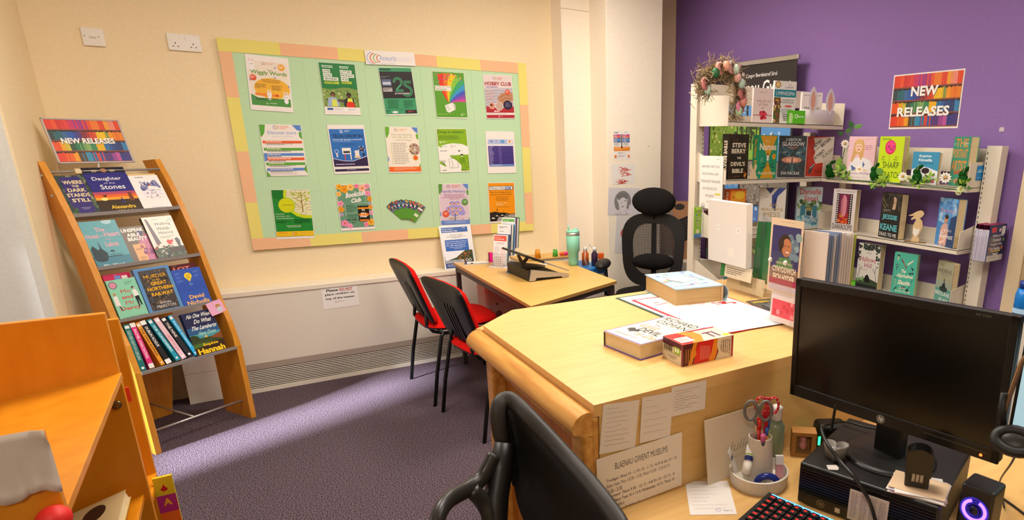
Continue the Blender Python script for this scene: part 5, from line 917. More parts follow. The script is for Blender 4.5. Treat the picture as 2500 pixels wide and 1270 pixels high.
sheet('quote_sign','white quote sign Libraries are fun taped to the shelf end','sign',(1710,380),(1775,381.5),(1705,489),onx(ax-.001),art=a_quote,w=.205,h=.29,th=.0015)
# green bookmarks in a clear pocket on the upright
o=thing('bookmark_pocket','small clear pocket clipped to the shelf upright, holding bookmarks','leaflet holder',PY(2.86,1690,580),(1,0,0)); P=o.location.copy()
b=MB(); b.box((-.005,-.03,-.01),(.11,-.028,.16),ACR); b.box((-.005,0,-.01),(.11,.002,.17),ACR); b.box((-.005,-.03,-.01),(.11,.002,-.008),ACR); b.build('pocket',o)
def bmk(name,label,x,c,art,w=.05,h=.17,rot=.12):
    b=MB(); b.box((0,-.003,0),(w,0,h),m(c,.4)); A=Art(b,(0,-.0031,h),(1,0,0),(0,0,1),w,r=.4,clip=100*h/w); art(A,100*h/w); o=b.build(name); o.matrix_world=frame(P+V((x,-.012,.0)),(1,0,0),z=(rot,0,1)); tag(o,label,'bookmark')
def a_bm1(A,H):
    for i,(x,y) in enumerate(((60,50),(30,90),(70,120),(34,150),(60,190))): A.R(x-12,y-12,24,26,'#e8e0d0'); A.R(x-9,y-9,18,18,['#8a3a2a','#2a4a5a','#c8a03a','#3a3a3a','#b86a4a'][i])
    A.D(50,H-70,24,'#e8d8a0'); A.R(0,H-44,100,44,'#4a80c0'); A.R(20,4,76,24,'#b8dc5a')
bmk('bookmark','bright green bookmark card in the clear pocket on the shelf upright',.0,'#86c023',a_bm1,.052,.175)
bmk('bookmark','white bookmark with a dark picture column in the clear pocket',.052,'#ece4dc',lambda A,H:(A.G(30,8,90,12,1,'#5a5452'),A.R(34,26,56,130,'#2c2826'),A.blobs(38,32,48,118,14,['#8a8480','#5a5452','#b8b0aa'],6,10,2),A.G(20,176,70,260,8,'#b8b0ac')),.05,.165,.02)
# wooden bunnies
WOODP=m('#e0c79c',.6)
def flatbunny(label,P,x,s,z=None):
    b=MB(); pts=[(-.3,0),(.3,0),(.42,.12),(.3,.2),(.22,.3),(.26,.42),(.16,.5),(.24,.62),(.3,.85),(.22,1.0),(.12,.85),(.03,.6),(-.03,.6),(-.12,.85),(-.22,1.0),(-.3,.85),(-.24,.62),(-.16,.5),(-.26,.42),(-.22,.3),(-.3,.2),(-.42,.12)]
    b.prism([(x_*s,-.002,z_*s) for x_,z_ in pts],(0,.004,0),WOODP); o=b.build('wooden_bunny'); o.matrix_world=frame(P,x); tag(o,label,'ornament')
P=PY(2.655,1838,438); P.z=1.3355; flatbunny('flat pale wooden bunny leaning on The Names book',P,(1,0,0),.083)
P=PZ(.7155,2066,684); flatbunny('flat pale wooden bunny in front of the blue low-shelf paperback',P,(.45,-.85,0),.075)
P=PX(3.03,2234,587); P.z=1.0255
o=thing('wooden_hare','standing plywood hare on a small base on the middle shelf','ornament',P,(.4,-.9,0))
b=MB(); b.box((-.055,-.02,0),(.055,.02,.004),m('#8a6a48',.6)); b.build('base',o)
b=MB(); pts=[(-.02,.004),(.02,.004),(.022,.02),(.012,.03),(.024,.06),(.03,.09),(.024,.115),(.01,.13),(.022,.14),(.03,.155),(.022,.168),(.008,.172),(-.01,.165),(-.03,.15),(-.05,.142),(-.035,.14),(-.018,.142),(-.034,.125),(-.03,.118),(-.012,.128),(-.008,.12),(-.02,.09),(-.018,.05),(-.012,.03),(-.02,.02)]
b.prism([(x,-.006,z) for x,z in pts],(0,.012,0),m('#d8b888',.6)); b.build('body',o)
b=MB(); b.prism([(-.016,-.009,.05),(.0,-.009,.03),(.014,-.009,.05),(.018,-.009,.075),(.0,-.009,.07),(-.014,-.009,.08)],(0,.003,0),m('#ece4d8',.6)); b.build('apron',o)
# moss bunnies and garland along the right bay top shelf
MOSS=noisy('mat_moss','#0f3a14','#1f5c22',sc=300,r=.95,bump=.5,sp=.05)
zt=1.336
for i,(px,py,lab) in enumerate(((2024,433,'moss-covered bunny at the left end of the garland shelf'),(2134,436,'moss-covered bunny between the memoir and the lime book'),(2238,442,'moss-covered bunny in front of the blue audiobook'),(2350,447,'moss-covered bunny beside the white end panel'))):
    P=PX(3.0,px,py); P.z=zt; o=thing('moss_bunny',lab,'ornament',P,(.55,-.83,0),'moss bunnies along the garland')
    b=MB(); b.ell((0,0,.03),.026,.02,.032,MOSS); b.ell((-.006,0,.062),.018,.016,.018,MOSS); b.ell((.012,0,.088),.022,.008,.009,MOSS,M=Matrix.Rotation(-.5,3,'Y')); b.ell((.004,.008,.086),.02,.007,.008,MOSS,M=Matrix.Rotation(-.7,3,'Y')); b.ell((.02,0,.012),.014,.016,.012,MOSS); b.build('body',o)
    b=MB(); b.tube([(-.02,-.012,-.0),(.002,-.012,.1)],.0012,m('#b8a888')); b.build('stick',o)
GR=[m(c,.6) for c in ('#3a6a1e','#7aa82c','#a8cc4a','#2c5a24','#5f8f3a')]
o=thing('flower_garland','artificial leaf and daisy garland draped along the front of the shelf','garland',PX(2.98,2020,440)); o.matrix_world=Matrix.Identity(4)
gp=[(2018,436),(2050,438),(2085,441),(2120,444),(2160,446),(2195,450),(2230,455),(2265,456),(2300,459),(2340,463),(2352,470)]
G=[PX(2.984-.008*sin(i*1.9),*p) for i,p in enumerate(gp)]
b=MB(); b.tube(G,.0028,m('#2f5f24',.6),6); 
U=[PX(3.05,2050,432),PX(3.06,2052,400),PX(3.08,2058,380),PX(3.09,2066,350),PX(3.09,2084,312)]
b.tube(U,.0022,m('#3f6a34',.6),6); b.tube([U[-2],PX(3.09,2072,338),PX(3.09,2064,322)],.0018,m('#3f6a34',.6),6); b.build('stem',o)
def leafmesh(b,p,d,l,w_,mt,q=random.Random(5)):
    d=V(d).normalized(); s=d.cross(V((q.uniform(-.4,.4)-.8,q.uniform(-.3,.3)-.5,.1))).normalized(); n=d.cross(s)
    b.add([p,p+d*l*.3+s*w_+n*l*.06,p+d*l*.7+s*w_*.8+n*l*.08,p+d*l,p+d*l*.7-s*w_*.8+n*l*.08,p+d*l*.3-s*w_+n*l*.06,p+d*l*.5],[(0,1,6),(1,2,6),(2,3,6),(3,4,6),(4,5,6),(5,0,6)],mt,True)
for (px,py,dx,dz,l,w_,c) in ((2084,312,-.5,.6,.05,.016,3),(2084,312,.9,.3,.055,.014,4),(2064,324,.6,.5,.045,.014,0),(2058,330,-.6,.4,.035,.013,3),(2052,400,.5,-.6,.05,.018,4),(2062,410,.7,-.3,.05,.02,4),(2044,405,.3,.8,.05,.018,1),(2154,425,-.6,.5,.045,.02,4),(2236,450,-.4,.3,.04,.016,4)):
    b=MB(); P=PX(3.0 if py>390 else 3.08,px,py); leafmesh(b,P,(dx*.54,-dx*.84,dz),l,w_,GR[c]); b.build('leaf',o)
q=random.Random(9)
for j,(px,py,n_) in enumerate(((2046,420,14),(2066,432,16),(2160,440,18),(2134,447,10),(2240,447,14),(2275,437,12),(2262,450,10),(2350,452,12))):
    b=MB(); c0=PX(2.985,px,py)
    for i in range(n_):
        d=V((q.gauss(-.3,.5),q.gauss(0,1),q.gauss(.3,.8))); leafmesh(b,c0+d*.008,d,q.uniform(.02,.038),q.uniform(.004,.009),GR[q.choice([1,2,2,0])],q)
    b.build('leaf_cluster',o)
for px,py,r in ((2063,351,.026),(2098,413,.024),(2204,431,.026),(2218,436,.02),(2308,434,.03),(2345,462,.02),(2340,470,.016)):
    c0=PX(2.975 if py>400 else 3.06,px,py); nn=V((-.75,-.6,.25)).normalized(); s=nn.cross(V((0,0,1))).normalized(); t_=s.cross(nn); wht=m('#f0ead8' if r>.021 else '#cfdc9a',.6)
    b=MB()
    for k in range(11):
        a=2*PI*k/11; d=s*cos(a)+t_*sin(a); e=nn.cross(d); b.add([c0+d*r*.2,c0+d*r*.7+e*r*.2+nn*.002,c0+d*r+nn*.0,c0+d*r*.7-e*r*.2+nn*.002],[(0,1,2,3)],wht,True)
    f=b.build('daisy',o); b=MB(); b.ell(c0+nn*.003,r*.22,r*.22,r*.22,m('#e8a82c',.7),8,5); b.build('daisy_centre',f)
# blue info card and leaflet box at the end of the right bay
sheet('info_card','small bright blue info card stuck on the white end panel','card',(2387,404.5),(2405.5,404.5),(2383,440.5),lambda a,b:PY(1.7105,a,b),base='#1e88cc',art=lambda A,H:(A.T('BETTER',26,H*.28,74,H*.34,'#e8f4fa'),A.R(8,H*.38,84,H*.08,'#b8dcf0'),A.R(8,H*.8,84,H*.04,'#8ac4e8')))
P=PY(1.66,2352,615); q1=PY(1.66,2385,622)
o=thing('leaflet_box','clear leaflet box hooked on the right shelving bay','leaflet holder',(3.0,1.655,.985),(1,0,0)); W_,D_,Hh=.165,.09,.125
b=MB(); b.box((0,-D_,-.002),(W_,0,0),ACR); b.box((0,-D_,0),(W_,-D_+.002,Hh),ACR); b.box((0,-D_,0),(.002,0,Hh),ACR); b.box((W_-.002,-D_,0),(W_,0,Hh),ACR); b.box((0,-.002,0),(W_,0,Hh+.02),ACR); b.build('tray',o)
def a_read(A,H):
    A.R(0,0,100,H*.84,'#23305f'); A.R(0,H*.84,100,H*.16,'#e8e0dc'); A.R(8,8,30,16,'#d8304a'); A.R(72,6,22,26,'#e4dcd8'); A.poly([(54,14),(66,10),(68,22),(56,24)],'#e8c8c8')
    for i,(t,a,c) in enumerate((('Darllen yn Well',20,88),('i Deuluoedd',22,74))): A.T(t,a,H*.26+i*13,c,H*.26+10+i*13,'#eae4f0',.03)
    for i,(t,a,c) in enumerate((('Reading Well',16,84),('for Families',18,76))): A.T(t,a,H*.50+i*13,c,H*.50+10+i*13,'#eae4f0',.03)
    A.R(20,H*.70,60,5,'#d8c83a'); A.D(90,H*.42,6,'#8ac04a'); A.D(86,H*.64,7,'#e0905a'); A.D(10,H*.66,6,'#d8503a'); A.poly([(34,H*.77),(50,H*.80),(66,H*.77),(64,H*.82),(50,H*.84),(36,H*.82)],'#f0ece8'); A.G(10,H*.9,90,H*.93,1,'#8a8494')
for i in range(14):
    b=MB(); y=-.012-i*.0052; lean=.0; h_=.178+random.uniform(-.002,.002); x0=.006+random.uniform(0,.003)
    b.box((0,-.0042,0),(.148,0,h_),m('#cfc8d8' if i<13 else '#23305f',.4)); b.box((0,-.0043,h_-.022),(.148,.0001,h_+.0002),m('#b83a5a' if i%2 else '#8a3a6a',.4)) if i<13 else None
    if i==13: A=Art(b,(0,-.0044,h_),(1,0,0),(0,0,1),.148,r=.35,clip=100*h_/.148); a_read(A,100*h_/.148)
    l=b.build('leaflet'); l.matrix_world=frame(V((3.0+x0,1.655+y,.986)),(1,0,0)); tag(l,'leaflet packed in the clear box on the right shelving bay' if i<13 else 'front leaflet, dark blue Reading Well for Families, in the clear box','leaflet','leaflets in the clear box' if i<13 else None)
# ---------- far office chair ----------
MESH=None
def meshmat():
    a=bpy.data.materials.new('mat_chair_mesh'); t=nm(a); N=t.nodes; L=t.links; o=[n for n in N if n.type=='OUTPUT_MATERIAL'][0]; p=N['Principled BSDF']; p.inputs['Base Color'].default_value=lin('#0c0b0b'); p.inputs['Roughness'].default_value=.8
    tr=N.new('ShaderNodeBsdfTransparent'); tc=N.new('ShaderNodeTexCoord'); w1=N.new('ShaderNodeTexWave'); w1.inputs['Scale'].default_value=55; w1.bands_direction='Y'; w2=N.new('ShaderNodeTexWave'); w2.inputs['Scale'].default_value=40; w2.bands_direction='Z'
    L.new(tc.outputs['Object'],w1.inputs[0]); L.new(tc.outputs['Object'],w2.inputs[0]); mm=N.new('ShaderNodeMath'); mm.operation='MULTIPLY'; L.new(w1.outputs['Fac'],mm.inputs[0]); L.new(w2.outputs['Fac'],mm.inputs[1]); g=N.new('ShaderNodeMath'); g.operation='GREATER_THAN'; g.inputs[1].default_value=.3; L.new(mm.outputs[0],g.inputs[0])
    mx=N.new('ShaderNodeMixShader'); L.new(g.outputs[0],mx.inputs[0]); L.new(p.outputs[0],mx.inputs[1]); L.new(tr.outputs[0],mx.inputs[2]); L.new(mx.outputs[0],o.inputs[0]); return a
MESH=meshmat(); PLAST=m('#121110',.45)
def chair_base(o,sz):
    b=MB(); b.lathe([(.03,.06),(.03,.3),(.02,.3),(.02,sz-.05)],(0,0,0),PLAST,16); b.build('gas_column',o)
    for k in range(5):
        a=2*PI*k/5+.3; b=MB(); b.tube([(.03*cos(a),.03*sin(a),.1),(.3*cos(a),.3*sin(a),.065)],[.024,.014],PLAST,8); l=b.build('base_leg',o)
        b=MB(); b.lathe([(.025,-.02),(.027,0),(.025,.02)],(.3*cos(a),.3*sin(a),.027),DARK,14,(-sin(a),cos(a),0)); b.build('castor',l)
    b=MB(); P_=[[(0+(k_*.25)*cos(2*PI*i/28)*(1+.12*abs(sin(4*PI*i/28))),k_*.25*sin(2*PI*i/28)*(1+.12*abs(sin(4*PI*i/28))),z) for i in range(29)] for k_,z in ((0,sz+.03),(.7,sz+.03),(.95,sz+.01),(1,sz-.02),(.9,sz-.045),(0,sz-.05))]
    b.grid(P_,BFAB); b.build('seat',o)
def rrect(cy,cz,w,h,e,n=40):
    r=[]
    for i in range(n):
        q=2*PI*i/n; c,s=cos(q),sin(q); r.append((cy+w*abs(c)**(2/e)*(1 if c>0 else -1),cz+h*abs(s)**(2/e)*(1 if s>0 else -1)))
    return r
o=thing('mesh_office_chair','black high-backed mesh office chair with headrest in front of the pillar','office chair',(2.17,3.62,0),(.72,-.70,0))
o.matrix_world=frame((2.31,3.50,0),(-.62,-.78,0))  # local +x = facing direction
chair_base(o,.50)
def bx(y,z): return -.22-.10*(z-.55)+.9*y*y
R0=[(y*(1+.25*(z-.85)),z) for y,z in rrect(0,.78,.225,.26,3.2)]; R1=[(y*(1+.25*(z-.85)),z) for y,z in rrect(0,.785,.150,.185,3)]
b=MB(); n=len(R0)
for dx,order in ((0,0),(.02,1)):
    vs=[(bx(y,z)+dx,y,z) for y,z in R0]+[(bx(y,z)+dx,y,z) for y,z in R1]; b.add(vs,[(i,(i+1)%n,n+(i+1)%n,n+i) for i in range(n)],PLAST,True)
for RR in (R0,R1): b.add([(bx(y,z),y,z) for y,z in RR]+[(bx(y,z)+.02,y,z) for y,z in RR],[(i,(i+1)%n,n+(i+1)%n,n+i) for i in range(n)],PLAST,True)
b.build('back_frame',o)
b=MB(); g=[]
for k in (0,.35,.7,1.0): g.append([(bx(y*k,.79+(z-.79)*k)+.01,y*k,.79+(z-.79)*k) for y,z in R1+[R1[0]]])
b.grid(g,MESH); b.build('mesh_back',o)
b=MB(); b.prism([(-.235,-.018,.56),(-.255,-.018,1.0),(-.255,.018,1.0),(-.235,.018,.56)],(-.02,0,0),PLAST); b.build('spine',o,bev=.004)
b=MB(); b.ell((-.205,0,.70),.045,.16,.06,BFAB); b.build('lumbar_pad',o)
b=MB(); b.ell((-.215,0,1.125),.05,.155,.098,BFAB,20,12); b.build('headrest',o)
b=MB(); b.tube([(-.26,0,.98),(-.255,0,1.1)],.016,PLAST); b.build('headrest_post',o)
for s in (-1,1):
    b=MB(); b.tube([(-.02,s*.24,.47),(-.02,s*.31,.50),(.02,s*.32,.68)],[.018,.02,.024],PLAST); b.build('arm_post',o); b=MB(); b.ell((.06,s*.32,.725),.13,.052,.032,m('#1c1a19',.5),16,8); b.build('armrest',o)
# ---------- things on the small table ----------
TZ=.7205
def flat(name,label,cat,P,u,w,h,base,art=None,th=.001,group=None,H0=None,r=.45):  # lying sheet: P = top-left corner, u = reading direction
    u=V(u).normalized(); v=V((0,0,1)).cross(u); b=MB(); b.box((0,-h,0),(w,0,th),m(base,r)); A=Art(b,(0,0,th),(1,0,0),(0,1,0),w,r=r,clip=100*h/w,step=3e-5)
    if art: art(A,100*h/w)
    o=b.build(name); o.matrix_world=frame(P,u); return tag(o,label,cat,group)
flat('flyer','white flyer with black edge lying at the far left corner of the table','flyer',V((1.255,4.205,TZ)),(.94,-.34,0),.16,.10,'#efe9e2',lambda A,H:(A.R(0,0,10,H,'#2a3258'),A.R(0,H-10,100,10,'#1c1a1c'),A.D(30,H*.5,5,'#2a2628'),A.poly([(26,H*.8),(34,H*.8),(36,H*.55),(24,H*.55)],'#2a2628'),A.ring(62,H*.5,16,3,'#d8c89a',0,180),A.T('CAREERS',56,H*.68,88,H*.8,'#3a3a4a',.02)),.003)
def lh(P,u,w,label,tiers,depth=.03):
    o=thing('leaflet_holder',label,'leaflet holder',P,u); b=MB(); b.box((-.005,-.045,0),(w+.05,.11,.003),m('#efe9e6',.2)); b.build('base',o)
    for i,(y,z0,z1) in enumerate(tiers):
        b=MB(); b.box((-.003,y-.004,z0),(w+.003,y-.002,z1),ACR); b.box((-.003,y+depth,z0),(w+.003,y+depth+.002,z1+.06),ACR)
        for x in (-.003,w+.001): b.box((x,y-.004,z0),(x+.002,y+depth,z1),ACR)
        b.box((-.003,y-.004,z0),(w+.003,y+depth,z0+.002),ACR); b.build('pocket',o)
    return o
HP=PZ(TZ,1202,650); HU=V((.66,-.75,0)); HB=V((0,0,1)).cross(HU.normalized())
lh(HP,HU,.10,'three-tier clear leaflet holder on the small table',((0,.003,.09),(.06,.06,.16),(.12,.10,.21)),.045)
def upr(name,label,cat,P,u,w,h,base,art=None,th=.0012,group=None,lean=.1,r=.35):
    b=MB(); b.box((0,0,0),(w,th,h),m(base,r)); A=Art(b,(0,0,h),(1,0,0),(0,0,1),w,r=r,clip=100*h/w)
    if art: art(A,100*h/w)
    o=b.build(name); o.matrix_world=frame(P,u,lean); return tag(o,label,cat,group)
def a_l1(A,H): A.R(4,6,92,36,'#e8502c'); A.T('Blaenau Gwent',10,13,54,20,'#f8d8cc',.01); A.T('Community Hubs',10,25,78,34,'#f8ece8',.03); A.G(14,50,90,66,4,'#a89a9a',.4,'c'); A.G(8,80,48,190,18,'#c0b4b4',.35); A.R(60,86,30,10,'#e0583a'); A.G(56,104,92,190,12,'#e8a898',.4)
def a_l2(A,H): A.G(14,14,80,28,2,'#4a4646',.5); A.G(14,44,60,50,2,'#6a6464',.5); A.R(0,66,100,70,'#3a2c28'); A.D(60,92,16,'#b8785c',19); A.D(60,80,15,'#5a2c1e',12); A.poly([(36,136),(44,112),(76,112),(88,136)],'#e0d4d0'); A.R(0,136,100,80,'#2c3a5a')
def a_l3(A,H): A.R(6,10,90,18,'#5aa82c'); A.T('Fitness referral',10,14,60,22,'#d8f0c8',.01); A.T('Survey',10,36,34,42,'#5a5a5a',.01); A.R(10,50,12,14,'#1c3a2c'); A.R(70,4,30,200,'#5a9ac8') if 0 else None
q=random.Random(21)
for j,(fn,y,z,h_,n_,lab) in enumerate(((a_l1,0,.004,.205,4,'red-headed Community Hubs leaflet in the front tier of the table holder'),(a_l2,.06,.064,.205,7,'white and brown leaflet with a portrait in the middle tier of the table holder'),(a_l3,.12,.104,.205,7,'green-headed white leaflet in the top tier of the table holder'))):
    for i in range(n_):
        c=['#efe9e4','#c8502c','#5a6ab0','#e8e0da','#2c3a5a','#7ab0d8','#4a7a4a'][(i*3+j)%7] if i else '#f0ebe6'
        upr('leaflet',lab if i==0 else 'leaflet filed behind a front leaflet in the table holder','leaflet',HP+HU.normalized()*(.002+.003*i)+HB*(y+.002+i*.0055)+V((0,0,z)),HU,.097,h_-i*.001*(i%3),c,fn if i==0 else None,group=None if i==0 else 'leaflets filed in the table holder',lean=.2)
o=thing('card_holder','small clear card holder with a pink card in front of the leaflet holder','card holder',HP-HB*.05-HU.normalized()*.02,HU); b=MB(); b.box((0,0,0),(.055,.002,.06),ACR); b.box((0,.02,0),(.055,.022,.10),ACR); b.box((0,0,0),(.055,.022,.002),ACR); b.build('pocket',o)
upr('business_card','upright hot pink business card in the small clear holder','card',HP-HB*.044-HU.normalized()*.0+V((0,0,.035)),HU,.03,.065,'#e01c86',lambda A,H:A.R(4,20,22,H-40,'#3a1024'),lean=.05)
upr('stamp_card','white grid card in a clear sleeve beside the pink card','card',HP-HB*.052+HU.normalized()*.05,HU,.05,.085,'#e4dfdc',lambda A,H:[A.R(8+k%3*30,14+k//3*28,24,22,'#b8b4b4') for k in range(15)],lean=.05)
o=thing('laptop_stand','silver and black folding laptop stand tilted on the small table','laptop stand',(1.387,3.40,TZ),(1,.03,0))
SIL=m('#bdb8b0',.3,.5)
b=MB(); b.prism([(0,0,.004),(.035,0,.004),(.045,0,.02),(.21,0,.012),(.215,0,.003),(.258,0,.003),(.262,0,.022),(.015,0,.072)],(0,.012,0),SIL); b.build('front_cheek',o,bev=.002)
b=MB(); b.prism([(0,.33,.004),(.258,.33,.003),(.262,.33,.022),(.015,.33,.072)],(0,.012,0),SIL); b.build('rear_cheek',o,bev=.002)
b=MB(); b.box((.0,.012,.004),(.25,.33,.010),DARK); b.box((.0,.012,.01),(.004,.33,.065),DARK); b.box((-.004,.30,.0),(.02,.345,.006),m('#3f7ab0',.4)); b.build('tray',o)
b=MB(); pl=lambda s,o_: (.262+(-.405)*s, o_, .030+.19*s); hi=(-.148,.22); 
b.prism([(.262,0,.036),(.10,0,.102),(.10,0,.113),(.262,0,.045)],(0,.345,0),SIL); b.build('front_plate',o,bev=.002)
b=MB(); b.prism([(.10,0,.100),(-.021,0,.150),(-.019,0,.163),(.10,0,.116)],(0,.345,0),m('#23211f',.4)); b.build('rear_plate',o,bev=.003)
b=MB(); b.prism([(.005,.15,.006),(.065,.15,.006),(.045,.15,.05),(.04,.15,.08),(.07,.15,.112),(.052,.15,.118),(.03,.15,.098),(.01,.15,.138),(-.006,.15,.14),(.015,.15,.075),(.02,.15,.045)],(0,.012,0),m('#4a443e',.4)); b.build('support_strut',o)
flat('paper_slip','small white paper slip on the table beyond the laptop stand','paper',V((1.66,3.90,TZ)),(1,-.3,0),.07,.05,'#efeae4')
o=thing('side_cabinet','low cream cabinet behind the small table holding cups and toys','cabinet',(1.62,4.13,0),(1,0,0)); b=MB(); b.box((0,0,0),(.45,.19,.7),HEAT); b.box((.01,-.002,.03),(.44,0,.67),m('#cdbfa9',.5)); b.build('body',o,bev=.003)
b=MB(); b.box((-.005,-.008,.7),(.455,.19,.709),DESKW); b.build('top',o)
def cup(P,c,r,h,label):
    o=thing('paper_cup',label,'cup',P); b=MB(); b.lathe([(r,0),(r*.72,h)],(0,0,0),m(c,.5),16); b.build('cup_wall',o)
cup((1.765,4.155,.7095),'#e8931e',.022,.062,'upturned orange cup at the back of the cabinet top')
cup((1.905,4.16,.7095),'#4fae3a',.02,.05,'upturned green cup right of the orange cup')
for k,(x,y,c) in enumerate(((1.955,4.15,'#e8582c'),(1.985,4.15,'#d8307a'),(2.03,4.15,'#3a62b0'))): b=MB(); b.ell((0,0,.014),.022,.014,.014,m(c,.5)); o=b.build('toy_block'); o.location=(x,y,.7095); tag(o,'%s rounded toy block in the row right of the green cup'%['orange','pink','blue'][k],'toy')
TP=V((1.842,3.735,TZ))
o=thing('tumbler','tall mint green insulated tumbler with steel band and straw','tumbler',TP); MINT=m('#84c6a8',.45)
b=MB(); b.lathe([(.030,0),(.033,.02),(.034,.088),(.043,.10),(.045,.205)],(0,0,0),MINT,24); b.build('body',o)
b=MB(); b.lathe([(.0455,.205),(.0455,.222)],(0,0,0),CHR,24); b.build('steel_band',o)
b=MB(); b.lathe([(.044,.222),(.045,.232),(.03,.238)],(0,0,0),m('#8fd8bc',.3),24); b.ell((.02,0,.24),.018,.01,.008,m('#8fd8bc',.3)); b.build('lid',o)
b=MB(); b.tube([(-.028,0,.23),(-.033,0,.275)],.0045,m('#8fd8bc',.3),10); b.build('straw',o)
o=thing('drawer_tower','slim drawer tower with a blue lid between the table and the mesh chair','drawer unit',(1.885,3.66,0),(1,0,0)); b=MB(); b.box((0,0,0),(.15,.30,.66),m('#d8cfc6',.4)); 
b.build('body',o,bev=.004); b=MB(); b.box((-.004,-.004,.66),(.154,.304,.70),m('#1f6fb4',.4)); b.build('lid',o,bev=.003)
for z in (.1,.3,.5): b=MB(); b.box((.01,-.006,z),(.14,0,z+.15),m('#e4ddd4',.3)); b.build('drawer',o)
def bottle(P,c,r,h,cap,label,name='bottle'):
    o=thing(name,label,'bottle',P); b=MB(); b.lathe([(r,0),(r,h*.62),(r*.5,h*.76),(r*.5,h*.8)],(0,0,0),m(c,.25),16); b.build('body',o); b=MB(); b.lathe([(r*.55,h*.79),(r*.55,h)],(0,0,0),m(cap,.4),12); b.build('cap',o)
bottle((1.965,3.80,.7005),'#d8641e',.024,.125,'#e8e4e0','orange bottle with pale cap beside the tumbler')
bottle((2.005,3.74,.7005),'#3a2440',.022,.13,'#e8e4e0','dark purple bottle with white cap near the mesh chair')
o=thing('orange_bottle','tall orange spray bottle standing behind the chair armrest','bottle',(2.12,3.86,0)); b=MB(); b.lathe([(.03,0),(.03,.66),(.015,.72)],(0,0,0),m('#e0581e',.35),16); b.build('body',o); b=MB(); b.box((-.02,-.012,.72),(.02,.012,.76),m('#e8641e',.4)); b.build('spray_head',o,bev=.004)
b=MB(); b.tube([V((1.94,3.72,.703))+V(p) for p in [(0,0,0),(-.02,.0,.05),(-.01,.01,.12),(.02,.02,.15),(.06,.03,.12),(.07,.02,.06)]],.0022,m('#efe9e4',.4),6); tag(b.build('charging_cable'),'thin white charging cable looping beside the tumbler','cable')
b=MB(); b.ell((0,0,.02),.03,.022,.02,m('#efe8e2',.4)); o=b.build('white_ball'); o.location=(1.92,3.90,.7005); tag(o,'small white rounded gadget on the drawer tower','gadget')
# cream appliance under the table; reflected red light is mixed into its colours
o=thing('portable_heater','cream portable heater with round knobs under the small table, reflected red light painted in','heater',(1.311,4.0,0),(1,0,0))
b=MB(); b.box((0,0,.02),(.215,.18,.585),m('#cf9a8c',.5)); b.build('body',o,bev=.02,seg=3); b=MB(); b.box((.02,-.004,.46),(.19,0,.56),m('#c78a7c',.5)); b.build('control_panel',o,bev=.01)
for x,z,r in ((.075,.525,.008),(.075,.455,.008),(.085,.385,.022)): b=MB(); b.lathe([(r,0),(r*.8,.012)],(x,-.004,z),m('#7a3a34',.4),16,(0,-1,0)); b.build('knob',o)
b=MB(); b.box((0,0,0),(.17,.06,.40),m('#e8dfd4',.6)); o=b.build('paper_stack',bev=.003); o.location=(1.56,4.05,0); tag(o,'upright stack of cream papers beside the portable heater under the table','papers')
# boxes leaning behind the mesh chair
o=thing('storage_unit','low cream storage unit behind the mesh chair','cabinet',(2.76,3.77,0),(1,0,0)); b=MB(); b.box((0,0,0),(.27,.31,.64),HEAT); b.build('body',o,bev=.003)
o=thing('laptop_box','brown cardboard box with a keyboard picture leaning beside the purple wall','box',(2.80,3.90,.6405),(.95,-.3,0),lean=.06); b=MB(); b.box((0,0,0),(.15,.05,.45),m('#a8744e',.6)); b.build('box',o)
b=MB(); b.box((.006,-.001,.006),(.144,0,.444),m('#b07e58',.6)); A=Art(b,(.006,-.0012,.444),(1,0,0),(0,0,1),.138); A.D(24,26,30,'#3a302c',18); A.poly([(10,100),(74,76),(96,200),(40,226)],'#231f1e')
for i in range(6):
    for j in range(5): A.poly([(18+j*12+i*3,110+i*17-j*4),(27+j*12+i*3,107+i*17-j*4),(29+j*12+i*3,118+i*17-j*4),(20+j*12+i*3,121+i*17-j*4)],'#4a423e')
b.build('printed_front',o)
o=thing('document_folder','tall white and grey folder leaning beside the brown cardboard box','folder',(2.965,3.86,.6405),(.95,-.3,0),lean=.05); b=MB(); b.box((0,0,0),(.035,.06,.46),m('#d8cfc8',.5)); b.box((.035,0,0),(.05,.07,.47),m('#3f3a38',.5)); b.build('folder',o)
# ---------- things on the service counter ----------
KZ=1.0005
P=V((1.176,1.6264,KZ)); Q=V((1.3614,1.5963,KZ)); u=(Q-P).normalized(); bk=V((0,0,1)).cross(u)
o=thing('book_box','large book-shaped box with a pale blue floral lid on the counter','book box',P,u); W_,D_,T_=.188,.255,.062; LB=m('#a9c0cc',.4)
b=MB(); b.box((.002,.002,.004),(W_-.012,D_-.002,T_-.003),noisy('mat_gilt_pages','#b9935a','#cfa86c',(1,1,130),5,.6)); b.build('page_block',o)
b=MB(); b.box((-.002,-.002,0),(W_-.01,D_+.002,.003),LB); b.box((-.002,-.002,T_-.003),(W_-.01,D_+.002,T_),LB)
n=10; arc_=[(W_-.01+.026*sin(PI*i/n),T_/2-(T_/2)*cos(PI*i/n)) for i in range(n+1)]; b.prism([(x,-.001,z) for x,z in arc_]+[(x-.003*1,-.001,z) for x,z in arc_[::-1][1:-1]],(0,D_+.002,0),LB); b.box((W_-.014,-.001,.003),(W_-.006,D_,T_-.003),m('#c9a878',.6)); b.build('cover',o)
b=MB(); b.box((-.001,-.001,T_),(W_-.011,D_+.001,T_+.0004),m('#aac3d0',.4)); A=Art(b,(-.001,D_+.001,T_+.0005),(1,0,0),(0,1,0),W_-.01,clip=135,step=3e-5)
q=random.Random(8)
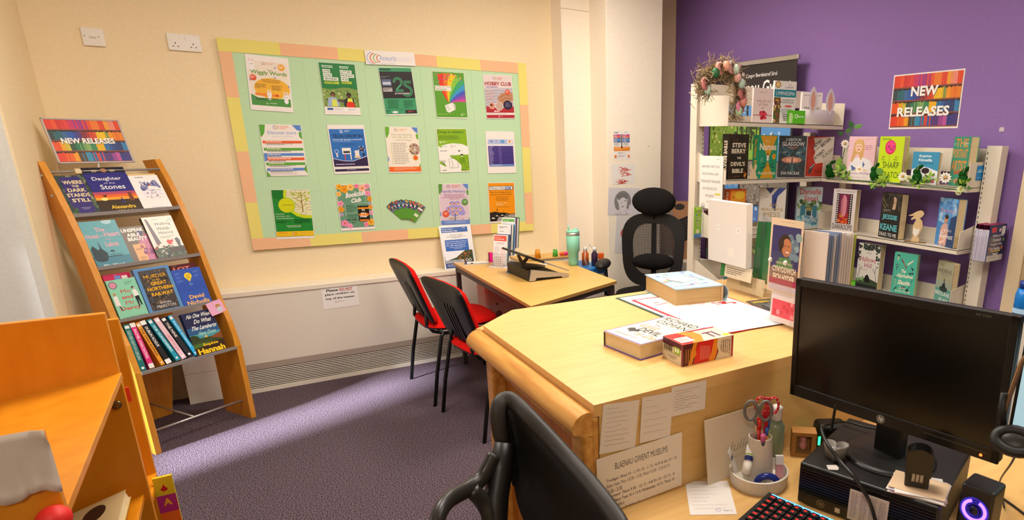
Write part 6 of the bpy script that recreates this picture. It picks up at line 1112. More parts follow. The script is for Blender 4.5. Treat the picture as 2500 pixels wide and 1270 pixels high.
for i in range(34):
    x,y=q.uniform(6,94),q.uniform(5,130)
    if 28<x<78 and 45<y<100: continue
    c=q.choice(['#e8a89c','#8a94c8','#d8c88a','#8ab8a8','#e0b8c8','#6a7ab0']); A.ring(x,y,q.uniform(4,7),1.4,c,0,q.uniform(180,340),n=10); A.D(x,y,q.uniform(1.5,4),c,n=8); A.L-=1.2
A.rot=(-.5,52,72); A.R(27,54,50,36,'#e8d8d0'); A.R(24,52,1.5,40,'#8a7a6a'); A.R(79,52,1.5,40,'#8a7a6a'); A.rot=None; b.build('lid_print',o)
def a_cal(A,H): 
    A.R(3,3,94,H-6,'#f3efee'); A.T('Calendr',40,7,70,12,'#d02c3c',.02)
    for i in range(5):
        for j in range(6): A.G(7+j*15,18+i*10,15+j*15,20+i*10,1,'#b8b4b4')
    A.ring(70,30,7,.8,'#e08a94'); A.line([(70,37),(60,46),(40,44)],.7,'#e08a94'); A.D(78,56,3,'#d02c3c'); A.R(74,50,9,3,'#c8283a'); A.line([(66,58),(90,56)],1,'#d02c3c'); A.line([(66,50),(72,54)],1.2,'#d02c3c'); A.D(88,60,2.4,'#d02c3c'); A.T('St David Challenge',56,10,94,13,'#3a3638',.01); A.line([(12,24),(20,22)],1,'#d02c3c'); A.line([(10,32),(26,28)],1,'#d02c3c')
cu=V((.02,-1,0)); flat('calendar_sheet','green-edged calendar sheet under the red one on the counter','calendar',V((1.068,1.845,KZ)),(.04,-1,0),.36,.26,'#1f5a4c',lambda A,H:A.R(4,4,92,H-8,'#f0ece8'),.003) if 0 else None
def corn(TLp,u,w,h): return TLp
# sheets lie with their reading direction along +x-ish; corners taken on the counter plane
b=MB(); o1=V((1.066,1.845,KZ)); 
def quadsheet(name,label,pts,base,border,z,art=None):
    P=[V((x,y,z)) for x,y in pts]; c=P[0].copy(); b=MB(); b.prism([p-c for p in P],(0,0,.002),m(border,.4)); u=(P[1]-P[0]); v=(P[0]-P[3]); A=Art(b,V((0,0,.002)),u,v,u.length,clip=100*v.length/u.length,step=3e-5,r=.3)
    A.R(3.5,3.5,93,100*v.length/u.length-7,base); art(A,100*v.length/u.length) if art else None; o=b.build(name); o.location=c; return tag(o,label,'calendar sheet')
quadsheet('calendar_sheet','dark green bordered sheet showing under the red bordered one on the counter',[(1.066,1.838),(1.34,1.838),(1.335,1.50),(1.066,1.50)],'#efeae6','#1f4c44',KZ)
quadsheet('calendar_sheet','red and white bordered calendar sheet under the book box on the counter',[(1.093,1.775),(1.415,1.745),(1.395,1.295),(1.083,1.30)],'#f4f0ef','#c92c3c',KZ+.0022,lambda A,H:a_cal(A,H))
def a_osman(A,H):
    A.R(0,0,100,H,'#eadfc9'); A.R(0,0,2.5,H,'#7a5aa8'); A.R(97.5,0,2.5,H,'#7a5aa8'); A.R(0,H-3,100,3,'#7a5aa8'); A.T('RICHARD',10,6,92,24,'#2c2628',.01); A.T('OSMAN',14,28,90,46,'#2c2628',.01); A.T('the',30,54,44,60,'#d8704a'); A.T('Last',14,62,54,82,'#e08a5a',.0,.1); A.T('DEVIL',30,84,84,102,'#2c2628',.02); A.T('to Die',44,106,94,122,'#e08a5a',.0,.1); A.poly([(14,104),(20,96),(30,102),(40,100),(42,108),(34,112),(30,120),(24,112),(18,114)],'#2c2426'); A.G(14,H-18,86,H-12,2,'#8a8086')
u=V((.128,-.992,0)); z=V((.992,.128,0)); t_=.042
book('The Last Devil to Die, purple-edged hardback lying beside the tea carton',V((.775,1.402,KZ+t_)),u,.155,.236,t_,'#eadfc9',a_osman,zax=z,spine='#2a1c24',backc='#6a4a9a',H0=150)
def a_tea(A,H): pass
o=thing('tea_box','red and orange tea carton lying on the counter against the purple-edged hardback','carton',(.8585,1.1545,KZ),(.9995,-.018,0)); tw,td,th_=.16,.088,.056
b=MB(); b.box((0,0,0),(tw,td,th_),m('#8a2430',.4)); b.build('carton',o,bev=.0015)
b=MB(); b.box((0,-.0006,0),(tw,-.0003,th_),m('#8a2430',.4)); A=Art(b,(0,-.0006,th_),(1,0,0),(0,0,1),tw,clip=35,r=.35)
A.R(0,0,28,35,'#5a1c24'); A.poly([(20,35),(24,24),(22,14),(30,0),(72,0),(60,35)],'#d8221f'); A.poly([(18,35),(20,26),(26,20),(24,10),(28,0),(20,0),(16,12),(14,24),(10,35)],'#e08a1e'); A.poly([(60,0),(74,0),(68,14),(66,24),(62,35),(50,35),(56,20)],'#ea8a1c'); A.poly([(68,0),(96,0),(96,35),(64,35),(70,22),(66,10)],'#e4d4b8'); A.R(96,0,4,35,'#a81c34')
for i in range(9): A.line([(34+i*2.2,6+i*.4),(34+i*2.2,30)],.5,'#f0a89c')
for i,t in enumerate(('WE BELIEVE IN','SIMPLE NATURAL','GOODNESS & TASTE','FOR EVERYONE','TO ENJOY')):
    vs,fs=textmesh(t,.02); A.L+=1; A.mb.add([A.P(91-i*4.4+2.6*b_*1-0,4+a_*(27-2*i)) for a_,b_ in vs],fs,A.mt('#6a3030'))
for i in range(3): A.line([(6+i*4,8),(6+i*4,30)],1.1,'#c88a2c')
b.build('side_print',o)
b=MB(); b.box((-.0006,0,0),(-.0003,td,th_),m('#d8c8a8',.4)); A=Art(b,(-.0006,td,th_),(0,-1,0),(0,0,1),td,clip=64,r=.35); A.R(0,0,100,18,'#5a1c34'); A.R(94,0,6,64,'#8a2430')
for i in range(10): A.R(6+i*4.4,12,2.2 if i%3 else 3.2,22,'#2a1c1c')
A.R(58,14,30,20,'#8ab82c'); A.R(62,18,9,11,'#e8f0d0'); A.R(74,18,9,11,'#e8f0d0'); A.R(4,36,86,1,'#5a3a3a'); A.G(24,44,76,56,3,'#8a7a6a',.4,'c'); b.build('end_print',o)
b=MB(); b.box((0,0,th_+.0003),(tw,td,th_+.0006),m('#e0d0b4',.4)); A=Art(b,(0,td,th_+.0006),(1,0,0),(0,1,0),tw,clip=55,r=.35); A.poly([(0,0),(30,0),(34,30),(26,55),(0,55)],'#c8281f'); A.poly([(26,0),(52,0),(56,26),(40,55),(20,55),(34,30)],'#e08a24'); A.R(4,22,26,24,'#ecdcd0'); A.T('TI',60,20,82,46,'#6a1c50',.03); A.D(92,46,7,'#f2d01e',5); A.G(8,27,26,42,4,'#b06a7a',.5); A.poly([(36,0),(100,0),(100,5),(50,6)],'#a81c34'); b.build('top_print',o)
# acrylic leaflet holders standing at the far end of the counter
def holder(label,P,u,w,h,foot=.10):
    o=thing('acrylic_holder',label,'leaflet holder',P,u)
    b=MB(); b.box((0,.05,.0),(w,.053,h),ACR); b.build('back_panel',o)
    for x in (0,w-.003): b=MB(); b.prism([(x,0,0),(x,.16,0),(x,.10,h*.8),(x,.04,h)],(.003,0,0),ACR); b.build('side_panel',o)
    for z_,y_ in ((.10,.02),(.05,.055),(.015,.09)): b=MB(); b.box((0,y_-.02,z_),(w,y_+.02,z_+.003),ACR); b.box((0,y_-.02,z_),(w,y_-.018,z_+.13),ACR); b.build('pocket',o)
    for x in (w*.25,w*.75): b=MB(); b.lathe([(.008,0),(.006,.004)],(x,.0,.20),m('#d8d4d4',.1),12,(0,-1,0)); b.build('rivet',o)
    return o
uA=V((0,-1,0))
HA=V((1.47,1.79,KZ)); holder('clear acrylic leaflet rack on the counter with a large white pad',HA,uA,.21,.30)
a1,b1_,c1=PX(1.466,1733,492),PX(1.466,1828,505),PX(1.466,1745,628)
b=MB(); b.box((0,0,0),(.212,.028,.225),m('#eadfd2',.5)); b.box((.0,-.0006,0),(.212,0,.225),m('#e6dcd2',.35)); A=Art(b,(0,-.0008,.225),(1,0,0),(0,0,1),.212,clip=106); A.D(28,45,5,'#f6f0e8'); A.D(28,45,3,'#d8cdc0'); A.D(80,45,5,'#f6f0e8'); A.D(80,45,3,'#d8cdc0'); A.D(62,84,9,'#eee3d4'); b.build('pad_stack') ; o=bpy.data.objects['pad_stack']; o.matrix_world=frame((1.468,a1.y,1.105),uA,-.04); tag(o,'thick white blank-backed pad standing in the acrylic leaflet rack','paper pad')
for i in range(4): upr('leaflet','dark green leaflet edge beside the white pad in the acrylic rack','leaflet',V((1.50+.012*i,1.61-.012*i,1.06-.005*i)),(.35,-.94,0),.06,.21,'#1f6a34' if i<2 else '#2c7a6c',None,.004,'green leaflets in the acrylic rack',.1)
upr('booklet','booklet with small printed lines under the white pad in the acrylic rack','booklet',V((1.475,1.76,1.055)),uA,.17,.05,'#e4d2b4',lambda A,H:(A.R(0,0,14,H,'#2c7a34'),A.G(20,8,80,24,4,'#6a5a50',.4)),lean=.1)
upr('brochure','grey-beige brochure low in the acrylic rack','brochure',V((1.49,1.74,1.012)),uA,.20,.06,'#cdb892',lambda A,H:A.R(36,6,34,14,'#a89674'),lean=.1)
HBp=V((1.30,1.352,KZ)); holder('clear acrylic leaflet rack on the counter showing a smiling woman leaflet',HBp,uA,.125,.27)
def a_woman(A,H):
    A.R(0,0,100,H,'#e2c8a8'); A.R(6,16,88,H-22,'#3a3568'); A.G(30,6,88,9,1,'#c8a88a'); A.blobs(56,34,34,50,20,['#7a94a0','#8aa4a8','#6a7a8c'],6,10,3); A.D(48,58,20,'#3a2418',24); A.D(54,64,15,'#c07a50',21); A.D(36,56,9,'#3a2418',14); A.D(50,60,1.8,'#2a1a18'); A.D(60,60,1.8,'#2a1a18'); A.D(57,74,6,'#e8d8cc',2); A.poly([(20,118),(34,88),(66,86),(84,118)],'#5a8a4a'); A.R(6,112,88,H-118,'#8a6a5a')
    A.T('GWIRFODDOLWCH',24,98,76,103,'#f0d8b8',.01); A.T('CYNYDDWCH',14,108,88,122,'#f2e0c4',.04); A.T('EICH HYDER',18,126,86,141,'#f2e0c4',.04); A.R(6,H-34,88,14,'#a82c50'); A.R(6,H-20,88,14,'#c8b8c0')
upr('leaflet','leaflet of a smiling dark-haired woman reading EICH HYDER in the acrylic rack','leaflet',V((1.322,1.352,1.100)),uA,.130,.222,'#e2c8a8',a_woman,lean=.02)
upr('booklet','pink and red booklet in the low pocket under the smiling woman leaflet','booklet',V((1.315,1.325,1.012)),uA,.105,.09,'#e0d4d4',lambda A,H:(A.R(6,20,88,50,'#e0485a'),A.blobs(10,24,80,40,10,['#f08a94','#d0303f'],6,9)),lean=.05)
q=random.Random(31)
for i in range(12): upr('leaflet','leaflet stacked edge-on behind the smiling woman leaflet in the acrylic rack','leaflet',V((1.345+i*.007,1.235-i*.003,1.05+(i%2)*.002)),(.25,-.97,0),.075,.245-q.uniform(0,.01),q.choice(['#e8dcd4','#7a8aa8','#e8a88a','#a8b84a','#d8d0cc','#8a94b0']),None,.004,'leaflets edge-on in the acrylic rack',.0)
quadsheet('flyer','dark grey flyer with yellow lettering on the counter beside the acrylic racks',[(1.43,1.56),(1.62,1.53),(1.56,1.31),(1.37,1.36)],'#4a4644','#4a4644',KZ,lambda A,H:(A.T('WHERE WERE YOU',6,8,94,20,'#e8c81e',.02),A.G(20,30,90,60,5,'#a8a4a0',.4)))['category']='flyer'
quadsheet('flyer','navy flyer with white lines half under the grey flyer',[(1.37,1.33),(1.53,1.30),(1.50,1.17),(1.34,1.2)],'#23384c','#e8e4e0',KZ,lambda A,H:A.G(10,12,90,70,5,'#d8e0e8',.5))['category']='flyer'
# ---------- notes on the counter front ----------
FP=lambda a,b: PY(1.0685,a,b)
def hw(n_,seed): return lambda A,H:[A.line([(8+q_.uniform(0,6)+k*0,12+i*(H-20)/n_)]+[(12+j*6,12+i*(H-20)/n_+q_.uniform(-1.6,1.6)) for j in range(q_.randint(5,13))],.7,'#9a908a') for q_ in (random.Random(seed),) for i in range(n_)]
sheet('handwritten_note','handwritten note taped to the counter front, first from the corner','note',(1472.7,989),(1561,976.5),(1471,1107.4),FP,art=hw(9,1),base='#e8dccc')
sheet('handwritten_note','handwritten note taped to the counter front, second from the corner','note',(1567.8,971),(1643.6,957),(1561,1082.6),lambda a,b:PY(1.0678,a,b),art=hw(6,2),base='#e8dccc')
sheet('handwritten_note','landscape handwritten note taped highest on the counter front','note',(1639.5,946),(1725,928),(1643.6,1016.5),FP,art=hw(8,3),base='#e6dacb')
def a_mus(A,H):
    A.T('BLAENAU GWENT MUSEUMS',20,10,82,17,'#3a3436',.02)
    for i,t in enumerate(('Tredegar: Wed 10 - 1, Fri 10 - 1 / 2 - 4.30 & Sat 10 - 12','Ebbw Vale: Mon 10.30 - 3.30, Wed 10.30 - 3.30 & Fri','10.30 - 3.30','Brynmawr: Thurs 9.30 - 12 / 2 - 4 & Fri 10 - 12 / 2 - 4','Abertillery: Tues 10-1 / 2-4, Wednesday 10-12, Thurs 10','- 1, Fri 10-1','Blaina: Thurs, Fri & Sat 10am - 1pm')): A.T(t,10,25+i*6,10+len(t)*1.46,29.4+i*6,'#4a4244',.012)
sheet('museums_notice','BLAENAU GWENT MUSEUMS opening hours sheet on the counter front','notice',(1455.4,1122.6),(1664.8,1055),(1459,1262),lambda a,b:PY(1.066,a,b),art=a_mus,base='#e9dcc9')
P=PZ(.7285,1708.4,1170.8); Q=PZ(.7285,1774.5,1148.8); P.y=1.035; Q2=V((P.x+.2,1.035,P.z))
o=thing('clipboard','pale board with faint pencil writing leaning against the counter front','board',P,(1,0,0),lean=.15); b=MB(); b.box((0,0,0),(.185,.004,.165),m('#dccbb0',.5)); A=Art(b,(0,-.0003,.165),(1,0,0),(0,0,1),.185); A.T('Julie',34,40,72,58,'#b8a890',.0,.2); A.line([(30,64),(74,60)],.5,'#b8a890'); b.build('board',o,bev=.001)
# ---------- desk things ----------
DZ=.7285
a_=PZ(DZ,1672.6,1176.3);b_=PZ(DZ,1777.3,1175);c_=PZ(DZ,1705.6,1261.8)
flat('desk_note','white handwritten note lying on the desk beside the pen tray','note',a_,(b_-a_),(b_-a_).length,(c_-a_).length*.95,'#efe9e4',lambda A,H:(hw(8,7)(A,H),A.ring(62,H-16,5,1,'#8a94c8'),A.T('MAR 15',74,H-16,92,H-11,'#5a5a6a',.02)),.0006)
CPX=V((.975,.985,DZ)); 
o=thing('pen_tray','round off-white ribbed desk tray with tall pencil cup','desk organiser',CPX); OW=m('#d9cfc0',.5)
b=MB(); b.lathe([(.070,0),(.073,.034),(.069,.035),(.066,.006),(.001,.005)],(0,0,0),OW,96,rib=.012); b.build('tray',o)
b=MB(); b.lathe([(.037,.005),(.029,.118),(.0265,.120),(.0255,.114),(.028,.06),(.001,.058)],(.006,.008,0),OW,72,rib=.02); b.build('pencil_cup',o)
CC=CPX+V((.006,.008,0)); RT_=V((.82,-.57,0)); FWD=V((.57,.82,0))
def inring(r,wd): pass
def scis(label,c,base,h,dotc=None,k=1):
    o=thing('scissors',label,'scissors',CC+base,RT_); b=MB(); b.prism([(-.003,0,-.08),(.004,0,-.08),(.006,0,.06),(-.006,0,.06)],(0,.002,0),CHR); b.build('blades',o)
    for s in (-1,1):
        b=MB(); el=[(s*.018*k+.015*k*cos(2*PI*i/20),.001,h+.020*k*sin(2*PI*i/20)*1.25) for i in range(21)]; b.tube(el,.0038*k,m(c,.4),8,caps=False); b.tube([(0,.001,.05),(s*.006,.001,h-.03*k),(s*.010*k,.001,h-.022*k)],.004,m(c,.4),8); b.build('handle',o)
        if dotc:
            q=random.Random(3)
            for i in range(0,20,2): d=MB(); d.ell(V(el[i])+V((q.uniform(-.002,.002),-.003,0)),.0018,.001,.0018,m(dotc,.5),6,4); 
    return o
scis('grey-handled scissors standing in the pencil cup','#6f6b68',V((-.012,.0,.10)),.088)
o=scis('red polka-dot scissors standing in the pencil cup','#c01826',V((.014,-.002,.108)),.088,k=.85)
b=MB(); q=random.Random(12)
for s in (-1,1):
    for i in range(0,20,2): b.ell((s*.0153+.01275*cos(2*PI*i/20),-.0025,.088+.017*1.25*sin(2*PI*i/20)),.0013,.0012,.0013,m('#f4dcdc',.5),6,4)
tag(b.build('polka_dots',o),kind='stuff')
b=MB(); b.box((-.005,-.003,-.06),(.005,.003,.11),m('#c01826',.35)); b.build('handle_grip',o,bev=.002)
def pen(label,base,tilt,l,c,cap,r=.004):
    o=thing('pen',label,'pen',CC+V(base)); o.matrix_world=frame(CC+V(base),RT_,z=tilt); b=MB(); b.lathe([(r*.6,0),(r,.01),(r,l*.75)],(0,0,0),m(c,.3),10); b.build('barrel',o); b=MB(); b.lathe([(r*1.1,l*.75),(r*1.1,l)],(0,0,0),m(cap,.3),10); b.build('cap',o)
pen('bright red marker in the pencil cup',(-.004,.004,.062),(-.1,.0,1),.105,'#d8281e','#d8281e',.006); pen('yellow pen with a blue cap in the pencil cup',(.017,-.008,.062),(.25,-.05,1),.095,'#d8c02c','#2c4a9c',.005)
pen('white and blue pen in the pencil cup',(.004,-.016,.062),(.05,-.1,1),.085,'#e4dedc','#2c5ab0',.0045); pen('orange felt pen low in the pencil cup',(.0,-.018,.062),(.15,-.12,1),.066,'#e08a1e','#e08a1e',.005); pen('navy pen leaning right in the pencil cup',(.02,.004,.062),(.35,0,1),.09,'#23305f','#23305f',.0035); pen('dark pen with a pink gem top in the pencil cup',(-.008,-.015,.062),(-.1,-.12,1),.075,'#2a1a24','#c85a8a',.006)
o=thing('glue_stick','white glue stick lying in the round tray','glue stick',CPX+V((-.057,.006,.05))); o.matrix_world=frame(CPX+V((-.054,-.012,.042)),(0.6,-.8,.0),z=V((.35,.5,.55))); b=MB(); b.lathe([(.011,0),(.011,.028)],(0,0,0),m('#e4dcd0',.4),18); b.build('cap',o); b=MB(); b.lathe([(.0105,.028),(.0105,.072)],(0,0,0),m('#eee8e0',.4),18); b.lathe([(.0107,.032),(.0107,.044)],(0,0,0),m('#23306f',.4),18,caps=False); b.lathe([(.0107,.046),(.0107,.049)],(0,0,0),m('#8ab82c',.4),18,caps=False); b.build('tube',o)
upr('name_card','narrow white card with dark lettering in the round tray','card',CPX+V((-.062,.015,.03)),(.75,.65,0),.03,.06,'#ddd6d0',lambda A,H:A.T('Recommended',10,H*.2,90,H*.45,'#2c2a3a',.03),lean=.35)
o=thing('tape_dispenser','shiny dark blue tape dispenser in the round tray','tape dispenser',CPX+V((-.02,-.045,.008))); o.matrix_world=frame(CPX+V((-.016,-.046,.024)),RT_); b=MB(); el=[(.024*cos(2*PI*i/24),0,.017*sin(2*PI*i/24)) for i in range(25)]; b.tube(el,.008,m('#1c2f86',.15),12,caps=False); b.box((-.03,-.008,-.018),(.026,.008,-.008),m('#1c2f86',.15)); b.build('body',o)
o=thing('eraser','pink eraser with a white sleeve leaning in the round tray','eraser',CPX+V((.045,-.03,.008)),lean=0); o.matrix_world=frame(CPX+V((.046,-.026,.008)),RT_,.25); b=MB(); b.box((-.009,-.005,0),(.009,.005,.035),m('#d89aa4',.6)); b.build('rubber',o,bev=.001); b=MB(); b.box((-.0095,-.0055,.033),(.0095,.0055,.055),m('#e8e4e2',.5)); b.build('sleeve',o)
o=thing('gel_bottle','clear hand gel bottle with white cap behind the pencil cup','bottle',V((1.075,1.035,DZ))); b=MB(); b.lathe([(.022,0),(.024,.01),(.024,.105),(.013,.122)],(0,0,0),m('#a8b898',.1,tr=.6),24); b.build('body',o); b=MB(); b.lathe([(.013,.122),(.0145,.124),(.0145,.152),(.016,.156),(.008,.162)],(0,0,0),m('#ece8e4',.4),20); b.build('cap',o)
o=thing('gift_box','small brown card box with a window and pink figure inside','box',V((1.135,1.03,DZ)),(.75,-.66,0)); b=MB(); CB=m('#a8743a',.6); g=.064; hh=.07
for q_ in (((0,0,0),(.012,.04,hh)),((g-.012,0,0),(g,.04,hh)),((.012,0,0),(g-.012,.037,.010)),((.012,0,hh-.010),(g-.012,.037,hh)),((.012,.037,0),(g-.012,.04,hh))): b.box(*q_,CB)
b.build('box',o); b=MB(); b.ell((g/2,.02,.026),.011,.009,.015,m('#d88a90',.5)); b.ell((g/2,.018,.045),.009,.008,.008,m('#d88a90',.5)); b.build('pink_figure',o); b=MB(); b.box((.012,.001,.01),(g-.012,.0016,hh-.01),ACR); b.build('window',o)
o=thing('network_box','rounded black network box with a green light behind the gift box','device',V((1.23,1.035,DZ)),(.85,-.5,0)); b=MB(); b.box((0,-.03,0),(.085,.03,.075),BLK); b.build('body',o,bev=.014,seg=3); b=MB(); b.box((.0,-.0312,.02),(.006,-.0302,.045),m('#1fe86a',.3,em=6)); b.build('green_light',o)
# PC tower lying flat
PU=V((.32,-.947,0)).normalized(); PCP=V((.987,.868,DZ)); PB=V((0,0,1)).cross(PU)
o=thing('desktop_computer','black desktop computer lying flat under the monitor','computer',PCP,PU); pw,pd,ph=.305,.31,.1015
b=MB(); b.box((0,.004,0),(pw,pd,ph),m('#1b1a19',.45)); b.build('case',o,bev=.004)
b=MB()
for i in range(9): b.box((.004,-.002,.035+i*.0068),(pw-.004,.006,.039+i*.0068),m('#100f0e',.35))
b.box((.004,.002,.03),(pw-.004,.0055,ph-.002),m('#060606',.6)); b.build('front_grille',o)
b=MB(); b.box((.02,-.0025,.004),(pw-.02,.005,.032),m('#2a2418',.35)); A=Art(b,(.02,-.0027,.032),(1,0,0),(0,0,1),pw-.04,r=.3); A.D(15,5.2,3.6,'#8a7a5a'); A.D(15,5.2,3.1,'#2a2418'); A.T('hp',13.2,3,16.8,7.6,'#8a7a5a',.02,.15); A.R(28,3.4,4.4,4.4,'#c8b89a'); b.build('front_panel',o)
TOPZ=DZ+ph
def onpc(px,py,dz=.001): p=PZ(TOPZ+dz,px,py); return p
# monitor
MO=V((1.11,1.028,.915)); MU=V((.126,-.992,.025)).normalized(); mw,mh=.508,.304
o=thing('monitor','large black widescreen monitor standing on the desktop computer','monitor',MO,MU)
b=MB(); b.box((0,.006,0),(mw,.03,mh),BLK); b.build('back_shell',o,bev=.006)
BZ=m('#14120f',.35)
b=MB(); b.box((0,0,0),(mw,.008,.030),BZ); b.box((0,0,mh-.018),(mw,.008,mh),BZ); b.box((0,0,0),(.016,.008,mh),BZ); b.box((mw-.016,0,0),(mw,.008,mh),BZ); b.build('bezel',o,bev=.002)
b=MB(); b.box((.012,.003,.025),(mw-.012,.0065,mh-.014),m('#060504',.22,sp=.6)); b.build('screen',o)
b=MB(); A=Art(b,(mw*.5-.011,-.0003,.025),(1,0,0),(0,0,1),.022); A.D(50,45,46,'#8d877c'); A.D(50,45,42,'#6f6a60'); A.T('hp',28,18,72,76,'#d8d4cc',.02,.15); b.build('maker_badge',o)
b=MB(); b.box((mw*.70,-.0006,.017),(mw*.96,0,.0185),m('#4a453c',.3)); b.build('button_strip',o)
b=MB(); A=Art(b,(mw-.078,-.0003,mh-.006),(1,0,0),(0,0,1),.05); A.T('HP V220',0,0,56,10,'#6a655c',.01); b.build('model_print',o)
b=MB(); b.lathe([(.003,0),(.003,.0006)],(mw-.033,-.0003,.010),m('#ff5a1e',.3,em=5),12,(0,-1,0)); b.build('power_light',o)
BD=V((1.19,.775,TOPZ)); M_=o.matrix_world.inverted()@Matrix.Translation(BD)
b=MB(); b.lathe([(.105,0),(.105,.004),(.09,.009),(.001,.010)],(0,0,0),m('#1d1c1a',.4),48); l=b.build('stand_base',o); l.matrix_parent_inverse=Matrix.Identity(4); l.matrix_basis=M_
b=MB(); b.box((-.015,-.035,.006),(.015,.035,.16),m('#0e0d0c',.4)); l=b.build('stand_neck',o,bev=.004); l.matrix_basis=M_
# heart dish, slip, papers, stamp, card
o=thing('heart_dish','small grey heart-shaped dish on the computer beside the monitor base','dish',onpc(2038,1118)); HG=m('#8f8880',.5)
def heart(s,z,n=36): return [(s*.0022*13*sin(t)**3, s*.0022*(11*cos(t)-4.5*cos(2*t)-1.8*cos(3*t)-.8*cos(4*t)),z) for t in [2*PI*i/n for i in range(n+1)]]
b=MB(); b.grid([heart(.0,0),heart(.8,0),heart(1.0,.028),heart(1.02,.034),heart(.92,.034),heart(.85,.022),heart(.0,.020)],HG); b.build('dish_body',o); o.matrix_world=frame(o.location,(.55,-.83,0))
b=MB(); [b.ell((-.006+.006*k,.001*k,.024),.0025,.0025,.0025,m('#c8ccd0',.1),8,5) for k in range(3)]; tag(b.build('beads',o),kind='stuff')
b=MB(); b.prism([(0,0,0),(.022,0,0),(.026,.010,0),(.022,.022,0),(.0,.020,0)],(0,0,.0015),m('#cfc7c0',.5)); o=b.build('paper_scrap'); o.matrix_world=frame(onpc(2022,1148),(.8,-.6,0)); tag(o,'torn white paper scrap on the computer near the cable','paper')
SP=V((1.118,.648,TOPZ+.0005))
for i,(c,a,w_,h_) in enumerate((('#e4dcd8',.0,.115,.09),('#d0a8ac',.12,.11,.085),('#e8e0dc',-.08,.115,.09),('#b8b0c0',.05,.11,.085),('#ece6e2',.18,.10,.09),('#eccba4',-.05,.112,.078))):
    b=MB(); b.box((-w_/2,-h_/2,0),(w_/2,h_/2,.0014),m(c,.6)); o=b.build('paper_slip'); o.matrix_world=frame(SP+V((0,0,.0016*i)),V((.45+a,-.89+a*.3,0))); tag(o,('peach slip on top of the paper pile under the date stamp' if i==5 else 'paper slip in the pile under the date stamp'),'paper',None if i==5 else 'paper slips under the date stamp')
SM=SP+V((-.005,.004,.0105)); o=thing('date_stamp','black self-inking date stamp standing on the paper pile','stamp',SM,(.55,-.835,0))
b=MB(); b.box((-.024,-.016,0),(.024,.016,.045),m('#26221d',.35)); b.build('frame',o,bev=.003)
pr=[(-.026,.028),(.026,.028),(.026,.075),(.020,.083),(.010,.088),(0,.0895),(-.010,.088),(-.020,.083),(-.026,.075)]
b=MB(); b.prism([(x,-.018,z_) for x,z_ in pr][::1],(0,.036,0),m('#0e0d0c',.18)); b.build('handle',o,bev=.004)
b=MB(); b.box((-.018,-.0175,.006),(.018,-.0163,.042),m('#0a0908',.3)); 
for k in range(3): b.lathe([(.012,0),(.012,.006)],(-.011+k*.008,-.010,.024),m('#a8987a',.4),14,(1,0,0))
b.build('date_wheels',o)
def a_card(A,H):
    A.R(0,0,100,H,'#c8bcae')
    for k in range(4): A.G(5+k*24,8,25+k*24,H-6,15,'#8a7c74',.45)
o=thing('reference_card','pale card of tiny printed columns hanging over the computer front','card',PCP,PU); o.matrix_world=frame(PCP+PU*.125-PB*.008+V((0,0,.012)),PU,.03); b=MB(); b.box((0,-.001,0),(.085,0,.072),m('#c8bcae',.5)); A=Art(b,(0,-.0012,.072),(1,0,0),(0,0,1),.085,clip=85); a_card(A,85); b.build('card',o,bev=.0008)
# cables
def cable(name,label,pts,r=.0032,c='#141311'): b=MB(); b.tube(smooth(pts),r,m(c,.4),8); return tag(b.build(name),label,'cable')
def smooth(P,n=6):
    P=[V(p) for p in P]; P=[P[0]*2-P[1]]+P+[P[-1]*2-P[-2]]; o_=[]
    for i in range(1,len(P)-2):
        for k in range(n):
            t=k/n; o_.append(.5*((2*P[i])+(P[i+1]-P[i-1])*t+(2*P[i-1]-5*P[i]+4*P[i+1]-P[i+2])*t*t+(3*P[i]-P[i-1]-3*P[i+1]+P[i+2])*t**3))
    return o_+[P[-2]]
cable('headset_cable','thick black cable arching over the computer front beside the heart dish',[PZ(.90,2012,1042),PZ(.905,2006,1050),PZ(.895,2020,1085),PZ(.875,2050,1125),PZ(.862,2085,1165),V(PZ(.835,2112,1205)),V(PZ(.79,2128,1240)),V(PZ(.745,2142,1290))],.0042)
cable('power_cable','black cable running from the monitor down behind the heart dish',[PZ(.93,2040,990),PZ(.88,2034,1025),PZ(.85,2030,1050)],.0035)
cable('network_cable','black cable curving behind the monitor neck to the network box',[PZ(.80,2010,1040),PZ(.84,2060,1030),PZ(.845,2110,1042),PZ(.845,2150,1050)],.0025)
# keyboard
K0=V((.935,.905,DZ)); K1=PZ(.755,2060,1275); ku=(V((K1.x,K1.y,0))-V((K0.x,K0.y,0))).normalized()
o=thing('gaming_keyboard','black keyboard with red-lit keys and a blue light bar','keyboard',K0-V((0,0,0)),ku); kw,kd=.36,.135
b=MB(); b.prism([(0,0,0),(0,-kd,0),(0,-kd,.014),(0,0,.024)],(kw,0,0),m('#141212',.4)); b.build('body',o,bev=.003)
b=MB(); b.box((.01,-.010,.0225),(kw-.01,-.004,.0245),m('#5aa8ff',.3,em=2.2)); b.build('light_bar',o)
kn=0
for r_ in range(6):
    nk=16
    for c_ in range(nk):
        if kn>=96: break
        kn+=1; x=.012+c_*.0212; y=-.028-r_*.0185; zz=.0235-(.010/kd)*(-y); b=MB(); b.prism([(x,y,zz),(x+.017,y,zz),(x+.017,y+.0155,zz),(x,y+.0155,zz)],(0,0,.0065),m('#1b1818',.4)); w_=.006; b.box((x+.004,y+.006,zz+.0066),(x+.004+w_+(.003 if c_==0 else 0),y+.0095,zz+.0069),m('#ff1e1e',.3,em=2.5)); b.build('key',o)
